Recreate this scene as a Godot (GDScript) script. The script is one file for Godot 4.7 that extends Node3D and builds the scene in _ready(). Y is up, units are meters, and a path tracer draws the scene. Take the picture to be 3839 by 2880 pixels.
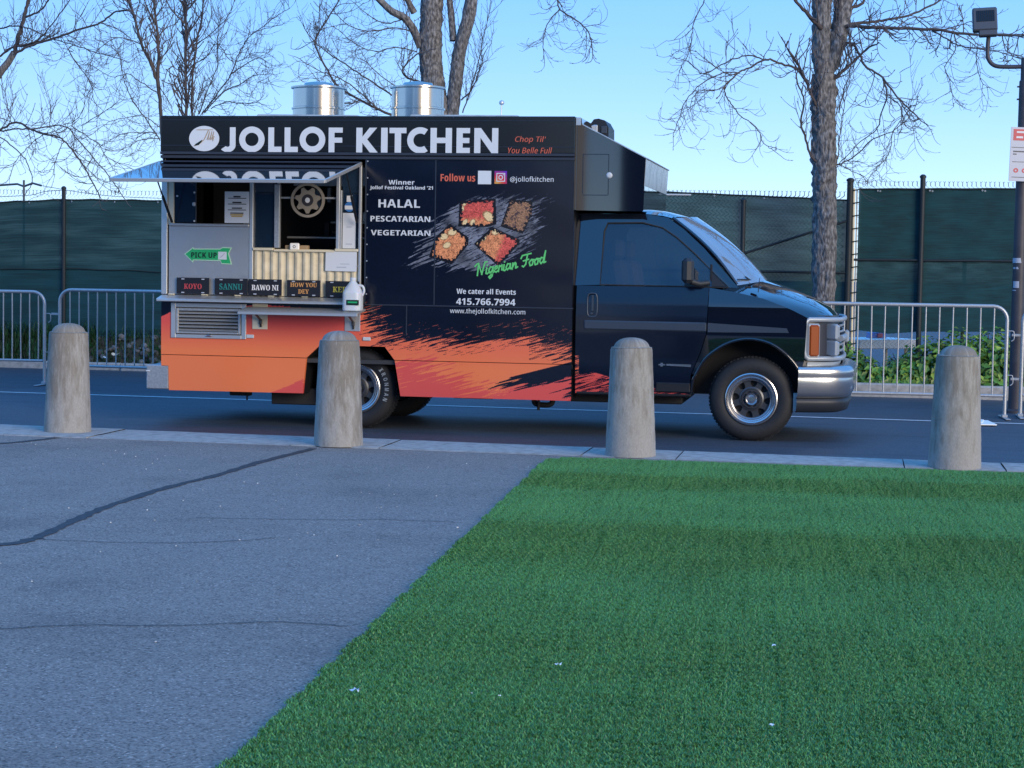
extends Node3D
# A black and orange food truck parked between a plaza with artificial turf and a screened chain-link fence, in evening shade.
# Axes: x runs along the truck towards its cab, y up, z towards the camera; the truck's service side lies in the plane z = 0.

const RIGHT_TREE := [
	[0.1368, 0.1455, 0, 2.148, 2.258, -7.6, 2.131, 2.581, -7.6, 2.123, 2.92, -7.6, 2.104, 3.343, -7.6, 2.088, 3.749, -7.6, 2.085, 4.086, -7.6],
	[0.1109, 0.1126, 0, 2.085, 4.086, -7.6, 2.057, 4.322, -7.6, 2.043, 4.609, -7.6, 2.043, 4.861, -7.6, 2.029, 5.297, -7.6],
	[0.1039, 0.1083, 0, 2.101, 4.086, -7.6, 2.187, 4.327, -7.65, 2.255, 4.586, -7.7, 2.298, 4.845, -7.75, 2.319, 5.324, -7.8],
	[0.0243, 0.0173, 1, 2.039, 3.639, -7.5, 1.953, 3.772, -7.47, 1.873, 3.971, -7.45, 1.794, 4.136, -7.43, 1.69, 4.302, -7.4],
	[0.0173, 0.0121, 2, 1.802, 4.131, -7.45, 1.595, 4.18, -7.36, 1.447, 4.229, -7.27, 1.351, 4.228, -7.18, 1.191, 4.127, -7.08, 1.048, 4.052, -6.99, 0.875, 3.869, -6.9],
	[0.0104, 0.0061, 2, 1.349, 4.231, -7.2, 1.15, 4.278, -7.17, 0.935, 4.225, -7.13, 0.723, 4.105, -7.1, 0.592, 4.035, -7.07, 0.493, 4.099, -7.03, 0.376, 4.196, -7],
	[0.0095, 0.0052, 3, 1.048, 4.053, -7, 0.869, 4.038, -6.93, 0.742, 3.99, -6.87, 0.534, 3.843, -6.8, 0.395, 3.656, -6.73, 0.322, 3.436, -6.67, 0.266, 3.233, -6.6],
	[0.0078, 0.0043, 3, 0.875, 3.869, -6.9, 0.747, 3.815, -6.85, 0.552, 3.794, -6.8, 0.476, 3.674, -6.75, 0.466, 3.554, -6.7],
	[0.0095, 0.0052, 3, 0.875, 3.869, -6.9, 0.884, 3.756, -6.93, 0.976, 3.627, -6.97, 1.077, 3.513, -7, 1.295, 3.333, -7.03, 1.364, 3.169, -7.07, 1.481, 3.089, -7.1],
	[0.0078, 0.0043, 3, 0.586, 5.033, -7.3, 0.461, 4.775, -7.24, 0.421, 4.55, -7.18, 0.397, 4.309, -7.12, 0.289, 4.102, -7.06, 0.28, 3.996, -7],
	[0.0052, 0.0035, 3, 0.434, 4.636, -7.2, 0.337, 4.54, -7.17, 0.224, 4.478, -7.13, 0.092, 4.455, -7.1],
	[0.0381, 0.0191, 1, 2.047, 4.663, -7.5, 1.929, 4.756, -7.43, 1.811, 4.882, -7.37, 1.676, 5.024, -7.3],
	[0.0139, 0.0087, 1, 1.676, 5.024, -7.3, 1.528, 5.169, -7.15, 1.396, 5.445, -7],
	[0.0191, 0.0104, 1, 2.039, 2.965, -7.5, 1.954, 3.031, -7.48, 1.864, 3.299, -7.47, 1.809, 3.5, -7.45, 1.854, 3.734, -7.43, 1.766, 3.934, -7.42, 1.746, 4.067, -7.4],
	[0.026, 0.0173, 1, 2.114, 3.935, -7.6, 2.209, 4.014, -7.55, 2.344, 4.126, -7.5, 2.522, 4.296, -7.45, 2.635, 4.398, -7.4],
	[0.0225, 0.0121, 3, 2.201, 4.417, -7.7, 2.359, 4.478, -7.64, 2.451, 4.462, -7.59, 2.538, 4.313, -7.53, 2.608, 4.173, -7.47, 2.827, 4.016, -7.41, 3.013, 3.778, -7.36, 3.214, 3.574, -7.3],
	[0.0113, 0.0061, 2, 2.828, 4.025, -7.5, 2.884, 3.809, -7.52, 2.824, 3.576, -7.54, 2.763, 3.376, -7.56, 2.567, 3.225, -7.58, 2.307, 2.947, -7.6],
	[0.0078, 0.0043, 3, 2.899, 3.782, -7.4, 3.05, 3.664, -7.38, 3.07, 3.496, -7.36, 2.96, 3.311, -7.34, 2.933, 3.076, -7.32, 2.759, 2.841, -7.3],
	[0.0069, 0.0043, 3, 3.012, 3.773, -7.3, 3.183, 3.489, -7.27, 3.312, 3.486, -7.23, 3.446, 3.319, -7.2],
	[0.0121, 0.0052, 2, 2.19, 2.912, -7.6, 2.298, 2.942, -7.67, 2.505, 3.049, -7.73, 2.734, 3.275, -7.8, 2.967, 3.382, -7.87, 3.214, 3.609, -7.93, 3.292, 3.887, -8],
	[0.0069, 0.0043, 2, 2.299, 2.938, -7.6, 2.477, 2.847, -7.45, 2.628, 2.773, -7.3],
	[0.0294, 0.0156, 3, 2.262, 4.653, -7.7, 2.412, 4.701, -7.61, 2.628, 4.672, -7.53, 2.925, 4.648, -7.44, 3.434, 4.617, -7.36, 3.899, 4.539, -7.27, 4.215, 4.527, -7.19, 4.511, 4.502, -7.1],
	[0.026, 0.0121, 2, 2.261, 4.687, -7.7, 2.41, 4.747, -7.78, 2.678, 4.781, -7.87, 2.846, 4.816, -7.95, 3.147, 4.889, -8.03, 3.465, 5.037, -8.12, 3.648, 5.2, -8.2],
	[0.0113, 0.0061, 3, 3.433, 4.601, -7.4, 3.595, 4.498, -7.3, 3.738, 4.395, -7.2, 3.959, 4.35, -7.1, 4.209, 4.297, -7, 4.616, 4.148, -6.9],
	[0.0087, 0.0052, 3, 3.226, 4.828, -7.8, 3.427, 4.646, -7.7, 3.636, 4.666, -7.6, 3.793, 4.702, -7.5, 4.061, 4.77, -7.4],
	[0.0078, 0.0043, 3, 3.69, 4.563, -7.3, 3.71, 4.344, -7.25, 3.584, 4.142, -7.2, 3.635, 3.973, -7.15, 3.67, 3.804, -7.1],
	[0.0069, 0.0043, 3, 3.964, 4.361, -7.2, 3.968, 4.17, -7.17, 4.037, 3.938, -7.13, 4.133, 3.869, -7.1],
	[0.0104, 0.0052, 1, 2.29, 3.597, -7.6, 2.333, 3.859, -7.7, 2.41, 4.106, -7.8, 2.437, 4.354, -7.9],
	[0.0087, 0.0043, 1, 2.29, 3, -7.5, 2.314, 3.342, -7.57, 2.354, 3.684, -7.63, 2.38, 3.961, -7.7],
	[0.0294, 0.0173, 1, 2.323, 4.872, -7.7, 2.421, 4.952, -7.8, 2.554, 5.032, -7.9, 2.617, 5.181, -8],
]
const MIDDLE_TREE := [
	[0.1719, 0.1604, 0, -3.608, 3.738, -10.6, -3.672, 4.062, -10.6, -3.737, 4.455, -10.6, -3.756, 4.917, -10.6, -3.745, 5.378, -10.6, -3.733, 5.838, -10.6],
	[0.1008, 0.0917, 0, -3.418, 3.738, -10.6, -3.383, 4.106, -10.58, -3.337, 4.496, -10.56, -3.279, 4.839, -10.54, -3.174, 5.203, -10.52, -3.095, 5.748, -10.5],
	[0.0516, 0.0435, 1, -3.4, 4.886, -10.55, -3.433, 5.166, -10.58, -3.492, 5.629, -10.6],
	[0.063, 0.0458, 1, -3.886, 4.797, -10.55, -3.988, 5.04, -10.46, -4.1, 5.202, -10.37, -4.294, 5.306, -10.29, -4.488, 5.49, -10.2],
	[0.0344, 0.0229, 1, -4.488, 5.49, -10.2, -4.651, 5.667, -10, -4.814, 5.977, -9.8],
	[0.0458, 0.0344, 1, -4, 5.304, -10.55, -4.092, 5.518, -10.42, -4.161, 5.798, -10.3],
	[0.0183, 0.0115, 1, -3.831, 4.261, -10.5, -4.065, 4.339, -10.47, -4.144, 4.429, -10.45, -4.056, 4.553, -10.42, -3.909, 4.676, -10.4],
	[0.0229, 0.0115, 2, -3.8, 3.729, -10.5, -4.286, 3.781, -10.43, -4.749, 3.994, -10.36, -5.092, 4.195, -10.29, -5.256, 4.488, -10.21, -5.407, 4.825, -10.14, -5.234, 5.091, -10.07, -5.003, 5.421, -10],
	[0.0138, 0.0069, 2, -4.258, 4.058, -10.3, -4.627, 4.305, -10.24, -4.947, 4.507, -10.18, -5.219, 4.684, -10.12, -5.419, 4.862, -10.06, -5.522, 5.015, -10],
	[0.0115, 0.0057, 3, -4.494, 3.874, -10.3, -4.792, 4.159, -10.15, -5.086, 4.328, -10, -5.259, 4.381, -9.85, -5.525, 4.548, -9.7],
	[0.0115, 0.0057, 3, -4.734, 3.989, -10.3, -4.955, 3.937, -10.23, -5.178, 4.069, -10.17, -5.401, 4.339, -10.1],
	[0.0138, 0.0069, 1, -3.258, 4.007, -10.5, -3.112, 4.142, -10.47, -2.991, 4.391, -10.43, -2.895, 4.684, -10.4],
	[0.0115, 0.0057, 1, -3.232, 3.823, -10.5, -3.157, 4.106, -10.58, -3.059, 4.482, -10.65, -2.986, 4.928, -10.72, -2.911, 5.329, -10.8],
	[0.0115, 0.0057, 3, -3.985, 5.009, -10.4, -4.258, 5.038, -10.25, -4.575, 4.976, -10.1, -4.844, 5.05, -9.95, -5.041, 5.258, -9.8],
	[0.0103, 0.0057, 3, -3.91, 4.711, -10.4, -4.219, 4.769, -10.3, -4.478, 4.69, -10.2, -4.786, 4.795, -10.1, -4.975, 4.966, -10],
	[0.0103, 0.0057, 3, -3.883, 4.504, -10.4, -4.075, 4.175, -10.32, -4.295, 4.26, -10.25, -4.564, 4.482, -10.18, -4.69, 4.703, -10.1],
	[0.0103, 0.0057, 3, -4.106, 5.194, -10.4, -4.358, 5.11, -10.27, -4.61, 5.231, -10.13, -4.766, 5.374, -10],
	[0.0149, 0.0092, 3, -2.071, 5.707, -9.7, -1.832, 5.541, -9.63, -1.706, 5.355, -9.57, -1.648, 5.192, -9.5, -1.435, 5.051, -9.43, -1.223, 4.867, -9.37, -1.154, 4.641, -9.3],
	[0.0092, 0.0057, 3, -1.648, 5.192, -9.5, -1.796, 5.014, -9.47, -1.865, 4.769, -9.43, -1.844, 4.503, -9.4],
	[0.0344, 0.0149, 0, -3.072, 5.748, -10.5, -2.628, 6.019, -10.23, -2.256, 5.905, -9.97, -2.071, 5.707, -9.7],
]
const LEFT_TREE := [
	[0.0252, 0.0388, 0, -7.906, 3.12, -10.6, -7.935, 3.403, -10.6, -7.963, 3.926, -10.6, -8.018, 4.348, -10.6],
	[0.033, 0.0194, 1, -8.012, 4.348, -10.6, -7.999, 4.729, -10.6, -8.033, 5.13, -10.6, -8.089, 5.651, -10.6],
	[0.0291, 0.0194, 1, -8.04, 4.348, -10.6, -8.108, 4.601, -10.53, -8.208, 4.833, -10.45, -8.307, 5.243, -10.38, -8.406, 5.611, -10.3],
	[0.0107, 0.0048, 2, -7.933, 3.396, -10.5, -8.127, 3.71, -10.42, -8.31, 3.983, -10.34, -8.428, 4.315, -10.26, -8.461, 4.644, -10.18, -8.64, 4.814, -10.1],
	[0.0097, 0.0048, 3, -7.969, 4.118, -10.5, -8.207, 4.269, -10.4, -8.38, 4.379, -10.3, -8.594, 4.329, -10.2, -8.85, 4.478, -10.1],
	[0.0078, 0.0048, 3, -7.935, 3.597, -10.5, -8.162, 3.749, -10.4, -8.399, 3.72, -10.3, -8.634, 3.652, -10.2, -8.889, 3.445, -10.1],
	[0.0078, 0.0048, 3, -7.934, 3.516, -10.5, -8.161, 3.508, -10.4, -8.334, 3.501, -10.3, -8.485, 3.453, -10.2],
	[0.0078, 0.0048, 3, -7.923, 3.436, -10.5, -8.224, 3.388, -10.4, -8.376, 3.28, -10.3, -8.505, 3.214, -10.2],
	[0.0097, 0.0048, 3, -8.188, 4.827, -10.4, -8.425, 4.916, -10.3, -8.596, 4.885, -10.2, -8.808, 4.676, -10.1, -8.935, 4.349, -10],
	[0.0087, 0.0048, 1, -8.007, 4.248, -10.6, -7.778, 3.958, -10.5, -7.698, 3.79, -10.4],
	[0.0097, 0.0048, 1, -8.248, 4.859, -10.5, -8.194, 5.135, -10.63, -8.011, 5.271, -10.77, -7.826, 5.449, -10.9],
]
const SLIM_TREE := [
	[0.0257, 0.0277, 1, -7.762, 3.464, -11.2, -7.765, 3.854, -11.2, -7.78, 4.591, -11.2, -7.779, 5.203, -11.2, -7.813, 5.774, -11.2],
	[0.0218, 0.0139, 1, -7.687, 3.465, -11.2, -7.664, 3.851, -11.16, -7.642, 4.378, -11.12, -7.567, 4.883, -11.08, -7.47, 5.343, -11.04, -7.405, 5.701, -11],
	[0.0129, 0.0059, 2, -7.516, 3.854, -11.2, -7.269, 4.112, -11.1, -6.981, 4.447, -11, -6.823, 4.758, -10.9, -6.582, 5.026, -10.8, -6.216, 5.131, -10.7],
	[0.0109, 0.005, 2, -7.438, 3.867, -11.1, -7.107, 4.163, -11, -6.819, 4.275, -10.9, -6.577, 4.386, -10.8, -6.314, 4.415, -10.7],
	[0.0099, 0.005, 1, -7.56, 3.854, -11.2, -7.406, 4.175, -11.12, -7.212, 4.614, -11.05, -7.189, 4.97, -10.97, -7.123, 5.262, -10.9],
	[0.0089, 0.005, 3, -7.332, 3.928, -11.1, -7.071, 4.024, -11.03, -6.77, 3.997, -10.95, -6.534, 4.011, -10.88, -6.406, 4.085, -10.8],
	[0.0089, 0.005, 1, -7.758, 4.591, -11.2, -8.022, 4.845, -11.27, -8.07, 5.119, -11.33, -7.987, 5.394, -11.4],
	[0.0089, 0.005, 2, -7.694, 4.591, -11.2, -7.408, 4.744, -11.12, -7.211, 4.917, -11.04, -6.927, 4.624, -10.96, -6.605, 4.755, -10.88, -6.37, 4.745, -10.8],
	[0.0089, 0.005, 1, -7.574, 4.905, -11.1, -7.272, 5.09, -10.97, -6.974, 5.313, -10.83, -6.805, 5.613, -10.7],
	[0.0109, 0.005, 3, -6.947, 4.436, -10.9, -6.736, 4.55, -10.83, -6.463, 4.662, -10.77, -6.316, 4.594, -10.7],
	[0.0079, 0.005, 2, -6.582, 5.026, -10.8, -6.407, 5.142, -10.77, -6.15, 5.316, -10.75, -5.977, 5.411, -10.72, -6.074, 5.567, -10.7],
	[0.0089, 0.005, 1, -7.822, 4.468, -11.2, -7.981, 4.581, -11.1, -8.05, 4.367, -11, -8.033, 4.073, -10.9],
]
const EDGE_TREE := [
	[0.0675, 0.045, 0, -10.796, 1.641, -8.6, -10.504, 2.606, -8.6, -10.153, 3.468, -8.6, -9.886, 3.906, -8.6, -9.641, 4.238, -8.6, -9.519, 4.379, -8.6, -9.428, 4.521, -8.6],
	[0.0378, 0.027, 0, -9.428, 4.521, -8.6, -9.346, 4.753, -8.57, -9.264, 4.975, -8.55, -9.202, 5.178, -8.53, -9.161, 5.399, -8.5],
	[0.0216, 0.0126, 1, -10.319, 4.241, -8.9, -9.94, 4.402, -8.8, -9.688, 4.486, -8.7, -9.458, 4.596, -8.6, -9.19, 4.603, -8.5, -8.905, 4.674, -8.4],
	[0.0216, 0.0108, 2, -9.362, 4.5, -8.5, -9.045, 4.609, -8.4, -8.701, 4.68, -8.3, -8.262, 4.795, -8.2, -7.907, 4.872, -8.1, -7.672, 4.994, -8, -7.439, 5.007, -7.9, -7.322, 4.956, -7.8],
	[0.0144, 0.0081, 1, -9.331, 4.594, -8.5, -8.97, 4.67, -8.37, -8.633, 4.931, -8.23, -8.339, 5.224, -8.1],
	[0.018, 0.0126, 1, -9.201, 5.006, -8.5, -8.945, 5.085, -8.4, -8.761, 5.237, -8.3],
	[0.0144, 0.0072, 2, -10.401, 4.741, -8.9, -9.975, 4.839, -8.79, -9.676, 4.871, -8.68, -9.38, 4.893, -8.56, -9.087, 4.821, -8.45, -8.737, 4.684, -8.34, -8.351, 4.576, -8.22, -7.95, 4.451, -8.11, -7.611, 4.364, -8],
	[0.009, 0.0045, 3, -8.341, 4.583, -8.2, -8.394, 4.475, -8.14, -8.132, 4.154, -8.08, -8.008, 3.983, -8.02, -7.953, 3.775, -7.96, -7.782, 3.624, -7.9],
	[0.0081, 0.0045, 3, -7.866, 4.85, -8, -7.554, 4.735, -7.9, -7.321, 4.577, -7.8, -7.166, 4.366, -7.7],
	[0.0198, 0.0108, 2, -10.158, 3.075, -8.4, -9.717, 3.336, -8.33, -9.482, 3.389, -8.26, -9.209, 3.496, -8.19, -8.938, 3.38, -8.12, -8.728, 3.32, -8.05, -8.46, 3.261, -7.98, -8.293, 3.146, -7.91, -8.067, 2.886, -7.84, -7.881, 2.627, -7.77, -7.755, 2.443, -7.7],
	[0.0135, 0.0072, 2, -9.75, 3.36, -8.4, -9.501, 3.373, -8.3, -9.214, 3.394, -8.2, -8.909, 3.401, -8.1, -8.41, 3.428, -8, -8.152, 3.22, -7.9, -7.817, 2.904, -7.8, -7.562, 2.645, -7.7, -7.349, 2.406, -7.6],
	[0.0081, 0.0045, 3, -8.292, 3.429, -8, -8.054, 3.293, -7.9, -7.818, 3.178, -7.8, -7.66, 2.99, -7.7, -7.331, 2.859, -7.6],
	[0.0108, 0.0063, 0, -9.791, 3.341, -8.4, -9.517, 3.281, -8.33, -9.244, 3.109, -8.27, -9.053, 2.937, -8.2, -8.943, 2.71, -8.13, -8.933, 2.595, -8.07, -9.002, 2.443, -8],
	[0.0072, 0.0045, 3, -8.794, 3.33, -8.2, -8.951, 3.196, -8.15, -9.068, 3.062, -8.1, -9.185, 2.909, -8.05, -9.301, 2.85, -8],
	[0.0072, 0.0045, 3, -8.453, 3.232, -8.1, -8.503, 3.061, -8.03, -8.552, 2.816, -7.97, -8.504, 2.721, -7.9],
	[0.0063, 0.0036, 1, -9.26, 3.495, -8.3, -9.396, 3.695, -8.33, -9.451, 3.885, -8.37, -9.447, 4.114, -8.4],
	[0.0063, 0.0036, 1, -8.715, 3.424, -8.2, -8.674, 3.68, -8.15, -8.692, 3.898, -8.1],
	[0.0063, 0.0036, 1, -8.453, 3.454, -8.1, -8.242, 3.526, -8.07, -8.111, 3.745, -8.03, -8.117, 3.871, -8],
	[0.0063, 0.0036, 2, -8.177, 3.455, -8.1, -7.862, 3.595, -8, -7.55, 3.752, -7.9, -7.202, 3.834, -7.8],
]

# ---------------------------------------------------------------- mesh builder
class MB:
	var v := PackedVector3Array()
	var n := PackedVector3Array()
	var uv := PackedVector2Array()
	var col := PackedColorArray()
	var wrap := false          # planar print coordinates of the truck wrap
	var tint := Color(1, 1, 1)
	var use_col := false

	func put(p: Vector3, nn: Vector3, t: Vector2) -> void:
		v.append(p)
		n.append(nn)
		uv.append(Vector2((p.x + 4.0) / 5.2, (2.98 - p.y) / 2.7) if wrap else t)
		if use_col:
			col.append(tint)

	func tri(a: Vector3, b: Vector3, c: Vector3, na: Vector3, nb: Vector3, nc: Vector3, ta := Vector2.ZERO, tb := Vector2.ZERO, tc := Vector2.ZERO) -> void:
		var g := (b - a).cross(c - a)
		if g.length_squared() < 1e-18:
			return
		if g.dot(na + nb + nc) >= 0.0:
			put(a, na, ta); put(c, nc, tc); put(b, nb, tb)
		else:
			put(a, na, ta); put(b, nb, tb); put(c, nc, tc)

	func quad(a: Vector3, b: Vector3, c: Vector3, d: Vector3, nn: Vector3) -> void:
		tri(a, b, c, nn, nn, nn, Vector2(0, 1), Vector2(1, 1), Vector2(1, 0))
		tri(a, c, d, nn, nn, nn, Vector2(0, 1), Vector2(1, 0), Vector2(0, 0))

	# box with chamfered edges
	func box(c: Vector3, s: Vector3, ch := 0.004, b := Basis.IDENTITY) -> void:
		var h := s * 0.5
		ch = minf(ch, minf(h.x, minf(h.y, h.z)) * 0.6)
		for ax in 3:
			var u := (ax + 1) % 3
			var w := (ax + 2) % 3
			for sg in [-1.0, 1.0]:
				var p := []
				for q in [[-1.0, -1.0], [1.0, -1.0], [1.0, 1.0], [-1.0, 1.0]]:
					var e := Vector3.ZERO
					e[ax] = sg * h[ax]
					e[u] = q[0] * (h[u] - ch)
					e[w] = q[1] * (h[w] - ch)
					p.append(c + b * e)
				var nn := Vector3.ZERO
				nn[ax] = sg
				quad(p[0], p[1], p[2], p[3], (b * nn).normalized())
		if ch <= 0.0:
			return
		for ax in 3:
			var u := (ax + 1) % 3
			var w := (ax + 2) % 3
			for su in [-1.0, 1.0]:
				for sw in [-1.0, 1.0]:
					var p := []
					for q in [[-1.0, 0], [1.0, 0], [1.0, 1], [-1.0, 1]]:
						var e := Vector3.ZERO
						e[ax] = q[0] * (h[ax] - ch)
						e[u] = su * (h[u] - (0.0 if q[1] == 0 else ch))
						e[w] = sw * (h[w] - (ch if q[1] == 0 else 0.0))
						p.append(c + b * e)
					var nn := Vector3.ZERO
					nn[u] = su
					nn[w] = sw
					quad(p[0], p[1], p[2], p[3], (b * nn).normalized())
		for sx in [-1.0, 1.0]:
			for sy in [-1.0, 1.0]:
				for sz in [-1.0, 1.0]:
					var o := Vector3(sx * h.x, sy * h.y, sz * h.z)
					var nn := (b * Vector3(sx, sy, sz)).normalized()
					tri(c + b * (o - Vector3(0, sy * ch, sz * ch)), c + b * (o - Vector3(sx * ch, 0, sz * ch)), c + b * (o - Vector3(sx * ch, sy * ch, 0)), nn, nn, nn)

	# outline in x and y, from z0 (back) to z1 (front)
	func plate(pts: PackedVector2Array, z0: float, z1: float, back := true) -> void:
		var ix := Geometry2D.triangulate_polygon(pts)
		for i in range(0, ix.size(), 3):
			var a := pts[ix[i]]
			var b := pts[ix[i + 1]]
			var c := pts[ix[i + 2]]
			tri(Vector3(a.x, a.y, z1), Vector3(b.x, b.y, z1), Vector3(c.x, c.y, z1), Vector3.BACK, Vector3.BACK, Vector3.BACK)
			if back:
				tri(Vector3(a.x, a.y, z0), Vector3(b.x, b.y, z0), Vector3(c.x, c.y, z0), Vector3.FORWARD, Vector3.FORWARD, Vector3.FORWARD)
		var sgn := -1.0 if Geometry2D.is_polygon_clockwise(pts) else 1.0
		for i in pts.size():
			var a := pts[i]
			var b := pts[(i + 1) % pts.size()]
			var d := (b - a).normalized()
			var nn := Vector3(d.y, -d.x, 0) * sgn
			quad(Vector3(a.x, a.y, z0), Vector3(b.x, b.y, z0), Vector3(b.x, b.y, z1), Vector3(a.x, a.y, z1), nn)

	func rect(x0: float, y0: float, x1: float, y1: float, z0: float, z1: float, ch := 0.003) -> void:
		box(Vector3((x0 + x1) / 2, (y0 + y1) / 2, (z0 + z1) / 2), Vector3(absf(x1 - x0), absf(y1 - y0), absf(z1 - z0)), ch)

	# ring or arc in the plane x y
	func ring(c: Vector2, ro: Vector2, ri: Vector2, a0: float, a1: float, z0: float, z1: float, seg := 32) -> void:
		for i in seg:
			var t0 := lerpf(a0, a1, float(i) / seg)
			var t1 := lerpf(a0, a1, float(i + 1) / seg)
			var d0 := Vector2(cos(t0), sin(t0))
			var d1 := Vector2(cos(t1), sin(t1))
			var o0 := c + d0 * ro
			var o1 := c + d1 * ro
			var i0 := c + d0 * ri
			var i1 := c + d1 * ri
			quad(Vector3(i0.x, i0.y, z1), Vector3(o0.x, o0.y, z1), Vector3(o1.x, o1.y, z1), Vector3(i1.x, i1.y, z1), Vector3.BACK)
			quad(Vector3(o0.x, o0.y, z0), Vector3(o1.x, o1.y, z0), Vector3(o1.x, o1.y, z1), Vector3(o0.x, o0.y, z1), Vector3(d0.x + d1.x, d0.y + d1.y, 0).normalized())
			if ri.x > 0.0:
				quad(Vector3(i0.x, i0.y, z0), Vector3(i1.x, i1.y, z0), Vector3(i1.x, i1.y, z1), Vector3(i0.x, i0.y, z1), -Vector3(d0.x + d1.x, d0.y + d1.y, 0).normalized())

	func tube(pts: Array, r0: float, r1: float, sides := 8, caps := true, closed := false) -> void:
		var m := pts.size()
		if m < 2:
			return
		var rings := []
		var norms := []
		var side := Vector3.ZERO
		for i in m:
			var a: Vector3 = pts[(i - 1 + m) % m] if closed else pts[maxi(i - 1, 0)]
			var b: Vector3 = pts[(i + 1) % m] if closed else pts[mini(i + 1, m - 1)]
			var t := (b - a).normalized()
			if side == Vector3.ZERO:
				side = t.cross(Vector3.UP if absf(t.y) < 0.9 else Vector3.RIGHT).normalized()
			side = (side - t * side.dot(t)).normalized()
			var up := side.cross(t).normalized()
			var r := lerpf(r0, r1, float(i) / (m - 1))
			var ring_p := []
			var ring_n := []
			for k in sides:
				var an := TAU * k / sides
				var d := side * cos(an) + up * sin(an)
				ring_n.append(d)
				ring_p.append(pts[i] + d * r)
			rings.append(ring_p)
			norms.append(ring_n)
		for i in (m if closed else m - 1):
			var j := (i + 1) % m
			for k in sides:
				var q := (k + 1) % sides
				tri(rings[i][k], rings[i][q], rings[j][q], norms[i][k], norms[i][q], norms[j][q])
				tri(rings[i][k], rings[j][q], rings[j][k], norms[i][k], norms[j][q], norms[j][k])
		if caps and not closed:
			for e in [0, m - 1]:
				var d: Vector3 = (pts[1] - pts[0]) if e == 0 else (pts[m - 2] - pts[m - 1])
				var nn := -d.normalized()
				for k in range(1, sides - 1):
					tri(rings[e][0], rings[e][k], rings[e][k + 1], nn, nn, nn)

	# profile: Vector2(radius, height) turned round an axis (basis y) at c
	func lathe(prof: Array, seg: int, c: Vector3, b := Basis.IDENTITY, smooth := false) -> void:
		var m := prof.size()
		for i in m - 1:
			var p: Vector2 = prof[i]
			var q: Vector2 = prof[i + 1]
			var np := Vector2(q.y - p.y, p.x - q.x).normalized()
			var n0 := np
			var n1 := np
			if smooth:
				if i > 0:
					var o: Vector2 = prof[i - 1]
					n0 = (np + Vector2(p.y - o.y, o.x - p.x).normalized()).normalized()
				if i < m - 2:
					var o: Vector2 = prof[i + 2]
					n1 = (np + Vector2(o.y - q.y, q.x - o.x).normalized()).normalized()
			for k in seg:
				var a0 := TAU * k / seg
				var a1 := TAU * (k + 1) / seg
				var d0 := Vector3(cos(a0), 0, sin(a0))
				var d1 := Vector3(cos(a1), 0, sin(a1))
				var A := c + b * (d0 * p.x + Vector3.UP * p.y)
				var B := c + b * (d1 * p.x + Vector3.UP * p.y)
				var C := c + b * (d1 * q.x + Vector3.UP * q.y)
				var D := c + b * (d0 * q.x + Vector3.UP * q.y)
				var u0 := Vector2(float(k) / seg, float(i) / (m - 1))
				var u1 := Vector2(float(k + 1) / seg, float(i + 1) / (m - 1))
				var nA := b * (d0 * n0.x + Vector3.UP * n0.y)
				var nB := b * (d1 * n0.x + Vector3.UP * n0.y)
				var nC := b * (d1 * n1.x + Vector3.UP * n1.y)
				var nD := b * (d0 * n1.x + Vector3.UP * n1.y)
				tri(A, B, C, nA, nB, nC, u0, Vector2(u1.x, u0.y), u1)
				tri(A, C, D, nA, nC, nD, u0, u1, Vector2(u0.x, u1.y))

	# smooth sheet through a grid of points, rows[i][j]
	func sheet(rows: Array, flip := false) -> void:
		var R := rows.size()
		var C: int = rows[0].size()
		var nn := []
		for i in R:
			var line := []
			for j in C:
				var du: Vector3 = rows[i][mini(j + 1, C - 1)] - rows[i][maxi(j - 1, 0)]
				var dv: Vector3 = rows[mini(i + 1, R - 1)][j] - rows[maxi(i - 1, 0)][j]
				var x := du.cross(dv).normalized()
				line.append(-x if flip else x)
			nn.append(line)
		for i in R - 1:
			for j in C - 1:
				var t00 := Vector2(float(j) / (C - 1), float(i) / (R - 1))
				var t11 := Vector2(float(j + 1) / (C - 1), float(i + 1) / (R - 1))
				var t10 := Vector2(t11.x, t00.y)
				var t01 := Vector2(t00.x, t11.y)
				tri(rows[i][j], rows[i][j + 1], rows[i + 1][j + 1], nn[i][j], nn[i][j + 1], nn[i + 1][j + 1], t00, t10, t11)
				tri(rows[i][j], rows[i + 1][j + 1], rows[i + 1][j], nn[i][j], nn[i + 1][j + 1], nn[i + 1][j], t00, t11, t01)

	func mesh() -> ArrayMesh:
		var arr := []
		arr.resize(Mesh.ARRAY_MAX)
		arr[Mesh.ARRAY_VERTEX] = v
		arr[Mesh.ARRAY_NORMAL] = n
		arr[Mesh.ARRAY_TEX_UV] = uv
		if use_col:
			arr[Mesh.ARRAY_COLOR] = col
		var m := ArrayMesh.new()
		m.add_surface_from_arrays(Mesh.PRIMITIVE_TRIANGLES, arr)
		return m

# ---------------------------------------------------------------- things and parts
var M := {}
var rng := RandomNumberGenerator.new()
var taken := {}
var fbold: SystemFont
var fserif: SystemFont
var fregular: SystemFont

func numbered(called: String) -> String:
	if not taken.has(called):
		taken[called] = 0
		return called
	taken[called] += 1
	return "%s_%03d" % [called, taken[called]]

func thing(called: String, label: String, category: String, at := Vector3.ZERO, group := "") -> Node3D:
	var o := Node3D.new()
	o.name = numbered(called)
	add_child(o)
	o.position = at
	o.set_meta("label", label)
	o.set_meta("category", category)
	if group:
		o.set_meta("group", group)
	return o

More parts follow.
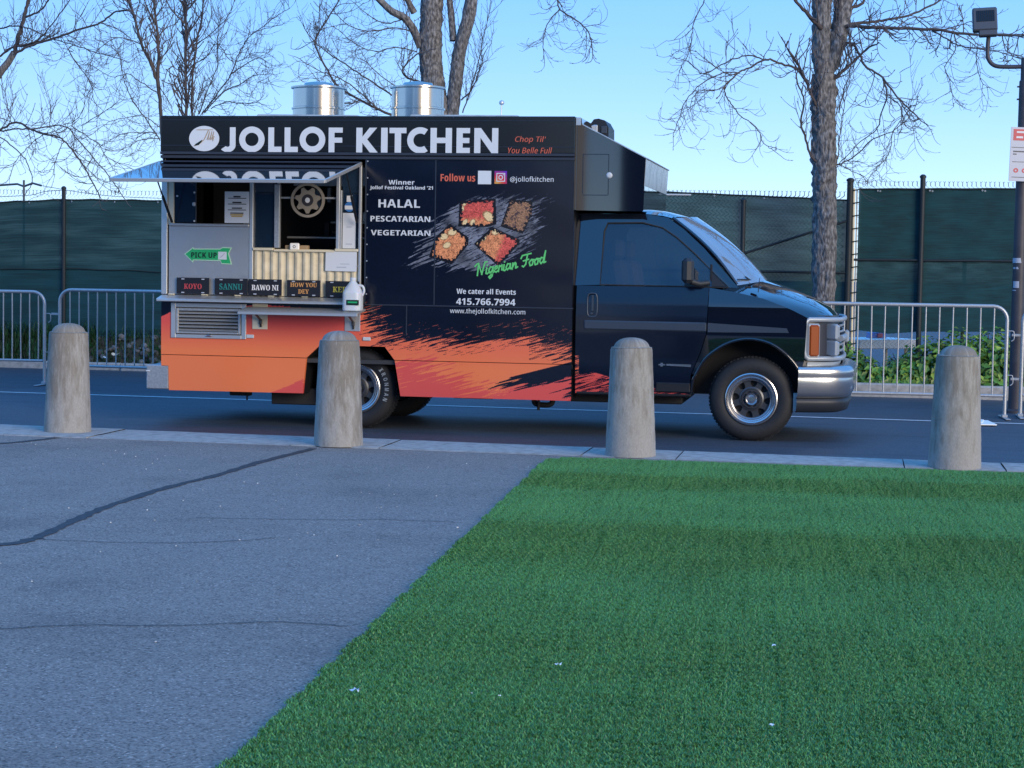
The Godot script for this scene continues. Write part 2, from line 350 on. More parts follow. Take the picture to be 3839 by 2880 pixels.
func part(called: String, b: MB, m: Material, parent: Node3D, label := "") -> MeshInstance3D:
	var o := MeshInstance3D.new()
	o.name = called
	o.mesh = b.mesh()
	o.material_override = m
	parent.add_child(o, true)
	if label:
		o.set_meta("label", label)
	return o

func setting(called: String, b: MB, m: Material, label := "") -> MeshInstance3D:
	var o := MeshInstance3D.new()
	o.name = numbered(called)
	if b:
		o.mesh = b.mesh()
		o.material_override = m
	add_child(o)
	o.set_meta("kind", "structure")
	if label:
		o.set_meta("label", label)
	return o

func solo(called: String, b: MB, m: Material, label: String, category: String, group := "") -> MeshInstance3D:
	var o := MeshInstance3D.new()
	o.name = numbered(called)
	o.mesh = b.mesh()
	o.material_override = m
	add_child(o)
	o.set_meta("label", label)
	o.set_meta("category", category)
	if group:
		o.set_meta("group", group)
	return o

func lin(r: float, g: float, b: float, a := 1.0) -> Color:
	var c := Color(r, g, b).linear_to_srgb()
	c.a = a
	return c

func mat(c: Color, rough := 0.6, metal := 0.0) -> StandardMaterial3D:
	var m := StandardMaterial3D.new()
	m.albedo_color = c
	m.roughness = rough
	m.metallic = metal
	return m

func tri_map(m: StandardMaterial3D, scale: float) -> StandardMaterial3D:
	m.uv1_triplanar = true
	m.uv1_world_triplanar = true
	m.uv1_scale = Vector3.ONE * scale
	return m

func noise_tex(freq: float, seed_: int, stops: Array, size := 512, octaves := 4) -> NoiseTexture2D:
	var f := FastNoiseLite.new()
	f.noise_type = FastNoiseLite.TYPE_SIMPLEX_SMOOTH
	f.seed = seed_
	f.frequency = freq
	f.fractal_octaves = octaves
	var t := NoiseTexture2D.new()
	t.width = size
	t.height = size
	t.seamless = true
	t.noise = f
	if stops:
		var g := Gradient.new()
		var off := PackedFloat32Array()
		var cols := PackedColorArray()
		for s in stops:
			off.append(s[0])
			cols.append(s[1])
		g.offsets = off
		g.colors = cols
		t.color_ramp = g
	return t

# aggregate surfaces: many small stones of slightly different tone, with broad patches
func speckle(size: int, seed_: int, base: Vector3, spread: float, dark: float, light: float, grain: int) -> ImageTexture:
	var r := RandomNumberGenerator.new()
	r.seed = seed_
	var cells := size / grain
	var val := PackedFloat32Array()
	val.resize(cells * cells)
	for i in cells * cells:
		var x := r.randf()
		var k := 1.0 + (r.randf() - 0.5) * spread
		if x < dark:
			k *= 0.45
		elif x > 1.0 - light:
			k *= 1.9
		val[i] = k
	var fine := PackedFloat32Array()
	fine.resize(size * size)
	for i in size * size:
		fine[i] = r.randf()
	var data := PackedByteArray()
	data.resize(size * size * 3)
	var lut := PackedByteArray()
	lut.resize(3 * 1024)
	for i in 1024:
		var c := Color(base.x * i / 400.0, base.y * i / 400.0, base.z * i / 400.0).linear_to_srgb()
		lut[i * 3] = int(clampf(c.r, 0, 1) * 255)
		lut[i * 3 + 1] = int(clampf(c.g, 0, 1) * 255)
		lut[i * 3 + 2] = int(clampf(c.b, 0, 1) * 255)
	for y in size:
		for x in size:
			var o := y * size + x
			# ragged cell borders
			var f := fine[o]
			var cx := ((x + int(f * 3.0)) / grain) % cells
			var cy := ((y + int(fine[(o * 7 + 13) % (size * size)] * 3.0)) / grain) % cells
			var k: float = val[cy * cells + cx] * (0.86 + 0.28 * f)
			var q := clampi(int(k * 400.0), 0, 1023) * 3
			data[o * 3] = lut[q]
			data[o * 3 + 1] = lut[q + 1]
			data[o * 3 + 2] = lut[q + 2]
	return ImageTexture.create_from_image(Image.create_from_data(size, size, false, Image.FORMAT_RGB8, data))

# lettering: fitted into a box on the plane z, optionally slanted and turned
func lettering(text: String, font: Font, x0: float, x1: float, y0: float, y1: float, z: float, m: Material, parent: Node3D, slant := 0.0, turn := 0.0, called := "lettering", thick := 0.003, stroke := 0.0) -> MeshInstance3D:
	var b := MB.new()
	letter_into(b, text, font, x0, x1, y0, y1, z, slant, turn, thick)
	return part(called, b, m, parent)

func letter_into(b: MB, text: String, font: Font, x0: float, x1: float, y0: float, y1: float, z: float, slant := 0.0, turn := 0.0, thick := 0.003) -> void:
	var t := TextMesh.new()
	t.font = font
	t.font_size = 64
	t.pixel_size = 0.01
	t.depth = 0.04
	t.curve_step = 2.0
	t.text = text
	var s := t.surface_get_arrays(0)
	var box := t.get_aabb()
	var pv: PackedVector3Array = s[Mesh.ARRAY_VERTEX]
	var pn: PackedVector3Array = s[Mesh.ARRAY_NORMAL]
	var ix: PackedInt32Array = s[Mesh.ARRAY_INDEX] if s[Mesh.ARRAY_INDEX] != null else PackedInt32Array(range(pv.size()))
	var w := x1 - x0
	var h := y1 - y0
	var mid := Vector2((x0 + x1) / 2, (y0 + y1) / 2)
	var ov := PackedVector3Array()
	for p in pv:
		var q := (p - box.position) / Vector3(box.size.x, box.size.y, maxf(box.size.z, 1e-6))
		var l := Vector2((q.x - 0.5) * w + slant * (q.y - 0.5) * h, (q.y - 0.5) * h).rotated(turn)
		ov.append(Vector3(mid.x + l.x, mid.y + l.y, z + q.z * thick))
	for i in range(0, ix.size(), 3):
		b.tri(ov[ix[i]], ov[ix[i + 1]], ov[ix[i + 2]], pn[ix[i]], pn[ix[i + 1]], pn[ix[i + 2]])

# flat brush strokes in the plane z
func ribbon(b: MB, pts: Array, w: float, z: float, thick := 0.002) -> void:
	for i in pts.size() - 1:
		var a: Vector2 = pts[i]
		var c: Vector2 = pts[i + 1]
		var d := (c - a).normalized()
		var s := Vector2(-d.y, d.x) * w * 0.5
		var e := d * w * 0.3
		b.plate(PackedVector2Array([a - e - s, c + e - s, c + e + s, a - e + s]), z, z + thick + 0.0002 * (i % 3), false)

func smooth_path(p: Array, per := 4) -> Array:
	var out := []
	for i in p.size() - 1:
		var a: Vector3 = p[maxi(i - 1, 0)]
		var b: Vector3 = p[i]
		var c: Vector3 = p[i + 1]
		var d: Vector3 = p[mini(i + 2, p.size() - 1)]
		for k in per:
			out.append(b.cubic_interpolate(c, a, d, float(k) / per))
	out.append(p[p.size() - 1])
	return out

func lookup(table: Array, x: float) -> float:
	if x <= table[0][0]:
		return table[0][1]
	for i in table.size() - 1:
		if x <= table[i + 1][0]:
			return lerpf(table[i][1], table[i + 1][1], (x - table[i][0]) / (table[i + 1][0] - table[i][0]))
	return table[table.size() - 1][1]

# ---------------------------------------------------------------- the scene
func _ready() -> void:
	rng.seed = 7
	# camera
	var cam := Camera3D.new()
	cam.name = "camera"
	cam.fov = 22.6066
	cam.near = 0.1
	cam.far = 600.0
	var yaw := deg_to_rad(10.1204)
	var pitch := deg_to_rad(-3.468)
	cam.basis = Basis(Vector3.UP, yaw) * Basis(Vector3.RIGHT, pitch) * Basis(Vector3.BACK, 0.016)
	cam.position = Vector3(2.576, 1.55, 17.524)
	add_child(cam)
	cam.current = true
	# sky, exposure
	var sky_mat := ProceduralSkyMaterial.new()
	sky_mat.sky_top_color = lin(0.085, 0.33, 0.82)
	sky_mat.sky_horizon_color = lin(0.62, 0.82, 0.92)
	sky_mat.sky_curve = 0.053
	sky_mat.sky_energy_multiplier = 1.2
	sky_mat.ground_bottom_color = lin(0.10, 0.11, 0.13)
	sky_mat.ground_horizon_color = lin(0.35, 0.45, 0.52)
	sky_mat.sun_angle_max = 0.0
	var sky := Sky.new()
	sky.sky_material = sky_mat
	var env := Environment.new()
	env.background_mode = Environment.BG_SKY
	env.sky = sky
	env.tonemap_mode = Environment.TONE_MAPPER_LINEAR
	env.tonemap_exposure = 1.1
	env.sdfgi_enabled = true
	env.ssao_enabled = true
	env.ssil_enabled = true
	var we := WorldEnvironment.new()
	we.name = "environment"
	we.environment = env
	add_child(we)
	# evening sun, low and veiled, from the right behind the camera: soft on upright faces, weak on the ground
	var sun := DirectionalLight3D.new()
	sun.name = "sun"
	sun.light_color = Color(1.0, 0.94, 0.87)
	sun.light_energy = 0.8
	sun.light_angular_distance = 30.0
	sun.shadow_enabled = true
	sun.rotation = Vector3(deg_to_rad(-14), deg_to_rad(46), 0)
	add_child(sun)

	fbold = SystemFont.new()
	fbold.font_names = PackedStringArray(["Droid Sans"])
	fbold.font_weight = 700
	fregular = SystemFont.new()
	fregular.font_names = PackedStringArray(["Droid Sans"])
	fserif = SystemFont.new()
	fserif.font_names = PackedStringArray(["Droid Serif"])
	fserif.font_weight = 700
	make_materials()
	build_ground()
	build_planting()
	build_fences()
	build_truck()
	build_signs_on_truck()
	build_bollards()
	build_barriers()
	build_lamp()
	build_trees()
	build_far()
	build_turf()
	build_litter()

func make_materials() -> void:
	# plaza: old grey asphalt with pale stones
	var m := mat(Color.WHITE, 0.85)
	m.albedo_texture = speckle(1024, 11, Vector3(0.25, 0.215, 0.19), 0.62, 0.12, 0.03, 4)
	tri_map(m, 0.55)
	m.detail_enabled = true
	m.detail_blend_mode = BaseMaterial3D.BLEND_MODE_MUL
	m.detail_uv_layer = BaseMaterial3D.DETAIL_UV_2
	m.detail_albedo = noise_tex(0.006, 5, [[0.0, Color(0.84, 0.84, 0.85)], [0.3, Color(0.95, 0.95, 0.95)], [0.6, Color(1, 1, 1)], [1.0, Color(0.97, 0.97, 0.98)]], 512, 6)
	m.uv2_triplanar = true
	m.uv2_world_triplanar = true
	m.uv2_scale = Vector3.ONE * 0.21
	m.heightmap_enabled = true
	m.heightmap_texture = m.albedo_texture
	m.heightmap_scale = 0.35
	M.plaza = m
	# road: newer, dark asphalt
	m = mat(Color.WHITE, 0.65)
	m.albedo_texture = speckle(1024, 23, Vector3(0.05, 0.068, 0.092), 0.7, 0.1, 0.03, 4)
	tri_map(m, 0.5)
	m.detail_enabled = true
	m.detail_blend_mode = BaseMaterial3D.BLEND_MODE_MUL
	m.detail_uv_layer = BaseMaterial3D.DETAIL_UV_2
	m.detail_albedo = noise_tex(0.012, 15, [[0.0, Color(0.8, 0.8, 0.82)], [0.5, Color(1, 1, 1)], [1.0, Color(0.9, 0.9, 0.92)]], 512, 4)
	m.uv2_triplanar = true
	m.uv2_world_triplanar = true
	m.uv2_scale = Vector3(0.1, 0.1, 0.5)
	M.road = m
	# concrete
	m = mat(Color.WHITE, 0.9)
	m.albedo_texture = noise_tex(0.02, 31, [[0.0, lin(0.24, 0.235, 0.22)], [0.4, lin(0.33, 0.325, 0.31)], [0.7, lin(0.38, 0.375, 0.36)], [1.0, lin(0.45, 0.44, 0.42)]], 512, 6)
	tri_map(m, 0.8)
	m.heightmap_enabled = true
	m.heightmap_texture = noise_tex(0.15, 33, [], 512, 3)
	m.heightmap_scale = 0.3
	M.concrete = m
	M.bollard = mat(Color.WHITE, 0.9)
	M.bollard.albedo_texture = bollard_texture(1)
	M.bollard2 = mat(Color.WHITE, 0.9)
	M.bollard2.albedo_texture = bollard_texture(2)
	for k in ["bollard", "bollard2"]:
		M[k].heightmap_enabled = true
		M[k].heightmap_texture = M[k].albedo_texture
		M[k].heightmap_scale = 0.2
	# paint, seal and soil
	m = mat(Color.WHITE, 0.7)
	m.albedo_texture = noise_tex(0.05, 41, [[0.0, lin(0.3, 0.3, 0.31)], [0.3, lin(0.52, 0.53, 0.54)], [1.0, lin(0.66, 0.66, 0.67)]], 256, 4)
	tri_map(m, 0.9)
	M.line_paint = m
	m = mat(Color.WHITE, 0.75)
	m.albedo_texture = noise_tex(0.06, 43, [[0.0, lin(0.022, 0.022, 0.025)], [0.6, lin(0.04, 0.04, 0.045)], [1.0, lin(0.08, 0.08, 0.085)]], 256, 4)
	tri_map(m, 1.5)
	M.seal = m
	M.crack = mat(lin(0.02, 0.02, 0.022), 0.95)
	m = mat(Color.WHITE, 0.95)
	m.albedo_texture = noise_tex(0.05, 47, [[0.0, lin(0.02, 0.016, 0.012)], [0.5, lin(0.055, 0.042, 0.03)], [1.0, lin(0.12, 0.095, 0.07)]], 512, 5)
	tri_map(m, 1.2)
	M.soil = m
	M.rubble = mat(Color.WHITE, 0.9)
	M.rubble.vertex_color_use_as_albedo = true
	M.leaf = mat(Color.WHITE, 0.45)
	M.leaf.vertex_color_use_as_albedo = true
	M.leaf.backlight_enabled = true
	M.leaf.backlight = Color(0.35, 0.45, 0.2)
	M.turf = mat(Color.WHITE, 0.55)
	M.turf.vertex_color_use_as_albedo = true
	M.turf_base = tri_map(mat(Color.WHITE, 0.9), 2.0)
	M.turf_base.albedo_texture = noise_tex(0.1, 51, [[0.0, lin(0.03, 0.12, 0.04)], [1.0, lin(0.07, 0.25, 0.075)]], 256, 4)
	# truck
	M.black = mat(lin(0.003, 0.004, 0.009), 0.04)
	M.black.metallic_specular = 0.65
	M.black.clearcoat_enabled = true
	M.black.clearcoat = 1.0
	M.black.clearcoat_roughness = 0.03
	M.black_rough = mat(lin(0.008, 0.009, 0.012), 0.45)
	M.wrap = mat(Color.WHITE, 0.16)
	M.wrap.albedo_texture = wrap_texture()
	M.wrap.texture_repeat = false
	M.wrap.heightmap_enabled = true
	M.wrap.heightmap_texture = noise_tex(0.008, 68, [], 512, 2)
	M.wrap.heightmap_scale = 0.35
	M.wrap.metallic_specular = 0.6
	M.header = mat(lin(0.013, 0.016, 0.019), 0.14)
	M.groove = mat(lin(0.05, 0.06, 0.08), 0.3, 0.6)
	M.trim_dark = mat(lin(0.03, 0.035, 0.05), 0.3)
	M.belt = mat(lin(0.035, 0.05, 0.075), 0.3)
	M.white_print = mat(lin(0.62, 0.66, 0.7), 0.35)
	M.orange_print = mat(lin(0.62, 0.13, 0.075), 0.35)
	M.green_print = mat(lin(0.12, 0.55, 0.16), 0.35)
	M.sign_green = mat(lin(0.02, 0.38, 0.13), 0.4)
	M.sign_pale = mat(lin(0.42, 0.66, 0.5), 0.4)
	M.sign_text = mat(lin(0.006, 0.02, 0.012), 0.4)
	m = mat(lin(0.42, 0.42, 0.42), 0.5, 0.65)
	m.heightmap_enabled = true
	m.heightmap_texture = noise_tex(0.012, 61, [], 512, 5)
	m.heightmap_scale = 0.15
	tri_map(m, 0.9)
	m.roughness_texture = noise_tex(0.03, 62, [[0.0, Color(0.75, 0.75, 0.75)], [1.0, Color(1, 1, 1)]], 512, 5)
	M.steel = m
	M.aluminium = mat(lin(0.62, 0.62, 0.61), 0.4, 0.75)
	M.chrome = mat(lin(0.66, 0.67, 0.68), 0.13, 1.0)
	M.rim = mat(lin(0.55, 0.55, 0.57), 0.2, 0.95)
	M.rim_dark = mat(lin(0.07, 0.075, 0.085), 0.35, 0.6)
	m = mat(lin(0.52, 0.51, 0.49), 0.2, 0.97)
	M.spun = m
	M.cream = mat(Color.WHITE, 0.5)
	M.cream.albedo_texture = noise_tex(0.03, 64, [[0.0, lin(0.46, 0.4, 0.28)], [0.5, lin(0.6, 0.53, 0.38)], [1.0, lin(0.66, 0.6, 0.46)]], 256, 4)
	tri_map(M.cream, 1.1)
	M.cream_trim = mat(lin(0.66, 0.6, 0.45), 0.5)
	M.pale = mat(lin(0.5, 0.54, 0.58), 0.5)
	M.pale_alu = tri_map(mat(Color.WHITE, 0.35, 0.5), 0.9)
	M.pale_alu.albedo_texture = noise_tex(0.02, 66, [[0.0, lin(0.36, 0.4, 0.42)], [0.5, lin(0.5, 0.55, 0.57)], [1.0, lin(0.6, 0.64, 0.66)]], 256, 4)
	M.rubber = tri_map(mat(Color.WHITE, 0.7), 3.0)
	M.rubber.albedo_texture = noise_tex(0.04, 67, [[0.0, lin(0.007, 0.008, 0.011)], [1.0, lin(0.015, 0.017, 0.021)]], 256, 4)
	M.tyre_print = mat(lin(0.3, 0.33, 0.35), 0.8)
	M.chassis = mat(lin(0.012, 0.012, 0.014), 0.7)
	m = mat(lin(0.42, 0.5, 0.58, 0.35), 0.02, 0.4)
	m.transparency = BaseMaterial3D.TRANSPARENCY_ALPHA
	m.metallic_specular = 0.7
	M.glass = m
	m = mat(lin(0.012, 0.03, 0.06, 0.66), 0.03, 0.1)
	m.transparency = BaseMaterial3D.TRANSPARENCY_ALPHA
	m.metallic_specular = 0.7
	M.tint_glass = m
	M.amber = mat(lin(0.26, 0.045, 0.001), 0.35)
	M.amber.metallic_specular = 0.3
	M.lamp_glass = mat(lin(0.42, 0.47, 0.52), 0.12, 0.4)
	M.front_grey = mat(lin(0.34, 0.38, 0.42), 0.38, 0.25)
	M.bumper = mat(lin(0.5, 0.52, 0.54), 0.22, 0.9)
	M.valance = mat(lin(0.018, 0.022, 0.03), 0.5)
	M.mirror_case = mat(lin(0.02, 0.024, 0.03), 0.5)
	M.tint_lamp = mat(lin(0.01, 0.012, 0.018), 0.15)
	M.facade = tri_map(mat(Color.WHITE, 0.9), 0.2)
	M.plaster = mat(lin(0.62, 0.5, 0.36), 0.9)
	M.facade.albedo_texture = noise_tex(0.03, 95, [[0.0, lin(0.05, 0.06, 0.09)], [1.0, lin(0.09, 0.10, 0.13)]], 256, 4)
	M.interior = mat(lin(0.03, 0.032, 0.036), 0.7)
	M.seat = mat(lin(0.10, 0.10, 0.105), 0.85)
	M.emblem = mat(lin(0.27, 0.24, 0.2), 0.5, 0.2)
	M.paper = mat(lin(0.6, 0.64, 0.7), 0.7)
	M.paper_grey = mat(lin(0.38, 0.42, 0.5), 0.7)
	M.ink = mat(lin(0.02, 0.02, 0.03), 0.7)
	M.gold = mat(lin(0.45, 0.3, 0.08), 0.6)
	M.blue = mat(lin(0.04, 0.16, 0.45), 0.4)
	M.plate_black = mat(lin(0.014, 0.013, 0.017), 0.35)
	M.kraft = mat(lin(0.36, 0.26, 0.16), 0.8)
	m = mat(lin(0.7, 0.75, 0.8, 0.75), 0.3)
	m.transparency = BaseMaterial3D.TRANSPARENCY_ALPHA
	m.subsurf_scatter_enabled = true
	m.subsurf_scatter_strength = 0.2
	M.jug = m
	# street
	M.galvanised = tri_map(mat(Color.WHITE, 0.42, 0.55), 2.0)
	M.galvanised.albedo_texture = noise_tex(0.06, 71, [[0.0, lin(0.33, 0.35, 0.37)], [1.0, lin(0.5, 0.52, 0.54)]], 256, 4)
	M.wire = mat(lin(0.2, 0.22, 0.24), 0.5, 0.5)
	M.post = mat(lin(0.008, 0.016, 0.022), 0.6)
	m = mat(Color.WHITE, 0.85)
	m.albedo_texture = fabric_texture(0.992)
	m.transparency = BaseMaterial3D.TRANSPARENCY_ALPHA
	m.uv1_scale = Vector3(1, 1, 1)
	m.backlight_enabled = true
	m.backlight = Color(0.3, 0.4, 0.38)
	M.fabric = m
	M.fabric_thin = m.duplicate()
	M.fabric_thin.albedo_texture = fabric_texture(0.955)
	M.fabric_hem = mat(lin(0.008, 0.022, 0.025), 0.9)
	M.pole = tri_map(mat(Color.WHITE, 0.55), 1.0)
	M.pole.albedo_texture = noise_tex(0.02, 73, [[0.0, lin(0.03, 0.03, 0.04)], [1.0, lin(0.06, 0.06, 0.075)]], 256, 4)
	M.lamp_case = mat(lin(0.07, 0.08, 0.1), 0.5, 0.3)
	M.sign_red = mat(lin(0.55, 0.09, 0.1), 0.5)
	M.sign_white = mat(lin(0.5, 0.52, 0.58), 0.5)
	m = mat(Color.WHITE, 0.95)
	m.albedo_texture = noise_tex(0.03, 81, [[0.0, lin(0.018, 0.018, 0.02)], [0.35, lin(0.085, 0.084, 0.088)], [0.6, lin(0.19, 0.187, 0.19)], [1.0, lin(0.42, 0.42, 0.43)]], 512, 5)
	m.uv1_triplanar = true
	m.uv1_world_triplanar = true
	m.uv1_scale = Vector3(1.7, 0.6, 1.7)
	m.heightmap_enabled = true
	m.heightmap_texture = m.albedo_texture
	m.heightmap_scale = 2.5
	M.bark = m
	M.bark_dark = mat(lin(0.07, 0.058, 0.058), 0.9)
	M.twig = mat(lin(0.105, 0.092, 0.095), 0.85)
	M.white_litter = mat(lin(0.88, 0.87, 0.84), 0.7)

# streaked, lichen-stained concrete of the bollards, u round and v up
func bollard_texture(seed_: int) -> ImageTexture:
	var f := FastNoiseLite.new()
	f.seed = seed_ * 17
	f.frequency = 1.0
	f.fractal_octaves = 4
	var w := 384
	var h := 320
	var im := Image.create(w, h, false, Image.FORMAT_RGB8)
	for y in h:
		for x in w:
			var a := TAU * x / w
			var p := Vector2(cos(a), sin(a)) * 2.2
			var vv := float(y) / h        # 0 at the ground
			var streak := f.get_noise_3d(p.x * 2.6, p.y * 2.6, vv * 5.0 + 9.0)
			var blot := f.get_noise_3d(p.x * 1.1, p.y * 1.1, vv * 3.0)
			var fine := f.get_noise_3d(p.x * 14.0, p.y * 14.0, vv * 30.0)
			var drip := f.get_noise_3d(p.x * 5.0 + 40.0, p.y * 5.0, vv * 4.0)
			# dirt lies in patches, thicker on the cap and on one flank
			var dirt := clampf(0.5 + blot * 1.1 + streak * 0.6 + (vv - 0.62) * 1.1 + 0.35 * cos(a - 2.6), 0.0, 1.0)
			var c := Vector3(0.30, 0.292, 0.272).lerp(Vector3(0.165, 0.143, 0.115), dirt * 0.75)
			c *= 1.0 + fine * 0.26
			if drip > 0.36 and vv > 0.3:
				c = c.lerp(Vector3(0.40, 0.385, 0.355), clampf((drip - 0.36) * 4.0, 0.0, 0.5))
			im.set_pixel(x, y, lin(c.x, c.y, c.z))
	return ImageTexture.create_from_image(im)

# woven privacy screen: horizontal threads of uneven density, seen as tone and see-through
func fabric_texture(base_alpha: float) -> ImageTexture:
	var f := FastNoiseLite.new()
	f.seed = 91
	f.frequency = 1.0
	f.fractal_octaves = 3
	var w := 512
	var h := 512
	var im := Image.create(w, h, false, Image.FORMAT_RGBA8)
	for y in h:
		for x in w:
			var thread := f.get_noise_2d(x * 0.012, y * 0.35)
			var patch := f.get_noise_2d(x * 0.012 + 50.0, y * 0.02)
			var k := 1.0 + thread * 0.55 + patch * 0.35
			var c := lin(0.0015 * k, 0.042 * k, 0.052 * k)
			c.a = clampf(base_alpha - thread * 0.02 - patch * 0.02, 0.80, 0.998)
			im.set_pixel(x, y, c)
	return ImageTexture.create_from_image(im)

# printed wrap of the truck's side: black, with orange and red brush work below and four meal trays on a grey brush stroke
func wrap_texture() -> ImageTexture:
	var f := FastNoiseLite.new()
	f.seed = 5
	f.frequency = 1.0
	f.fractal_octaves = 3
	var cell := FastNoiseLite.new()
	cell.seed = 8
	cell.noise_type = FastNoiseLite.TYPE_CELLULAR
	cell.frequency = 1.0
	cell.cellular_return_type = FastNoiseLite.RETURN_CELL_VALUE
	var w := 1300
	var h := 676
	var black := Vector3(0.002, 0.004, 0.014)
	var red := Vector3(0.66, 0.088, 0.075)
	var orange := Vector3(0.80, 0.20, 0.075)
	var mid := Vector3(0.76, 0.155, 0.075)
	var yb := [[-4.0, 1.02], [-3.85, 1.09], [-3.0, 1.16], [-2.0, 1.12], [-1.86, 0.95], [-1.72, 0.85], [-1.3, 0.87], [-1.2, 0.82], [-1.0, 0.83], [-0.39, 0.93], [-0.2, 0.86], [0.02, 0.86], [0.04, 0.4], [1.2, 0.3]]
	var yr := [[-4.0, 0.2], [-2.95, 0.3], [-2.55, 0.47], [-2.5, 0.2], [-1.8, 0.2], [-1.75, 0.68], [-1.67, 0.665], [-1.4, 0.7], [-1.3, 0.6], [-1.2, 0.54], [-1.0, 0.48], [-0.9, 0.43], [-0.6, 0.37], [-0.55, 0.2], [1.2, 0.2]]
	var y1 := [[-0.8, 0.3], [-0.66, 0.47], [-0.47, 0.565], [0.0, 0.69], [0.5, 0.78], [1.2, 0.9]]
	var y2 := [[-0.8, 0.3], [-0.64, 0.455], [-0.29, 0.455], [0.0, 0.565], [0.2, 0.6], [0.5, 0.52], [0.9, 0.44], [1.2, 0.4]]
	var trays := [
		[PackedVector2Array([Vector2(-1.075, 2.16), Vector2(-0.735, 2.185), Vector2(-0.725, 1.95), Vector2(-0.80, 1.925), Vector2(-1.085, 1.925)]), Vector2(-0.91, 2.05)],
		[PackedVector2Array([Vector2(-0.60, 2.18), Vector2(-0.39, 2.165), Vector2(-0.39, 2.05), Vector2(-0.475, 1.865), Vector2(-0.685, 1.93)]), Vector2(-0.51, 2.03)],
		[PackedVector2Array([Vector2(-1.165, 1.95), Vector2(-0.985, 1.82), Vector2(-0.985, 1.76), Vector2(-1.14, 1.575), Vector2(-1.36, 1.64), Vector2(-1.30, 1.82)]), Vector2(-1.15, 1.76)],
		[PackedVector2Array([Vector2(-0.765, 1.925), Vector2(-0.50, 1.81), Vector2(-0.51, 1.77), Vector2(-0.70, 1.56), Vector2(-0.935, 1.765)]), Vector2(-0.71, 1.745)]]
	var egg := [[Vector2(-1.03, 2.14), 0.032], [Vector2(-1.05, 2.09), 0.03], [Vector2(-1.02, 1.965), 0.036], [Vector2(-0.95, 1.965), 0.036], [Vector2(-0.80, 2.02), 0.065], [Vector2(-1.22, 1.83), 0.05], [Vector2(-1.14, 1.87), 0.05], [Vector2(-1.19, 1.75), 0.045], [Vector2(-0.81, 1.87), 0.04], [Vector2(-0.73, 1.88), 0.045], [Vector2(-0.90, 1.79), 0.035], [Vector2(-0.84, 1.82), 0.035], [Vector2(-0.64, 1.60), 0.035]]
	var brush := PackedVector2Array([Vector2(-1.42, 1.60), Vector2(-1.36, 1.80), Vector2(-1.28, 1.97), Vector2(-1.05, 2.16), Vector2(-0.72, 2.19), Vector2(-0.34, 2.17), Vector2(-0.36, 1.92), Vector2(-0.38, 1.84), Vector2(-0.52, 1.65), Vector2(-0.84, 1.52), Vector2(-1.12, 1.56), Vector2(-1.3, 1.60)])
	var inner := []
	for t in trays:
		var q := PackedVector2Array()
		for p in t[0]:
			q.append(t[1] + (p - t[1]) * 0.83)
		inner.append(q)
	var dir := Vector2(cos(0.27), sin(0.27))
	var data := PackedByteArray()
	data.resize(w * h * 3)
	for j in h:
		for i in w:
			var p := Vector2(-4.0 + 5.2 * i / w, 2.98 - 2.7 * j / h)
			var c := black
			if p.y < 1.25:
				var along := p.dot(dir)
				var across := p.dot(Vector2(-dir.y, dir.x))
				var n1 := f.get_noise_2d(along * 2.0, across * 38.0)
				var n2 := f.get_noise_2d(along * 5.0 + 31.0, across * 95.0)
				var s := n1 * 0.34 + n2 * 0.09
				var ragged := 0.12 if p.x < -2.05 else 1.0
				var q := p - dir * s * ragged
				if q.y < lookup(yb, q.x) and not (p.x > 0.02 and q.y > lookup(y2, q.x)):
					c = orange.lerp(red, clampf((p.y - 0.72) / 0.26, 0.0, 1.0)) if p.x < -2.0 else orange.lerp(mid, clampf((p.y - 0.6) / 0.2, 0.0, 1.0))
					if p.x > -2.0 or p.x < -2.4:
						var qr := p - dir * (n1 * 0.42 + n2 * 0.2) * (0.15 if p.x < -2.4 else 1.0)
						if qr.y < lookup(yr, qr.x):
							c = red
					if q.x > -0.62 and q.y < lookup(y2, q.x):
						c = red
					if q.x > -0.66 and q.y < lookup(y1, q.x) and q.y > lookup(y2, q.x):
						c = black
					elif p.x > -1.95 and n2 > 0.4 and p.y > lookup(yb, p.x) - 0.10:
						c = black
					elif p.x > -0.4 and n1 + n2 * 0.8 > 0.3 and p.y > 0.70:
						c = black
				elif p.x > -2.0 and p.x < 0.05 and n2 > 0.46 and p.y < lookup(yb, p.x) + 0.16 and p.y > lookup(yb, p.x) - 0.02:
					c = mid * 0.7
				if p.x > 0.02:
					var low := lookup(y2, p.x)
					c = red if (p.y < low and n1 * 0.8 + n2 < 0.12) else black
					if p.y > 0.56 and p.y < 0.75 and p.x < 0.06 and n2 > 0.0:
						c = mid
			elif p.x > -1.62 and p.x < -0.12 and p.y > 1.45 and p.y < 2.3:
				var d2 := Vector2(cos(0.42), sin(0.42))
				var along := p.dot(d2)
				var across := p.dot(Vector2(-d2.y, d2.x))
				var n1 := f.get_noise_2d(along * 2.5 + 70.0, across * 34.0)
				var n2 := f.get_noise_2d(along * 6.0 + 90.0, across * 90.0)
				var q := p - d2 * (n1 * 0.34 + n2 * 0.14)
				if Geometry2D.is_point_in_polygon(q, brush) and n1 * 0.5 + n2 < 0.3:
					var g := 0.17 + 0.16 * f.get_noise_2d(p.x * 4.0, p.y * 4.0) + n2 * 0.08
					c = Vector3(0.9, 0.98, 1.22) * maxf(g, 0.02)
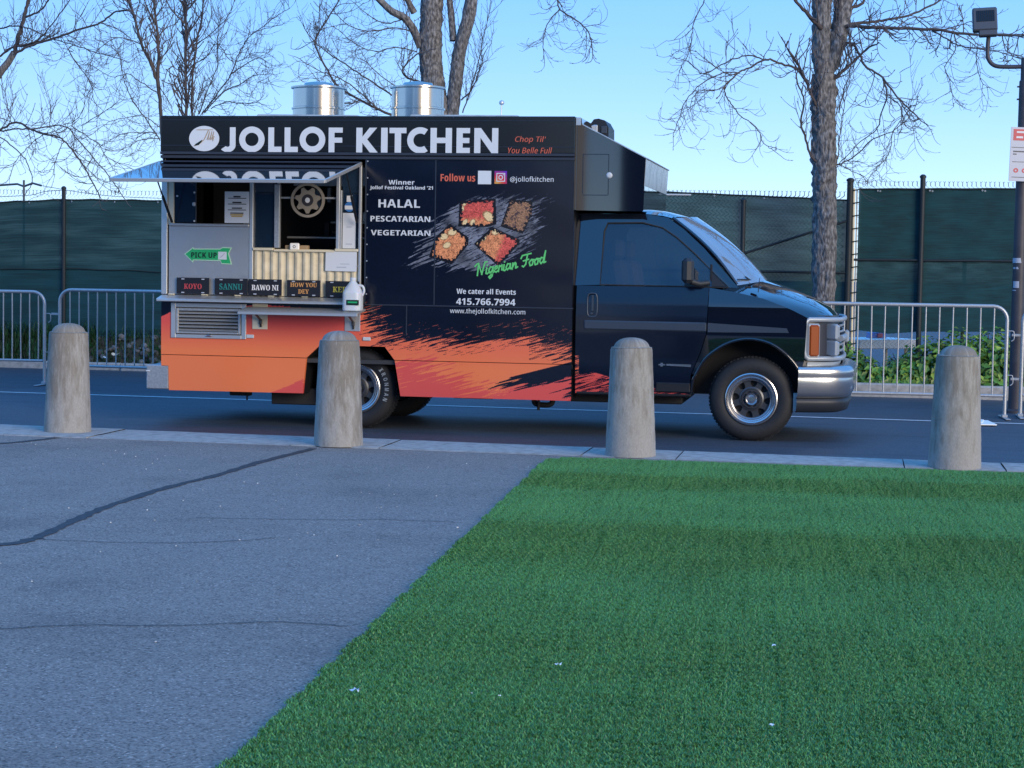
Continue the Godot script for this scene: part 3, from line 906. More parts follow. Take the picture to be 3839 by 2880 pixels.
				for k in 4:
					if Geometry2D.is_point_in_polygon(p, trays[k][0]):
						c = Vector3(0.008, 0.008, 0.011)
						if Geometry2D.is_point_in_polygon(p + Vector2(f.get_noise_2d(p.x * 30.0, p.y * 30.0), f.get_noise_2d(p.x * 30.0 + 7.0, p.y * 30.0)) * 0.03, inner[k]):
							var cv := cell.get_noise_2d(p.x * 45.0, p.y * 45.0)
							var fv := f.get_noise_2d(p.x * 60.0, p.y * 60.0)
							var food := Vector3(0.52, 0.2, 0.09)
							if k == 0 and p.y + fv * 0.05 > 2.0 or k == 3 and p.x + fv * 0.06 - (p.y - 1.7) * 0.4 > -0.70:
								food = Vector3(0.46, 0.075, 0.06)
							elif k == 1:
								food = Vector3(0.26, 0.14, 0.08) if cv < 0.3 else Vector3(0.05, 0.03, 0.03)
							c = food * clampf(1.25 + cv * 0.6 + fv * 1.0, 0.15, 2.2)
							for e in egg:
								var dd: Vector2 = (p - e[0]).rotated(e[1] * 60.0)
								var r: float = Vector2(dd.x, dd.y * 1.45).length() / e[1] + fv * 0.2
								if r < 1.0:
									c = Vector3(0.8, 0.6, 0.32) * (1.0 + fv * 0.35) if r < 0.78 else Vector3(0.3, 0.15, 0.07)
						break
			var col := Color(c.x, c.y, c.z).linear_to_srgb()
			var o := (j * w + i) * 3
			data[o] = int(clampf(col.r, 0, 1) * 255)
			data[o + 1] = int(clampf(col.g, 0, 1) * 255)
			data[o + 2] = int(clampf(col.b, 0, 1) * 255)
	return ImageTexture.create_from_image(Image.create_from_data(w, h, false, Image.FORMAT_RGB8, data))

# ---------------------------------------------------------------- ground
func kerb_far(x: float) -> float:
	return 1.78 + (x + 4.79) * 0.0623
func kerb_near(x: float) -> float:
	return 2.69 + (x + 4.36) * 0.0293
const BOLLARDS := [[-3.965, 2.24], [-1.485, 2.65], [0.873, 2.68], [3.331, 2.78]]

func build_ground() -> void:
	var b := MB.new()
	b.quad(Vector3(-220, 0, 3.6), Vector3(220, 0, 3.6), Vector3(220, 0, -320), Vector3(-220, 0, -320), Vector3.UP)
	setting("road", b, M.road, "dark asphalt roadway under the food truck")
	b = MB.new()
	for i in 60:   # the plaza reaches up to the kerb's near edge
		var x0 := -60.0 + i * 2.0
		var x1 := x0 + 2.0
		b.quad(Vector3(x0, 0.1, 60), Vector3(x1, 0.1, 60), Vector3(x1, 0.1, kerb_near(x1) + 0.002), Vector3(x0, 0.1, kerb_near(x0) + 0.002), Vector3.UP)
	setting("plaza", b, M.plaza, "worn grey asphalt of the plaza with sealed cracks")
	# kerb: long stones between the short ones that carry the bollards
	var kerb := setting("kerb", null, null, "pale concrete kerb between plaza and road")
	var cuts := [-16.0, -12.6, -9.6, -6.9]
	for q in BOLLARDS:
		cuts.append(q[0] - 0.37)
		cuts.append(q[0] + 0.37)
	cuts.append_array([6.1, 8.6, 12.0, 16.0])
	for i in cuts.size() - 1:
		var x0: float = cuts[i] + 0.005
		var x1: float = cuts[i + 1] - 0.005
		b = MB.new()
		var lift := rng.randf_range(0.004, 0.010)
		var steps := 10
		var rows := []
		for s in steps + 1:
			var x := lerpf(x0, x1, float(s) / steps)
			var jf := rng.randf_range(-0.012, 0.012)
			var jn := rng.randf_range(-0.010, 0.010)
			var y := 0.1 + lift
			rows.append([Vector3(x, -0.05, kerb_far(x) + jf - 0.012), Vector3(x, y - 0.022, kerb_far(x) + jf), Vector3(x, y, kerb_far(x) + jf + 0.022), Vector3(x, y + rng.randf_range(-0.002, 0.002), (kerb_far(x) + kerb_near(x)) / 2), Vector3(x, y, kerb_near(x) + jn - 0.006), Vector3(x, y - 0.02, kerb_near(x) + jn)])
		b.sheet(rows, false)
		for e in [0, steps]:
			var r: Array = rows[e]
			b.quad(r[0], r[1], r[4], r[5], Vector3.LEFT if e == 0 else Vector3.RIGHT)
		part("kerb_stone", b, M.concrete, kerb)
	# painted line beyond the truck
	b = MB.new()
	for i in 44:
		var x0 := -22.0 + i
		var z0 := -3.28 + 0.028 * (x0 + 1.5)
		var z1 := -3.28 + 0.028 * (x0 + 2.5)
		b.quad(Vector3(x0, 0.004, z0), Vector3(x0 + 1, 0.004, z1), Vector3(x0 + 1, 0.004, z1 - 0.1), Vector3(x0, 0.004, z0 - 0.1), Vector3.UP)
	setting("road_line", b, M.line_paint, "thin white line painted along the road")
	# sealed and open cracks in the plaza
	var cracks := setting("sealed_crack", null, null, "black sealed crack winding over the plaza")
	b = MB.new()
	crack(b, [Vector2(-1.6, 2.95), Vector2(-1.676, 3.98), Vector2(-1.69, 4.85), Vector2(-1.76, 5.94), Vector2(-1.75, 6.85), Vector2(-1.69, 7.45), Vector2(-1.6, 8.18)], 0.072, 0.008)
	part("seal_strip", b, M.seal, cracks)
	b = MB.new()
	crack(b, [Vector2(-1.6, 8.18), Vector2(-1.68, 8.44), Vector2(-2.1, 8.8), Vector2(-3.0, 9.2)], 0.075, 0.010)
	part("seal_strip", b, M.seal, cracks)
	b = MB.new()
	crack(b, [Vector2(-5.4, 3.9), Vector2(-4.6, 3.6), Vector2(-4.035, 3.38), Vector2(-3.83, 2.75)], 0.075, 0.010)
	part("seal_strip", b, M.seal, cracks)
	var open := setting("open_crack", null, null, "fine open cracks running over the plaza")
	for c in [[Vector2(-1.58, 8.19), Vector2(-1.2, 8.19), Vector2(-0.83, 8.11), Vector2(-0.57, 7.95), Vector2(-0.42, 7.79)], [Vector2(-1.3, 10.7), Vector2(-0.7, 10.52), Vector2(-0.57, 10.43), Vector2(-0.385, 10.35), Vector2(-0.25, 10.33), Vector2(-0.03, 10.26), Vector2(0.3, 10.1), Vector2(0.6, 10.12)], [Vector2(-1.09, 7.15), Vector2(-0.7, 7.09), Vector2(-0.3, 7.0), Vector2(0.03, 6.9), Vector2(0.37, 6.9)]]:
		b = MB.new()
		crack(b, c, 0.008, 0.008)
		part("crack_line", b, M.crack, open)

func crack(b: MB, pts: Array, width: float, wobble: float) -> void:
	var p3 := []
	for p in pts:
		p3.append(Vector3(p.x, 0.1035, p.y))
	var sm := smooth_path(p3, 10)
	var left := []
	var right := []
	for i in sm.size():
		var a: Vector3 = sm[maxi(i - 1, 0)]
		var c: Vector3 = sm[mini(i + 1, sm.size() - 1)]
		var d := (c - a).normalized()
		var s := Vector3(-d.z, 0, d.x)
		var mid: Vector3 = sm[i] + s * rng.randf_range(-wobble, wobble)
		var ww := width * rng.randf_range(0.7, 1.2) * 0.5
		left.append(mid - s * ww)
		right.append(mid + s * ww)
	for i in sm.size() - 1:
		b.quad(left[i], left[i + 1], right[i + 1], right[i], Vector3.UP)

# ---------------------------------------------------------------- planting beds behind the road
func build_planting() -> void:
	var b := MB.new()
	var rows := []
	for i in 13:
		var z := -7.16 - i * 0.22
		var line := []
		for j in 41:
			var x := 1.4 + j * 0.12
			line.append(Vector3(x, 0.12 + 0.05 * sin(i * 0.3) + rng.randf_range(-0.012, 0.02), z))
		rows.append(line)
	b.sheet(rows, false)
	setting("planting_bed", b, M.soil, "dark soil of the bed under the leafy shrubs")
	var edge := setting("bed_kerb", null, null, "low concrete kerb of the planting bed on the right")
	for i in 5:
		b = MB.new()
		b.box(Vector3(0.6 + i * 1.22, 0.07, -7.08), Vector3(1.205, 0.2, 0.15), 0.02)
		part("kerb_stone", b, M.concrete, edge)
	# left verge
	b = MB.new()
	rows = []
	for i in 12:
		var z := -8.42 - i * 0.1
		var line := []
		for j in 60:
			var x := -14.0 + j * 0.17
			line.append(Vector3(x, 0.02 + 0.44 * smoothstep(0.0, 8.0, float(i)) + rng.randf_range(-0.02, 0.03), z))
		rows.append(line)
	b.sheet(rows, false)
	setting("verge", b, M.soil, "bare soil strip below the left fence")
	edge = setting("verge_kerb", null, null, "broken concrete edging of the left verge")
	for i in 8:
		b = MB.new()
		b.box(Vector3(-13.2 + i * 1.0, 0.045 + rng.randf_range(-0.012, 0.01), -8.38 + rng.randf_range(-0.02, 0.02)), Vector3(0.985, 0.13, 0.12), 0.02, Basis(Vector3.UP, rng.randf_range(-0.02, 0.02)))
		part("kerb_stone", b, M.concrete, edge)
	# verge grass
	var g := MB.new()
	g.use_col = true
	for i in 13000:
		var x := rng.randf_range(-12.5, -4.6)
		if x > -8.35 and rng.randf() < 0.45:
			continue
		var z := rng.randf_range(-9.15, -8.5)
		var y := 0.02 + 0.44 * smoothstep(0.0, 8.0, (-8.42 - z) / 0.1)
		var hgt := rng.randf_range(0.08, 0.3) * (1.0 if x < -8.3 else 0.75)
		var an := rng.randf() * TAU
		var side := Vector3(cos(an), 0, sin(an)) * 0.007
		var lean := Vector3(rng.randf_range(-1, 1), 0, rng.randf_range(-1, 1)) * hgt * 0.4
		var k := rng.randf_range(0.5, 1.3)
		g.tint = Color(0.06 * k, 0.16 * k, 0.025 * k) if rng.randf() < 0.8 else Color(0.16 * k, 0.14 * k, 0.05 * k)
		var base := Vector3(x, y - 0.02, z)
		var up := Vector3(side.z, 0.6, -side.x).normalized()
		g.tri(base - side, base + side, base + lean * 0.4 + Vector3.UP * hgt * 0.6 + side * 0.6, up, up, up)
		g.tri(base + lean * 0.4 + Vector3.UP * hgt * 0.6 - side * 0.6, base + lean * 0.4 + Vector3.UP * hgt * 0.6 + side * 0.6, base + lean + Vector3.UP * hgt, up, up, up)
	var gm := MeshInstance3D.new()
	gm.name = "verge_grass"
	gm.mesh = g.mesh()
	gm.material_override = M.leaf
	add_child(gm)
	gm.set_meta("kind", "stuff")
	gm.set_meta("label", "rough green grass on the verge below the left fence")
	# rubble below the fence
	var rb := MB.new()
	rb.use_col = true
	for i in 130:
		var x := rng.randf_range(-8.4, -4.6)
		var z := rng.randf_range(-9.1, -8.55)
		var y := 0.05 + 0.44 * smoothstep(0.0, 8.0, (-8.42 - z) / 0.1)
		var k := rng.randf_range(0.5, 1.5)
		rb.tint = Color(0.13 * k, 0.13 * k, 0.135 * k)
		var s := rng.randf_range(0.03, 0.11)
		rb.box(Vector3(x, y, z), Vector3(s * rng.randf_range(0.8, 1.6), s * rng.randf_range(0.5, 0.9), s), s * 0.22, Basis.from_euler(Vector3(rng.randf_range(-0.7, 0.7), rng.randf() * TAU, rng.randf_range(-0.7, 0.7))))
	var rm := MeshInstance3D.new()
	rm.name = "rubble"
	rm.mesh = rb.mesh()
	rm.material_override = M.rubble
	add_child(rm)
	rm.set_meta("kind", "stuff")
	rm.set_meta("label", "loose grey rubble stones on the verge")
	# leafy shrubs of the right bed
	# shrubs
	var spots := [[2.05, -7.55, 0.74, 0.42], [2.42, -7.45, 0.62, 0.36], [2.68, -7.40, 0.44, 0.3], [2.95, -7.36, 0.30, 0.26], [3.22, -7.42, 0.42, 0.3], [3.5, -7.5, 0.70, 0.42], [3.9, -7.45, 0.82, 0.46], [4.28, -7.5, 0.84, 0.46], [4.85, -7.5, 0.8, 0.46], [3.25, -8.75, 0.42, 0.42], [3.85, -8.7, 0.62, 0.5], [4.6, -8.7, 0.7, 0.55]]
	var words := ["tall leafy shrub half hidden by the truck's bumper", "dense green shrub just right of the truck's bumper", "low green shrub below the bright gap in the fence", "lowest small shrub under the gap in the fence", "small green shrub right of the gap in the fence", "broad leafy shrub left of the rightmost bollard's top", "bushy green shrub behind the rightmost bollard", "tall leafy shrub right of the rightmost bollard", "leafy shrub at the right edge behind the lamp post", "low dark shrub beyond the gate, right of the white table", "shrub beyond the gate above the rightmost bollard", "shrub beyond the gate near the lamp post"]
	for i in spots.size():
		var s: Array = spots[i]
		var t := thing("leafy_shrub", words[i], "shrub", Vector3(s[0], 0.12, s[1]), "shrubs in the planting bed")
		var lf := MB.new()
		lf.use_col = true
		var count := int(1500 * s[2] + 350)
		for q in count:
			var d := Vector3(rng.randf_range(-1, 1), rng.randf_range(-0.1, 1), rng.randf_range(-1, 1))
			if d.length() > 1.0 or d.length() < 0.35:
				continue
			var p := Vector3(d.x * s[3], maxf(0.06, d.y * (s[2] - 0.06)), d.z * s[3] * 0.8) * rng.randf_range(0.92, 1.06)
			leaf(lf, p, (d + Vector3(0, 0.35, 0.25)).normalized(), rng.randf_range(0.034, 0.066))
		part("foliage", lf, M.leaf, t)
		var st := MB.new()
		for q in 7:
			var e := Vector3(rng.randf_range(-0.6, 0.6) * s[3], s[2] * rng.randf_range(0.5, 0.85), rng.randf_range(-0.5, 0.5) * s[3])
			st.tube([Vector3(e.x * 0.15, -0.03, e.z * 0.15), e * Vector3(0.5, 0.5, 0.6), e], 0.009, 0.004, 5)
		part("stem", st, M.bark_dark, t)

func leaf(b: MB, p: Vector3, nn: Vector3, s: float) -> void:
	var t := nn.cross(Vector3(rng.randf_range(-1, 1), rng.randf_range(-1, 1), rng.randf_range(-1, 1))).normalized()
	var u := nn.cross(t)
	var k := rng.randf_range(0.45, 1.35)
	b.tint = Color(0.09 * k, 0.22 * k, 0.035 * k) if rng.randf() < 0.65 else Color(0.2 * k, 0.32 * k, 0.05 * k)
	var a := p - t * s
	var c := p + t * s * 1.1 - nn * s * 0.3
	var l := p + u * s * 0.62 + nn * s * 0.22
	var r := p - u * s * 0.62 + nn * s * 0.22
	var m := p + nn * s * 0.02
	var nl := (nn + u * -0.4).normalized()
	var nr := (nn + u * 0.4).normalized()
	b.tri(a, l, m, nl, nl, nl)
	b.tri(l, c, m, nl, nl, nl)
	b.tri(a, m, r, nr, nr, nr)
	b.tri(m, c, r, nr, nr, nr)

# ---------------------------------------------------------------- fences
func chain_link(parent: Node3D, x0: float, x1: float, y0: float, y1: float, z: float, wire := 0.0028) -> void:
	# woven strands; each end stands up as a twisted barb
	var b := MB.new()
	var pitch := 0.058
	var cols := int((x1 - x0) / pitch)
	var steps := int((y1 - y0) / 0.041)
	for c in cols:
		var xc := x0 + (c + 0.5) * pitch
		var pts := []
		for s in steps + 1:
			pts.append(Vector3(xc + (pitch * 0.5 if s % 2 == 0 else -pitch * 0.5), y0 + (y1 - y0) * s / steps, z + (0.004 if (s + c) % 2 == 0 else -0.004)))
		b.tube(pts, wire, wire, 3, false)
		var e: Vector3 = pts[pts.size() - 1]
		b.tube([e, e + Vector3(rng.randf_range(-0.004, 0.004), 0.035, 0), e + Vector3(rng.randf_range(-0.012, 0.012), 0.055, 0)], 0.0055, 0.004, 4, false)
		b.tube([e + Vector3(0, 0.045, 0), e + Vector3(rng.randf_range(-0.022, -0.01), 0.062, 0.004)], 0.003, 0.003, 3, false)
		b.tube([e + Vector3(0, 0.045, 0), e + Vector3(rng.randf_range(0.01, 0.022), 0.064, -0.004)], 0.003, 0.003, 3, false)
	part("chain_link", b, M.wire, parent)

func screen(parent: Node3D, x0: float, x1: float, top: Array, y0: Array, z: float, sag: float, called := "privacy_screen", m: Material = null) -> void:
	# a wavy sheet of fabric tied to the wire
	var b := MB.new()
	var cols := int((x1 - x0) / 0.06)
	var rows := []
	var nz := FastNoiseLite.new()
	nz.seed = int(x0 * 10) + 50
	nz.frequency = 0.8
	for i in 17:
		var line := []
		for j in cols + 1:
			var x := lerpf(x0, x1, float(j) / cols)
			var t: float = lookup(top, x) - sag * absf(sin(x * 5.2))
			var bt: float = lookup(y0, x) + sag * 0.6 * sin(x * 3.1)
			var y := lerpf(t, bt, i / 16.0)
			line.append(Vector3(x, y, z + 0.014 * nz.get_noise_2d(x * 2.0, y * 0.7) + 0.010 * nz.get_noise_2d(x * 0.6 + 9.0, y * 4.0)))
		rows.append(line)
	b.sheet(rows, true)
	part(called, b, m if m else M.fabric, parent)
	var hem := MB.new()
	var pts := []
	for j in cols + 1:
		pts.append(rows[0][j] + Vector3(0, -0.006, 0.004))
	hem.tube(pts, 0.012, 0.012, 6)
	part("hem", hem, M.fabric_hem, parent)
	for j in range(4, cols, 11):
		var g := MB.new()
		g.ring(Vector2(rows[0][j].x, rows[0][j].y - 0.028), Vector2(0.011, 0.011), Vector2(0.005, 0.005), 0, TAU, z + 0.014, z + 0.02, 10)
		part("grommet", g, M.aluminium, parent)

func fence_post(parent: Node3D, x: float, y1: float, z: float, r := 0.032, m: Material = null) -> void:
	var b := MB.new()
	b.lathe([Vector2(r, 0), Vector2(r, y1 - 0.03), Vector2(r * 1.25, y1 - 0.03), Vector2(r * 1.25, y1 - 0.005), Vector2(r * 0.6, y1 + 0.014), Vector2(0, y1 + 0.018)], 14, Vector3(x, 0, z))
	part("post", b, m if m else M.post, parent)

func build_fences() -> void:
	# left run
	var t := thing("chain_link_fence", "long fence with green privacy screen left of the truck", "fence", Vector3.ZERO, "screened fences behind the road")
	var z := -9.2
	chain_link(t, -13.0, -4.2, 0.2, 2.52, z)
	screen(t, -13.0, -4.2, [[-13.0, 2.3], [-9.9, 2.405], [-8.9, 2.455], [-4.2, 2.45]], [[-13.0, 0.43], [-4.2, 0.5]], z + 0.03, 0.012)
	for x in [-11.9, -8.9, -5.9]:
		fence_post(t, x, 2.62, z + 0.06, 0.03)
	var w := MB.new()
	w.tube(smooth_path([Vector3(-9.9, 2.47, z + 0.09), Vector3(-9.4, 2.5, z + 0.09), Vector3(-9.2, 2.55, z + 0.09), Vector3(-8.92, 2.575, z + 0.09)]), 0.005, 0.005, 5)
	part("tension_wire", w, M.wire, t)
	# fabric fold seam
	var sm := MB.new()
	var pts := []
	for i in 60:
		var x := -13.0 + i * 0.149
		pts.append(Vector3(x, 1.415 + 0.012 * sin(x * 2.0) + 0.006 * sin(x * 7.0), z + 0.045))
	sm.tube(pts, 0.008, 0.008, 5)
	part("seam", sm, M.fabric_hem, t)
	# run behind the cab
	t = thing("chain_link_fence", "fence with see-through green screen behind the truck's cab and windshield", "fence", Vector3.ZERO, "screened fences behind the road")
	z = -8.2
	chain_link(t, -2.2, 2.42, 0.15, 2.56, z - 0.035, 0.007)
	screen(t, -2.2, 2.42, [[-2.2, 2.66], [0.0, 2.6], [1.96, 2.53], [2.42, 2.51]], [[-2.2, 0.7], [2.42, 0.72]], z, 0.004, "privacy_screen", M.fabric_thin)
	for x in [-0.9, 1.07]:
		fence_post(t, x, 2.5, z + 0.05, 0.03)
	var d := MB.new()
	d.tube([Vector3(1.1, 1.79, z + 0.05), Vector3(2.42, 2.23, z + 0.05)], 0.016, 0.016, 8)
	part("brace", d, M.post, t)
	d = MB.new()
	d.tube([Vector3(-2.2, 1.55, z + 0.045), Vector3(2.42, 1.55, z + 0.045)], 0.016, 0.016, 8)
	part("rail", d, M.post, t)
	d = MB.new()
	d.box(Vector3(0.12, 2.555, z + 0.03), Vector3(0.5, 0.02, 0.01), 0.003)
	part("label_strip", d, M.pale, t)
	# gate on the right
	t = thing("fence_gate", "tall gate with dark green screen between tree and lamp post", "gate", Vector3.ZERO, "screened fences behind the road")
	chain_link(t, 2.56, 5.6, 0.25, 2.7, z - 0.035)
	screen(t, 2.57, 5.6, [[2.57, 2.66], [5.6, 2.69]], [[2.57, 0.80], [3.0, 0.76], [3.4, 0.80], [5.6, 0.83]], z, 0.004)
	screen(t, 2.60, 5.58, [[2.60, 2.655], [5.58, 2.68]], [[2.60, 1.72], [5.58, 1.735]], z - 0.012, 0.004, "screen_flap")
	fence_post(t, 2.455, 2.78, z + 0.03, 0.042)
	fence_post(t, 3.385, 2.83, z + 0.05, 0.034)
	fence_post(t, 3.95, 2.6, z - 0.06, 0.026)
	var gp := MB.new()
	gp.tube([Vector3(2.525, 0.5, z + 0.02), Vector3(2.505, 2.66, z + 0.02)], 0.018, 0.018, 10)
	part("gate_frame", gp, M.cream_trim, t)
	gp = MB.new()
	gp.tube([Vector3(2.56, 0.5, z + 0.015), Vector3(2.545, 2.64, z + 0.015)], 0.011, 0.011, 8)
	part("gate_frame", gp, M.galvanised, t)
	for i in 13:
		var g := MB.new()
		var y := 0.62 + i * 0.168
		g.tube([Vector3(2.478, y - 0.008, z + 0.045), Vector3(2.53, y, z + 0.05), Vector3(2.585, y + 0.01, z + 0.045)], 0.009, 0.009, 6)
		part("tie", g, M.fabric_hem, t)
	var rl := MB.new()
	rl.tube([Vector3(2.53, 1.725, z + 0.03), Vector3(5.6, 1.742, z + 0.03)], 0.016, 0.016, 8)
	part("rail", rl, M.post, t)

# ---------------------------------------------------------------- the food truck
func V2(a: Array) -> PackedVector2Array:
	var o := PackedVector2Array()
	for i in range(0, a.size(), 2):
		o.append(Vector2(a[i], a[i + 1]))
	return o

func build_truck() -> void:
	var t := thing("food_truck", "black and orange food truck with raised awning parked along the road", "food truck")
	var D := -2.12           # far side of the body
	var b := MB.new()
	# --- side panels of the service side, all under one printed wrap
	b.wrap = true
	b.plate(V2([-1.975, 1.185, -1.307, 1.185, -1.307, 2.565, -1.975, 2.565]), -0.03, 0.0)
	part("side_panel", b, M.wrap, t, "black side panel with white menu words")
	b = MB.new()
	b.wrap = true
	b.plate(V2([-1.300, 1.185, 0.0, 1.185, 0.0, 2.565, -1.300, 2.565]), -0.03, 0.0)
	part("side_panel", b, M.wrap, t, "black side panel printed with four meal trays")
	b = MB.new()
	b.wrap = true
	b.plate(V2([-3.975, 0.668, -2.53, 0.668, -2.40, 0.79, -1.772, 0.79, -1.677, 0.668, 0.0, 0.668, 0.0, 1.178, -3.975, 1.178]), -0.03, -0.002)
	part("lower_panel", b, M.wrap, t, "lower side panel with red and orange brush work")
	b = MB.new()
	b.wrap = true
	b.plate(V2([-3.972, 0.56, -3.9, 0.56, -3.893, 0.325, -2.563, 0.33, -2.533, 0.662, -3.972, 0.662]), -0.035, 0.003)
	part("skirt", b, M.wrap, t, "orange skirt behind the rear wheel")
	b = MB.new()
	b.wrap = true
	b.plate(V2([-1.672, 0.662, -1.613, 0.329, 0.0, 0.329, 0.0, 0.662]), -0.035, 0.003)
	part("skirt", b, M.wrap, t, "orange and red skirt ahead of the rear wheel")
	# panel joints as slim proud strips
	for q in [[-1.307, 1.19, -1.300, 2.565], [-1.975, 1.185, -1.966, 2.565], [-1.568, 0.9, -1.562, 1.178]]:
		b = MB.new()
		b.rect(q[0] - 0.002, q[1], q[2] + 0.002, q[3], -0.01, 0.004, 0.001)
		part("seam_strip", b, M.groove, t)
	b = MB.new()
	b.rect(-1.97, 1.176, 0.01, 1.187, -0.01, 0.006, 0.002)
	part("seam_strip", b, M.trim_dark, t)
	for i in 9:
		b = MB.new()
		b.lathe([Vector2(0.008, 0), Vector2(0.006, 0.004), Vector2(0, 0.005)], 8, Vector3(-1.955, 1.28 + i * 0.155, 0.0), Basis(Vector3.RIGHT, PI / 2))
		part("rivet", b, M.aluminium, t)
	# --- header with the name
	b = MB.new()
	b.rect(-3.984, 2.60, 0.0, 2.939, -0.03, 0.022, 0.006)
	part("header", b, M.header, t, "dark header panel that carries the truck's name")
	for q in [[2.574, 2.600, 0.03], [2.539, 2.566, 0.018], [2.655, 2.661, 0.0235], [2.895, 2.901, 0.0235]]:
		b = MB.new()
		b.rect(-3.984, q[0], 0.0, q[1], -0.02, q[2], 0.002)
		part("trim_strip", b, M.trim_dark if q[0] < 2.6 else M.groove, t)
	for i in 12:
		b = MB.new()
		b.lathe([Vector2(0.007, 0), Vector2(0.005, 0.004), Vector2(0, 0.005)], 8, Vector3(-3.9 + i * 0.345, 2.922, 0.022), Basis(Vector3.RIGHT, PI / 2))
		part("rivet", b, M.groove, t)
	name_letters(t)
	# --- shell
	b = MB.new()
	b.rect(-3.98, 2.90, 0.0, 2.935, D, -0.03, 0.006)
	part("roof", b, M.pale_alu, t)
	b = MB.new()
	b.rect(-3.98, 0.33, 0.0, 2.90, D, D + 0.03, 0.006)
	part("far_wall", b, M.black, t)
	b = MB.new()
	b.rect(-3.98, 0.5, -3.95, 2.90, D + 0.03, -0.03, 0.004)
	part("rear_wall", b, M.black, t)
	b = MB.new()
	b.rect(-3.95, 0.62, 0.0, 0.66, D + 0.03, -0.035, 0.003)
	part("floor", b, M.interior, t)
	b = MB.new()
	b.rect(-0.03, 0.34, -0.002, 2.565, D + 0.03, -0.032, 0.003)
	part("bulkhead", b, M.black_rough, t)
	# --- over-cab nose
	b = MB.new()
	b.plate(V2([0.002, 2.085, 0.002, 2.935, 0.055, 2.925, 0.062, 2.862, 0.652, 2.562, 0.632, 2.08]), D + 0.05, -0.006)
	var nose := part("nose_box", b, M.black, t, "black over-cab box with sloping top")
	b = MB.new()
	b.box(Vector3(0.36, 2.716, (D - 0.006) / 2 + 0.02), Vector3(0.69, 0.012, -D - 0.06), 0.003, Basis(Vector3.BACK, -0.471))
	part("top_sheet", b, M.pale_alu, nose)
	b = MB.new()
	b.plate(V2([0.652, 2.555, 0.658, 2.555, 0.645, 2.315, 0.639, 2.315]), D + 0.06, -0.012)
	part("front_sheet", b, M.pale_alu, nose)
	b = MB.new()
	b.plate(V2([0.639, 2.312, 0.644, 2.312, 0.637, 2.085, 0.632, 2.085]), D + 0.06, -0.014)
	part("front_sheet", b, M.black, nose)
	b = MB.new()
	b.rect(0.004, 2.86, 0.05, 2.932, -0.005, -0.001, 0.001)
	part("corner_cap", b, M.pale_alu, nose)
	b = MB.new()
	b.rect(-0.004, 2.085, 0.018, 2.86, -0.008, 0.004, 0.003)
	part("corner_strip", b, M.black, nose)
	var hatch := MB.new()
	for q in [[0.072, 2.235, 0.078, 2.60], [0.309, 2.225, 0.315, 2.60]]:
		hatch.rect(q[0], q[1], q[2], q[3], -0.006, 0.0, 0.001)
	for q in [[0.079, 2.594, 0.308, 2.60], [0.079, 2.222, 0.308, 2.228]]:
		hatch.rect(q[0], q[1], q[2], q[3], -0.006, -0.001, 0.001)
	part("hatch_frame", hatch, M.groove, nose)
	b = MB.new()
	b.lathe([Vector2(0.028, 0), Vector2(0.028, 0.018), Vector2(0.018, 0.026), Vector2(0, 0.028)], 14, Vector3(0.322, 2.405, -0.006), Basis(Vector3.RIGHT, PI / 2))
	part("latch", b, M.pale, nose)
	# dark roof unit above the nose
	b = MB.new()
	b.plate(V2([-0.02, 2.86, 0.005, 2.93, 0.045, 2.985, 0.09, 2.992, 0.15, 2.975, 0.188, 2.91, 0.19, 2.79, 0.12, 2.83]), -1.35, -0.9)
	var fan := part("roof_fan", b, M.black_rough, t, "dark hooded fan on the slope above the cab")
	b = MB.new()
	b.rect(0.04, 2.86, 0.085, 2.93, -0.9, -0.87, 0.006)
	part("motor", b, M.aluminium, fan)
	b = MB.new()
	b.rect(0.12, 2.85, 0.175, 2.92, -0.895, -0.88, 0.004)
	part("grille", b, M.rim_dark, fan)
	# --- roof things
	for q in [[-3.22, -2.18], [-1.7, -0.62]]:
		b = MB.new()
		b.plate(V2([q[0], 2.936, q[1] + 0.06, 2.936, q[1], 2.985, q[0] + 0.05, 2.992]), -1.75, -0.45)
		part("roof_pan", b, M.pale_alu, t)
	for q in [-2.72, -1.715]:
		b = MB.new()
		b.lathe([Vector2(0.255, 2.99), Vector2(0.255, 3.075), Vector2(0.268, 3.08), Vector2(0.268, 3.095), Vector2(0.253, 3.1), Vector2(0.253, 3.275), Vector2(0.275, 3.285), Vector2(0.275, 3.300), Vector2(0.15, 3.318), Vector2(0.14, 3.34), Vector2(0.07, 3.352), Vector2(0, 3.354)], 48, Vector3(q, 0, -1.0))
		part("exhaust_vent", b, M.spun, t, "spun metal exhaust vent drum on the roof")
	b = MB.new()
	b.tube([Vector3(-0.88, 2.98, -1.0), Vector3(-0.878, 3.13, -1.0)], 0.006, 0.006, 6)
	b.lathe([Vector2(0, 3.125), Vector2(0.02, 3.133), Vector2(0.027, 3.15), Vector2(0.02, 3.168), Vector2(0, 3.176)], 12, Vector3(-0.877, 0, -1.0), Basis.IDENTITY, true)
	part("antenna", b, M.aluminium, t)
	b = MB.new()
	b.lathe([Vector2(0.001, -0.02), Vector2(0.05, -0.02), Vector2(0.055, 0.0), Vector2(0.04, 0.03), Vector2(0, 0.04)], 14, Vector3(-4.0, 2.585, -0.2), Basis(Vector3.BACK, PI / 2), true)
	part("marker_lamp", b, M.pale, t)
	build_service(t)
	build_lower(t)
	build_cab(t)

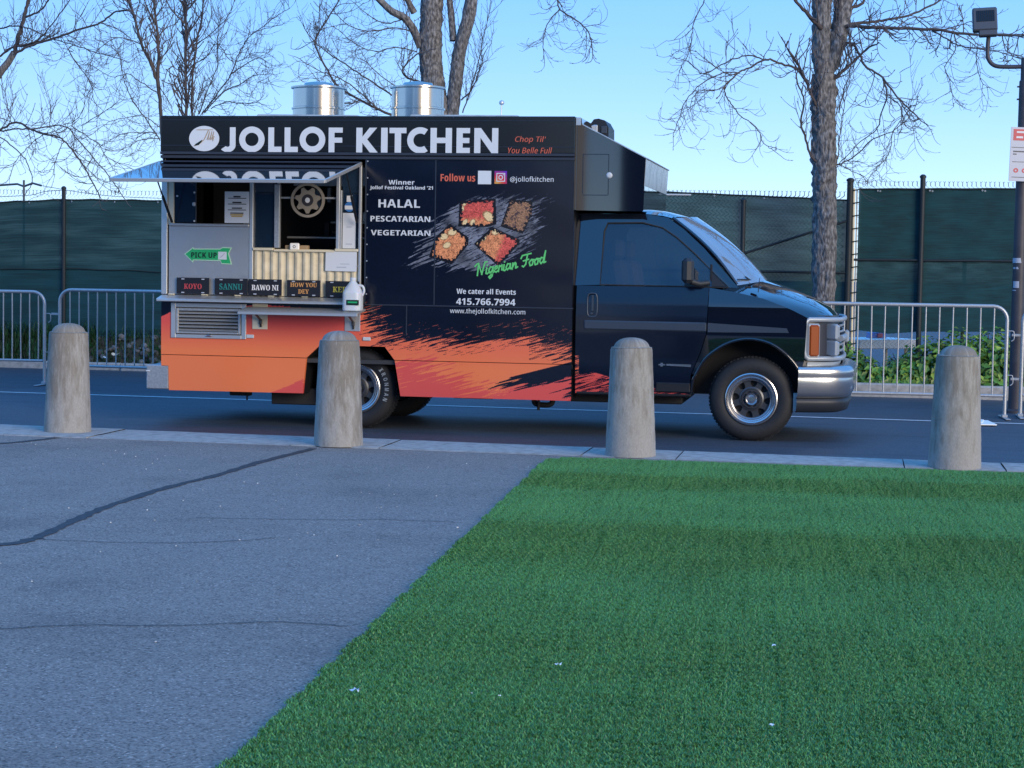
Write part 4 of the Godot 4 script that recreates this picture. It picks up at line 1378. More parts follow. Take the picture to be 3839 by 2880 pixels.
# the painted name: geometric capitals, one mesh each
func name_letters(t: Node3D) -> void:
	var y0 := 2.600
	var y1 := 2.830
	var z0 := 0.0225
	var z1 := 0.0265
	var h := y1 - y0
	var s := 0.056
	var letters := []
	var b := MB.new()
	b.ring(Vector2(-3.547, 2.723), Vector2(0.149, 0.119), Vector2.ZERO, 0, TAU, z0, z1, 48)
	var logo := part("logo_disc", b, M.white_print, t, "white oval logo disc left of the name")
	b = MB.new()
	ribbon(b, [Vector2(-3.62, 2.805), Vector2(-3.46, 2.806)], 0.006, z1)
	ribbon(b, [Vector2(-3.505, 2.80), Vector2(-3.545, 2.715), Vector2(-3.59, 2.675), Vector2(-3.645, 2.655)], 0.007, z1 + 0.0006)
	for q in [-3.52, -3.497, -3.478]:
		ribbon(b, [Vector2(q, 2.715), Vector2(q + 0.012, 2.735), Vector2(q + 0.028, 2.79), Vector2(q + 0.012, 2.71)], 0.0045, z1 + 0.0012)
	ribbon(b, [Vector2(-3.455, 2.72), Vector2(-3.447, 2.745), Vector2(-3.46, 2.70)], 0.0045, z1 + 0.0012)
	part("logo_script", b, M.kraft, logo)
	b = MB.new()
	b.plate(V2([-3.645, 2.652, -3.63, 2.672, -3.565, 2.712, -3.572, 2.69, -3.60, 2.662]), z1, z1 + 0.003)
	part("logo_spoon", b, M.sign_text, logo)
	# J
	b = MB.new()
	b.plate(V2([-3.293, 2.66, -3.237, 2.66, -3.237, y1, -3.293, y1]), z0, z1)
	b.ring(Vector2(-3.315, 2.662), Vector2(0.078, 0.066), Vector2(0.022, 0.016), -PI * 0.80, 0.0, z0, z1, 18)
	letters.append(b)
	for q in [-3.0765, -2.4855]:
		b = MB.new()
		b.ring(Vector2(q, 2.717), Vector2(0.1245, 0.121), Vector2(0.066, 0.063), 0, TAU, z0, z1, 40)
		letters.append(b)
	for q in [-2.915, -2.756]:
		b = MB.new()
		b.plate(V2([q, y0, q + 0.129, y0, q + 0.129, y0 + 0.05, q + s, y0 + 0.05, q + s, y1, q, y1]), z0, z1)
		letters.append(b)
	b = MB.new()
	b.plate(V2([-2.328, y0, -2.272, y0, -2.272, 2.690, -2.197, 2.690, -2.197, 2.737, -2.272, 2.737, -2.272, 2.783, -2.193, 2.783, -2.193, y1, -2.328, y1]), z0, z1)
	letters.append(b)
	b = MB.new()   # K
	b.plate(V2([-2.061, y0, -2.003, y0, -2.003, 2.69, -1.930, y0, -1.855, y0, -1.957, 2.722, -1.862, y1, -1.934, y1, -2.003, 2.745, -2.003, y1, -2.061, y1]), z0, z1)
	letters.append(b)
	b = MB.new()
	b.plate(V2([-1.823, y0, -1.761, y0, -1.761, y1, -1.823, y1]), z0, z1)
	letters.append(b)
	b = MB.new()   # T
	b.plate(V2([-1.692, y0, -1.632, y0, -1.632, 2.780, -1.582, 2.780, -1.582, y1, -1.743, y1, -1.743, 2.780, -1.692, 2.780]), z0, z1)
	letters.append(b)
	b = MB.new()   # C
	b.ring(Vector2(-1.449, 2.715), Vector2(0.124, 0.121), Vector2(0.066, 0.063), 0.95, TAU - 0.95, z0, z1, 30)
	letters.append(b)
	b = MB.new()   # H
	b.plate(V2([-1.352, y0, -1.293, y0, -1.293, 2.69, -1.208, 2.69, -1.208, y0, -1.149, y0, -1.149, y1, -1.208, y1, -1.208, 2.74, -1.293, 2.74, -1.293, y1, -1.352, y1]), z0, z1)
	letters.append(b)
	b = MB.new()   # E
	b.plate(V2([-1.105, y0, -0.979, y0, -0.979, 2.648, -1.047, 2.648, -1.047, 2.691, -0.984, 2.691, -0.984, 2.739, -1.047, 2.739, -1.047, 2.782, -0.979, 2.782, -0.979, y1, -1.105, y1]), z0, z1)
	letters.append(b)
	b = MB.new()   # N
	b.plate(V2([-0.938, y0, -0.880, y0, -0.880, 2.742, -0.775, y0, -0.713, y0, -0.713, y1, -0.771, y1, -0.771, 2.692, -0.876, y1, -0.938, y1]), z0, z1)
	letters.append(b)
	for l in letters:
		part("letter", l, M.white_print, t)
	lettering("Chop Til'", fregular, -0.555, -0.275, 2.690, 2.757, 0.0225, M.orange_print, t, 0.2)
	lettering("You Belle Full", fregular, -0.625, -0.215, 2.600, 2.655, 0.0245, M.orange_print, t, 0.2)
	# words on the side panels
	lettering("Winner", fbold, -1.752, -1.505, 2.305, 2.350, 0.0005, M.white_print, t)
	lettering("Jollof Festival Oakland '21", fbold, -1.932, -1.328, 2.252, 2.294, 0.0005, M.white_print, t)
	lettering("HALAL", fbold, -1.847, -1.449, 2.092, 2.168, 0.0005, M.white_print, t)
	lettering("PESCATARIAN", fbold, -1.922, -1.349, 1.960, 2.013, 0.0005, M.white_print, t)
	lettering("VEGETARIAN", fbold, -1.917, -1.345, 1.832, 1.882, 0.0005, M.white_print, t)
	lettering("Follow us", fbold, -1.256, -0.928, 2.338, 2.410, 0.0005, M.orange_print, t)
	lettering("@jollofkitchen", fregular, -0.600, -0.194, 2.328, 2.390, 0.0005, M.white_print, t)
	lettering("We cater all Events", fbold, -1.089, -0.529, 1.298, 1.349, 0.0005, M.white_print, t)
	lettering("415.766.7994", fbold, -1.092, -0.532, 1.197, 1.260, 0.0005, M.white_print, t)
	lettering("www.thejollofkitchen.com", fregular, -1.150, -0.438, 1.105, 1.165, -0.0015, M.white_print, t)
	# plain white square and the camera icon
	b = MB.new()
	b.rect(-0.903, 2.315, -0.778, 2.439, 0.0, 0.003, 0.001)
	part("white_square", b, M.white_print, t)
	var im := Image.create(64, 64, false, Image.FORMAT_RGB8)
	for y in 64:
		for x in 64:
			var d := Vector2(x - 12, y - 66).length() / 78.0
			var c := Color(1.0, 0.85, 0.35).lerp(Color(0.95, 0.25, 0.3), clampf(d * 2.0, 0, 1)).lerp(Color(0.45, 0.2, 0.85), clampf(d * 2.0 - 1.0, 0, 1))
			im.set_pixel(x, y, c)
	var im_m := mat(Color(0.85, 0.85, 0.85), 0.35)
	im_m.albedo_texture = ImageTexture.create_from_image(im)
	b = MB.new()
	b.quad(Vector3(-0.747, 2.321, 0.002), Vector3(-0.630, 2.321, 0.002), Vector3(-0.630, 2.438, 0.002), Vector3(-0.747, 2.438, 0.002), Vector3.BACK)
	var icon := part("camera_icon", b, im_m, t, "pink and orange square camera icon")
	b = MB.new()
	var cc := Vector2(-0.6885, 2.3795)
	b.ring(cc, Vector2(0.022, 0.022), Vector2(0.014, 0.014), 0, TAU, 0.002, 0.004, 24)
	for q in [[-0.041, -0.032, 0.041, -0.040], [-0.041, 0.040, 0.041, 0.032], [-0.041, -0.0325, -0.033, 0.0325], [0.033, -0.0325, 0.041, 0.0325]]:
		b.rect(cc.x + q[0], cc.y + q[1], cc.x + q[2], cc.y + q[3], 0.002, 0.004, 0.001)
	b.ring(cc + Vector2(0.024, 0.024), Vector2(0.005, 0.005), Vector2.ZERO, 0, TAU, 0.002, 0.004, 10)
	part("icon_print", b, M.white_print, icon)
	script_words(t)

# "Nigerian Food" in a slanted brush hand
func script_words(t: Node3D) -> void:
	var glyphs := {
		"N": [[[-0.12, 0.78], [0.05, 0.95], [0.16, 0.98], [0.08, 0.0]], [[0.14, 0.95], [0.42, 0.05]], [[0.40, 0.02], [0.62, 0.98], [0.80, 0.98]]],
		"i": [[[0.05, 0.5], [0.0, 0.05], [0.1, 0.0], [0.22, 0.12]], [[0.07, 0.68], [0.1, 0.72]]],
		"g": [[[0.3, 0.45], [0.12, 0.52], [0.0, 0.25], [0.1, 0.02], [0.26, 0.2], [0.32, 0.5], [0.26, -0.25], [0.1, -0.42], [0.02, -0.28], [0.42, 0.1]]],
		"e": [[[0.02, 0.22], [0.22, 0.32], [0.22, 0.5], [0.08, 0.46], [0.0, 0.15], [0.14, 0.0], [0.34, 0.14]]],
		"r": [[[0.0, 0.0], [0.06, 0.5], [0.12, 0.4], [0.26, 0.5]], [[0.26, 0.5], [0.24, 0.1], [0.36, 0.1]]],
		"a": [[[0.3, 0.45], [0.12, 0.52], [0.0, 0.25], [0.1, 0.02], [0.26, 0.2], [0.32, 0.5], [0.3, 0.06], [0.46, 0.12]]],
		"n": [[[0.0, 0.0], [0.06, 0.5], [0.05, 0.2], [0.22, 0.5], [0.28, 0.4], [0.26, 0.04], [0.42, 0.12]]],
		"F": [[[-0.12, 0.72], [-0.02, 0.95], [0.62, 1.0]], [[0.36, 0.98], [0.24, 0.2], [0.08, 0.02], [-0.02, 0.12]], [[0.05, 0.5], [0.46, 0.56]]],
		"o": [[[0.16, 0.5], [0.0, 0.3], [0.06, 0.02], [0.22, 0.06], [0.28, 0.34], [0.16, 0.5], [0.4, 0.44]]],
		"d": [[[0.28, 0.45], [0.12, 0.52], [0.0, 0.25], [0.1, 0.02], [0.26, 0.2], [0.42, 1.0], [0.3, 0.06], [0.46, 0.12]]]}
	var widths := {"N": 0.72, "i": 0.2, "g": 0.4, "e": 0.32, "r": 0.36, "a": 0.44, "n": 0.42, "F": 0.5, "o": 0.38, "d": 0.46, " ": 0.34}
	var total := 0.0
	for ch in "Nigerian Food":
		total += widths[ch]
	var k := 0.665 / total
	var x := 0.0
	var n := 0
	for word in ["Nigerian", "Food"]:
		var b := MB.new()
		for ch in word:
			for g in glyphs[ch]:
				var o := []
				for p in g:
					o.append(Vector2(-0.905, 1.468) + (Vector2(x + p[0] + p[1] * 0.18, p[1]) * Vector2(k, 0.112)).rotated(0.195))
				ribbon(b, o, 0.0135, 0.0005 + 0.0007 * (n % 4))
				n += 1
			x += widths[ch]
		x += widths[" "]
		part("script_lettering", b, M.green_print, t, "green brush-script word below the meal trays")

func build_service(t: Node3D) -> void:
	var b := MB.new()
	# awning: the raised hatch, glossy on its upper face
	var hinge := Vector3(0, 2.497, 0.022)
	var tip := Vector3(0, 2.278, 1.26)
	var dirv := (tip - hinge).normalized()
	var len := (tip - hinge).length()
	var bs := Basis(Vector3.RIGHT, dirv.cross(Vector3.RIGHT).normalized() * -1.0, dirv)
	if bs.y.y < 0:
		bs = Basis(Vector3.RIGHT, -bs.y, dirv)
	var mid := (hinge + tip) / 2
	b.box(Vector3(-2.998, mid.y, mid.z), Vector3(1.95, 0.022, len - 0.02), 0.003, bs)
	var aw := part("awning", b, M.black, t, "black awning hatch propped open over the service window")
	b = MB.new()
	b.box(Vector3(-2.998, tip.y - 0.004, tip.z), Vector3(1.97, 0.034, 0.02), 0.004, bs)
	part("front_rail", b, M.aluminium, aw)
	for x in [-3.985, -2.012]:
		b = MB.new()
		b.box(Vector3(x, mid.y - 0.003, mid.z), Vector3(0.02, 0.034, len), 0.004, bs)
		part("side_rail", b, M.aluminium, aw)
	b = MB.new()
	b.rect(-3.98, 2.486, -2.012, 2.515, -0.02, 0.03, 0.006)
	part("hinge", b, M.trim_dark, aw)
	for q in [[-3.90, 2.41, 0.42, -3.86, 1.93], [-2.05, 2.41, 0.42, -2.045, 1.95]]:
		b = MB.new()
		b.tube([Vector3(q[0], q[1], q[2]), Vector3((q[0] + q[3]) / 2, (q[1] + q[4]) / 2, q[2] / 2 + 0.02)], 0.007, 0.007, 8)
		b.tube([Vector3((q[0] + q[3]) / 2, (q[1] + q[4]) / 2, q[2] / 2 + 0.02), Vector3(q[3], q[4], 0.03)], 0.013, 0.013, 8)
		part("gas_strut", b, M.black_rough, aw)
	# window frame: posts and head
	for q in [[-3.976, 1.245, -3.918, 2.486], [-3.102, 1.245, -3.066, 2.486], [-2.255, 1.69, -2.222, 2.486], [-2.036, 1.245, -2.012, 2.486]]:
		b = MB.new()
		b.rect(q[0], q[1], q[2], q[3], -0.05, 0.004, 0.004)
		part("frame_post", b, M.aluminium, t)
	b = MB.new()
	b.rect(-2.861, 1.70, -2.81, 2.30, -0.06, -0.006, 0.004)
	part("frame_post", b, M.galvanised, t)
	b = MB.new()
	b.rect(-2.838, 2.30, -2.812, 2.486, -0.06, -0.012, 0.004)
	part("frame_post", b, M.galvanised, t)
	b = MB.new()
	b.rect(-2.222, 1.70, -2.204, 2.25, -0.05, -0.004, 0.004)
	part("frame_post", b, M.galvanised, t)
	# pick-up window: sliding pane in front of a dark opening
	b = MB.new()
	b.rect(-3.918, 1.905, -3.858, 2.486, -0.05, -0.012, 0.004)
	part("frame_post", b, M.cream_trim, t)
	b = MB.new()
	b.rect(-3.858, 1.93, -3.64, 2.47, -0.03, -0.024, 0.001)
	var slide := part("sliding_pane", b, M.tint_glass, t)
	for p in [Vector3(-3.828, 2.18, -0.024), Vector3(-3.655, 2.215, -0.024), Vector3(-3.66, 2.105, -0.024), Vector3(-3.655, 1.945, -0.024)]:
		b = MB.new()
		b.lathe([Vector2(0.02 if p.y < 2.15 and p.y > 2.0 else 0.009, 0), Vector2(0.009, 0.01), Vector2(0, 0.012)], 12, p, Basis(Vector3.RIGHT, PI / 2))
		part("knob", b, M.pale, slide)
	b = MB.new()
	b.rect(-3.645, 1.93, -3.638, 2.47, -0.034, -0.02, 0.001)
	part("pane_edge", b, M.rim_dark, slide)
	# steel panel below it
	b = MB.new()
	b.rect(-3.905, 1.245, -3.104, 1.895, -0.03, -0.004, 0.004)
	part("steel_panel", b, M.steel, t, "brushed steel panel below the pick-up window")
	b = MB.new()
	b.rect(-3.90, 1.893, -3.104, 1.922, -0.04, 0.012, 0.008)
	part("steel_lip", b, M.steel, t)
	# glazed panes
	b = MB.new()
	b.rect(-3.066, 1.70, -2.861, 2.47, -0.04, -0.034, 0.001)
	part("window_pane", b, M.tint_glass, t)
	b = MB.new()
	b.rect(-2.204, 1.70, -2.036, 2.47, -0.04, -0.034, 0.001)
	part("window_pane", b, M.tint_glass, t)
	b = MB.new()
	b.rect(-2.81, 2.166, -2.255, 2.184, -0.05, -0.03, 0.003)
	part("window_rail", b, M.galvanised, t)
	# cream corrugated front
	var rows := [[], []]
	var nfold := 13
	for i in nfold * 4 + 1:
		var x := lerpf(-3.064, -2.04, float(i) / (nfold * 4))
		var ph := i % 4
		var z: float = -0.028 + [0.0, 0.020, 0.022, 0.006][ph]
		rows[0].append(Vector3(x, 1.245, z))
		rows[1].append(Vector3(x, 1.672, z))
	b = MB.new()
	for i in nfold * 4:
		var a: Vector3 = rows[0][i]
		var c: Vector3 = rows[0][i + 1]
		var d := (c - a).normalized()
		var nn := Vector3(-d.z, 0, d.x)
		b.quad(a, c, rows[1][i + 1], rows[1][i], nn if nn.z > 0 else -nn)
	part("corrugated_panel", b, M.cream, t, "cream corrugated panel below the service window")
	b = MB.new()
	b.rect(-3.066, 1.245, -2.036, 1.69, -0.05, -0.036, 0.002)
	part("panel_backing", b, M.cream_trim, t)
	for q in [[-3.064, -2.862], [-2.262, -2.038]]:
		b = MB.new()
		b.rect(q[0], 1.674, q[1], 1.70, -0.05, 0.02, 0.005)
		part("window_ledge", b, M.cream_trim, t)
	b = MB.new()
	b.rect(-2.860, 1.666, -2.264, 1.684, -0.05, 0.014, 0.004)
	part("window_ledge", b, M.cream_trim, t)
	# sill
	b = MB.new()
	b.box(Vector3(-2.99, 1.214, 0.07), Vector3(1.96, 0.018, 0.165), 0.004, Basis(Vector3.RIGHT, 0.22))
	b.rect(-3.968, 1.178, -2.012, 1.198, 0.14, 0.156, 0.004)
	part("sill", b, M.aluminium, t, "pale metal sill under the whole service front")
	for i in 5:
		b = MB.new()
		b.rect(-3.9 + i * 0.33, 1.240, -3.84 + i * 0.33, 1.25, -0.01, 0.022, 0.003)
		part("sill_clip", b, M.cream_trim, t)
	# interior: shelves, hood and lights off
	b = MB.new()
	b.rect(-3.9, 0.7, -1.9, 2.88, -1.30, -1.27, 0.004)
	part("inner_wall", b, M.interior, t)
	for q in [[1.955, -0.9, M.aluminium], [1.80, -0.55, M.steel], [1.86, -0.95, M.kraft]]:
		b = MB.new()
		b.rect(-2.9 if q[0] < 1.82 else -2.56, q[0], -2.1, q[0] + 0.02, q[1] - 0.3, q[1], 0.004)
		part("inner_shelf", b, q[2], t)
	b = MB.new()
	b.rect(-2.58, 1.80, -2.53, 1.96, -0.8, -0.75, 0.004)
	part("inner_shelf", b, M.interior, t)
	for q in [[-2.75, 2.2, 0.10, 0.2], [-2.62, 2.24, 0.05, 0.16], [-2.36, 2.2, 0.06, 0.22], [-3.45, 2.05, 0.12, 0.25]]:
		b = MB.new()
		b.box(Vector3(q[0], q[1], -1.1), Vector3(q[2], q[3], 0.1), 0.01)
		part("kitchen_tool", b, M.steel, t)
	for q in [[-2.42, 1.975, 0.085], [-2.22, 1.975, 0.06]]:
		b = MB.new()
		b.lathe([Vector2(q[2], 0), Vector2(q[2], 0.09), Vector2(q[2] * 1.08, 0.095), Vector2(q[2] * 0.9, 0.1), Vector2(0, 0.11)], 20, Vector3(q[0], q[1], -1.03))
		part("stock_pot", b, M.aluminium, t)
	b = MB.new()
	b.plate(V2([-2.9, 2.32, -1.95, 2.32, -2.05, 2.5, -2.8, 2.5]), -1.25, -0.75)
	part("extractor_hood", b, M.steel, t)
	b = MB.new()
	b.rect(-3.0, 1.60, -2.06, 1.64, -0.6, -0.05, 0.004)
	part("counter", b, M.steel, t)
	# fold-down shelf with its brackets
	b = MB.new()
	b.box(Vector3(-2.525, 1.114, 0.185), Vector3(1.15, 0.02, 0.31), 0.004, Basis(Vector3.RIGHT, 0.12))
	b.rect(-3.10, 1.075, -1.95, 1.10, 0.335, 0.345, 0.003)
	part("fold_shelf", b, M.aluminium, t, "narrow metal shelf folded out below the sill")
	for x in [-2.99, -2.085]:
		b = MB.new()
		b.rect(x - 0.075, 0.928, x + 0.075, 1.17, -0.002, 0.006, 0.003)
		var br := part("bracket_plate", b, M.cream_trim if x < -2.5 else M.aluminium, t)
		b = MB.new()
		b.tube([Vector3(x + 0.012, 0.95, 0.012), Vector3(x + 0.012, 1.02, 0.03), Vector3(x + 0.012, 1.085, 0.2)], 0.011, 0.011, 8)
		b.box(Vector3(x + 0.012, 1.0, 0.02), Vector3(0.03, 0.05, 0.03), 0.008)
		part("strut", b, M.rim_dark, br)

func build_lower(t: Node3D) -> void:
	# louvred vent
	var b := MB.new()
	for q in [[-3.874, 0.828, -3.826, 1.165], [-3.172, 0.828, -3.125, 1.165], [-3.826, 1.122, -3.172, 1.165], [-3.826, 0.828, -3.172, 0.866]]:
		b.rect(q[0], q[1], q[2], q[3], -0.004, 0.012, 0.004)
	var vent := part("vent_frame", b, M.aluminium, t, "metal louvred vent low on the rear side")
	b = MB.new()
	for q in [[-3.820, 0.872, -3.796, 1.116], [-3.202, 0.872, -3.178, 1.116], [-3.796, 1.09, -3.202, 1.116], [-3.796, 0.872, -3.202, 0.893]]:
		b.rect(q[0], q[1], q[2], q[3], -0.003, 0.022, 0.004)
	part("inner_frame", b, M.galvanised, vent)
	b = MB.new()
	b.rect(-3.826, 0.866, -3.172, 1.122, -0.004, 0.001, 0.0)
	part("backing", b, M.chassis, vent)
	for i in 6:
		b = MB.new()
		b.box(Vector3(-3.499, 0.908 + i * 0.0325, 0.012), Vector3(0.592, 0.005, 0.026), 0.001, Basis(Vector3.RIGHT, 0.65))
		part("slat", b, M.aluminium, vent)
	b = MB.new()
	b.box(Vector3(-3.49, 0.856, 0.018), Vector3(0.035, 0.02, 0.016), 0.005)
	b.tube([Vector3(-3.52, 0.848, 0.022), Vector3(-3.49, 0.865, 0.03), Vector3(-3.46, 0.848, 0.022)], 0.005, 0.005, 6)
	part("latch", b, M.chrome, vent)
	for p in [Vector3(-3.085, 0.858, 0.0), Vector3(-1.945, 0.859, 0.0)]:
		b = MB.new()
		b.box(p + Vector3(0, 0, 0.004), Vector3(0.075, 0.034, 0.016), 0.007)
		part("marker_lamp", b, M.pale, t)
	# rear bumper step
	b = MB.new()
	b.box(Vector3(-4.01, 0.448, -0.55), Vector3(0.225, 0.23, 1.1), 0.008)
	var step := part("rear_step", b, M.galvanised, t, "pale metal corner of the rear bumper step")
	b = MB.new()
	b.rect(-4.124, 0.50, -4.085, 0.51, -0.01, 0.004, 0.002)
	part("step_mark", b, M.white_print, step)
	# chassis
	for q in [[-3.8, 0.4, -0.2, 0.5, -1.55, -1.4], [-3.8, 0.4, -0.2, 0.5, -0.72, -0.58], [-2.95, 0.20, -2.45, 0.36, -0.6, -0.25], [-1.3, 0.26, -0.9, 0.4, -1.3, -0.9], [-0.1, 0.3, 1.0, 0.42, -1.75, -0.35]]:
		b = MB.new()
		b.rect(q[0], q[1], q[2], q[3], q[4], q[5], 0.01)
		part("chassis_rail", b, M.chassis, t)
	b = MB.new()
	b.rect(-3.43, 0.26, -3.22, 0.33, -0.5, -0.42, 0.01)
	b.rect(-3.25, 0.22, -3.235, 0.33, -0.41, -0.395, 0.002)
	part("tow_hitch", b, M.chassis, t)
	b = MB.new()
	b.tube(smooth_path([Vector3(-0.42, 0.34, -0.5), Vector3(-0.42, 0.27, -0.5), Vector3(-0.36, 0.25, -0.5), Vector3(-0.26, 0.26, -0.5), Vector3(-0.24, 0.34, -0.5)], 5), 0.026, 0.026, 10)
	b.tube([Vector3(-0.375, 0.34, -0.46), Vector3(-0.375, 0.20, -0.46)], 0.014, 0.014, 8)
	part("exhaust_pipe", b, M.chassis, t)
	b = MB.new()
	b.tube(smooth_path([Vector3(-2.5, 0.33, -0.5), Vector3(-2.45, 0.27, -0.42), Vector3(-2.42, 0.25, -0.34)], 4), 0.034, 0.034, 12)
	part("exhaust_pipe", b, M.rim_dark, t)
	# wheel arch liner
	b = MB.new()
	var pr := V2([-2.563, 0.33, -2.533, 0.668, -2.40, 0.79, -1.772, 0.79, -1.677, 0.668, -1.613, 0.33])
	for i in pr.size() - 1:
		var a := pr[i]
		var c := pr[i + 1]
		var d := (c - a).normalized()
		var nn := Vector3(d.y, -d.x, 0)
		b.quad(Vector3(a.x, a.y, -0.03), Vector3(c.x, c.y, -0.03), Vector3(c.x, c.y, -0.62), Vector3(a.x, a.y, -0.62), nn)
	b.quad(Vector3(-2.57, 0.33, -0.62), Vector3(-1.6, 0.33, -0.62), Vector3(-1.6, 0.79, -0.62), Vector3(-2.57, 0.79, -0.62), Vector3.BACK)
	part("arch_liner", b, M.black_rough, t)
	# wheels
	wheel(t, Vector3(1.652, 0.384, -0.10), 1.0, "")
	wheel(t, Vector3(-2.08, 0.384, -0.13), 1.0, "IRONMAN")
	wheel(t, Vector3(1.652, 0.384, -2.0), -1.0, "")
	wheel(t, Vector3(-2.08, 0.384, -2.0), -1.0, "")
	b = MB.new()
	b.tube([Vector3(-2.08, 0.384, -0.35), Vector3(-2.08, 0.384, -1.75)], 0.06, 0.06, 12)
	b.lathe([Vector2(0, -0.16), Vector2(0.13, -0.1), Vector2(0.15, 0), Vector2(0.13, 0.1), Vector2(0, 0.16)], 16, Vector3(-2.08, 0.384, -1.05), Basis(Vector3.RIGHT, PI / 2), true)
	part("axle", b, M.chassis, t)
	b = MB.new()
	b.tube([Vector3(1.652, 0.384, -0.35), Vector3(1.652, 0.36, -1.75)], 0.05, 0.05, 12)
	part("axle", b, M.chassis, t)

# a wheel that faces +z (side 1) or -z (side -1); at is the middle of its outer face
func wheel(t: Node3D, at: Vector3, side: float, print_: String) -> void:
	var w := Node3D.new()
	w.name = "wheel"
	t.add_child(w, true)
	w.position = at
	if side < 0:
		w.rotation.y = PI
	var bz := Basis(Vector3.RIGHT, PI / 2)   # lathe axis along +z
	var b := MB.new()
	var R := 0.384
	b.lathe([Vector2(0.236, -0.012), Vector2(0.262, 0.004), Vector2(0.30, 0.010), Vector2(0.335, 0.004), Vector2(0.362, -0.012), Vector2(0.377, -0.03), Vector2(R, -0.052), Vector2(R, -0.20), Vector2(0.37, -0.225), Vector2(0.3, -0.245), Vector2(0.236, -0.225)], 72, Vector3.ZERO, bz, true)
	part("tyre", b, M.rubber, w)
	b = MB.new()
	for i in 72:
		var a := TAU * i / 72
		var d := Vector3(cos(a), sin(a), 0)
		for r in 3:
			b.box(d * (R + 0.001) + Vector3(0, 0, -0.065 - r * 0.055 - (0.012 if i % 2 else 0.0)), Vector3(0.014, 0.023, 0.042), 0.002, Basis(Vector3.BACK, a))
	var tr := part("tread", b, M.rubber, w)
	tr.set_meta("kind", "stuff")
	b = MB.new()
	b.lathe([Vector2(0.238, -0.02), Vector2(0.239, 0.006), Vector2(0.230, 0.010), Vector2(0.224, 0.002), Vector2(0.218, -0.018), Vector2(0.205, -0.022), Vector2(0.200, -0.012), Vector2(0.192, -0.014), Vector2(0.186, -0.04), Vector2(0.180, -0.036), Vector2(0.173, -0.03), Vector2(0.168, -0.036), Vector2(0.166, -0.09)], 72, Vector3.ZERO, bz, false)
	part("rim", b, M.rim, w)
	b = MB.new()
	b.lathe([Vector2(0.168, -0.10), Vector2(0, -0.10)], 40, Vector3.ZERO, bz)
	part("drum", b, M.chassis, w)
	for i in 8:
		var a := TAU * (i + 0.35) / 8
		b = MB.new()
		var pl := PackedVector2Array()
		for q in [Vector2(0.10, -0.036), Vector2(0.135, -0.026), Vector2(0.168, -0.034), Vector2(0.168, 0.034), Vector2(0.135, 0.026), Vector2(0.10, 0.036)]:
			pl.append(q.rotated(a))
		b.plate(pl, -0.075, -0.058)
		part("spoke", b, M.rim_dark, w)
	b = MB.new()
	b.lathe([Vector2(0.112, -0.075), Vector2(0.112, -0.052), Vector2(0.098, -0.046), Vector2(0.084, -0.03), Vector2(0.075, -0.03), Vector2(0.07, -0.055), Vector2(0.0, -0.055)], 40, Vector3.ZERO, bz)
	part("hub", b, M.rim_dark, w)
	for i in 8:
		var a := TAU * i / 8
		b = MB.new()
		b.lathe([Vector2(0.012, -0.056), Vector2(0.012, -0.036), Vector2(0.007, -0.03), Vector2(0, -0.03)], 6, Vector3(cos(a), sin(a), 0) * 0.072 + Vector3(0, 0, 0.0), bz)
		part("lug_nut", b, M.rim_dark, w)
	b = MB.new()
	b.lathe([Vector2(0.056, -0.055), Vector2(0.054, -0.012), Vector2(0.047, -0.004), Vector2(0.04, -0.014), Vector2(0.02, -0.012), Vector2(0, -0.012)], 32, Vector3.ZERO, bz)
	part("centre_cap", b, M.rim, w)
	if print_:
		b = MB.new()
		for i in print_.length():
			var lb := MB.new()
			letter_into(lb, print_[i], fbold, -0.014, 0.014, -0.02, 0.02, 0.0, 0.0, 0.0, 0.002)
			var an := deg_to_rad(36.0 - i * 9.2)
			var bs := Basis(Vector3.BACK, an - PI / 2)
			for k in lb.v.size():
				b.put(bs * (lb.v[k] + Vector3(0, 0.305, 0.0105)), bs * lb.n[k], Vector2.ZERO)
		part("tyre_lettering", b, M.tyre_print, w)

# ---------------------------------------------------------------- the van cab
const CAB_MID := -1.06
func cab_z(y: float) -> float:      # how far the cab's side stands out at a height
	return lookup([[0.36, -0.095], [0.55, -0.06], [0.75, -0.04], [0.95, -0.032], [1.1, -0.035], [1.25, -0.046], [1.385, -0.068], [1.6, -0.11], [2.1, -0.21]], y)

# a cab panel: outline in x and y, bent to the side's section; also its twin on the far side
func cab_panel(b: MB, poly: PackedVector2Array, out := 0.0, far := false) -> void:
	var y := -0.02
	while y < 2.2:
		var strip := PackedVector2Array([Vector2(-5, y), Vector2(5, y), Vector2(5, y + 0.04), Vector2(-5, y + 0.04)])
		for piece in Geometry2D.intersect_polygons(poly, strip):
			var ix := Geometry2D.triangulate_polygon(piece)
			for i in range(0, ix.size(), 3):
				var p := []
				var nn := []
				for k in 3:
					var q: Vector2 = piece[ix[i + k]]
					var z := cab_z(q.y) + out
					var slope := (cab_z(q.y + 0.03) - cab_z(q.y - 0.03)) / 0.06
					var no := Vector3(0, -slope, 1).normalized()
					if far:
						z = 2.0 * CAB_MID - z
						no.z = -no.z
					p.append(Vector3(q.x, q.y, z))
					nn.append(no)
				b.tri(p[0], p[1], p[2], nn[0], nn[1], nn[2])
		y += 0.04

func nose_x(z: float) -> float:
	var d := absf(z - CAB_MID)
	return 2.47 - 0.05 * d * d - 0.30 * pow(d / 0.98, 9.0)

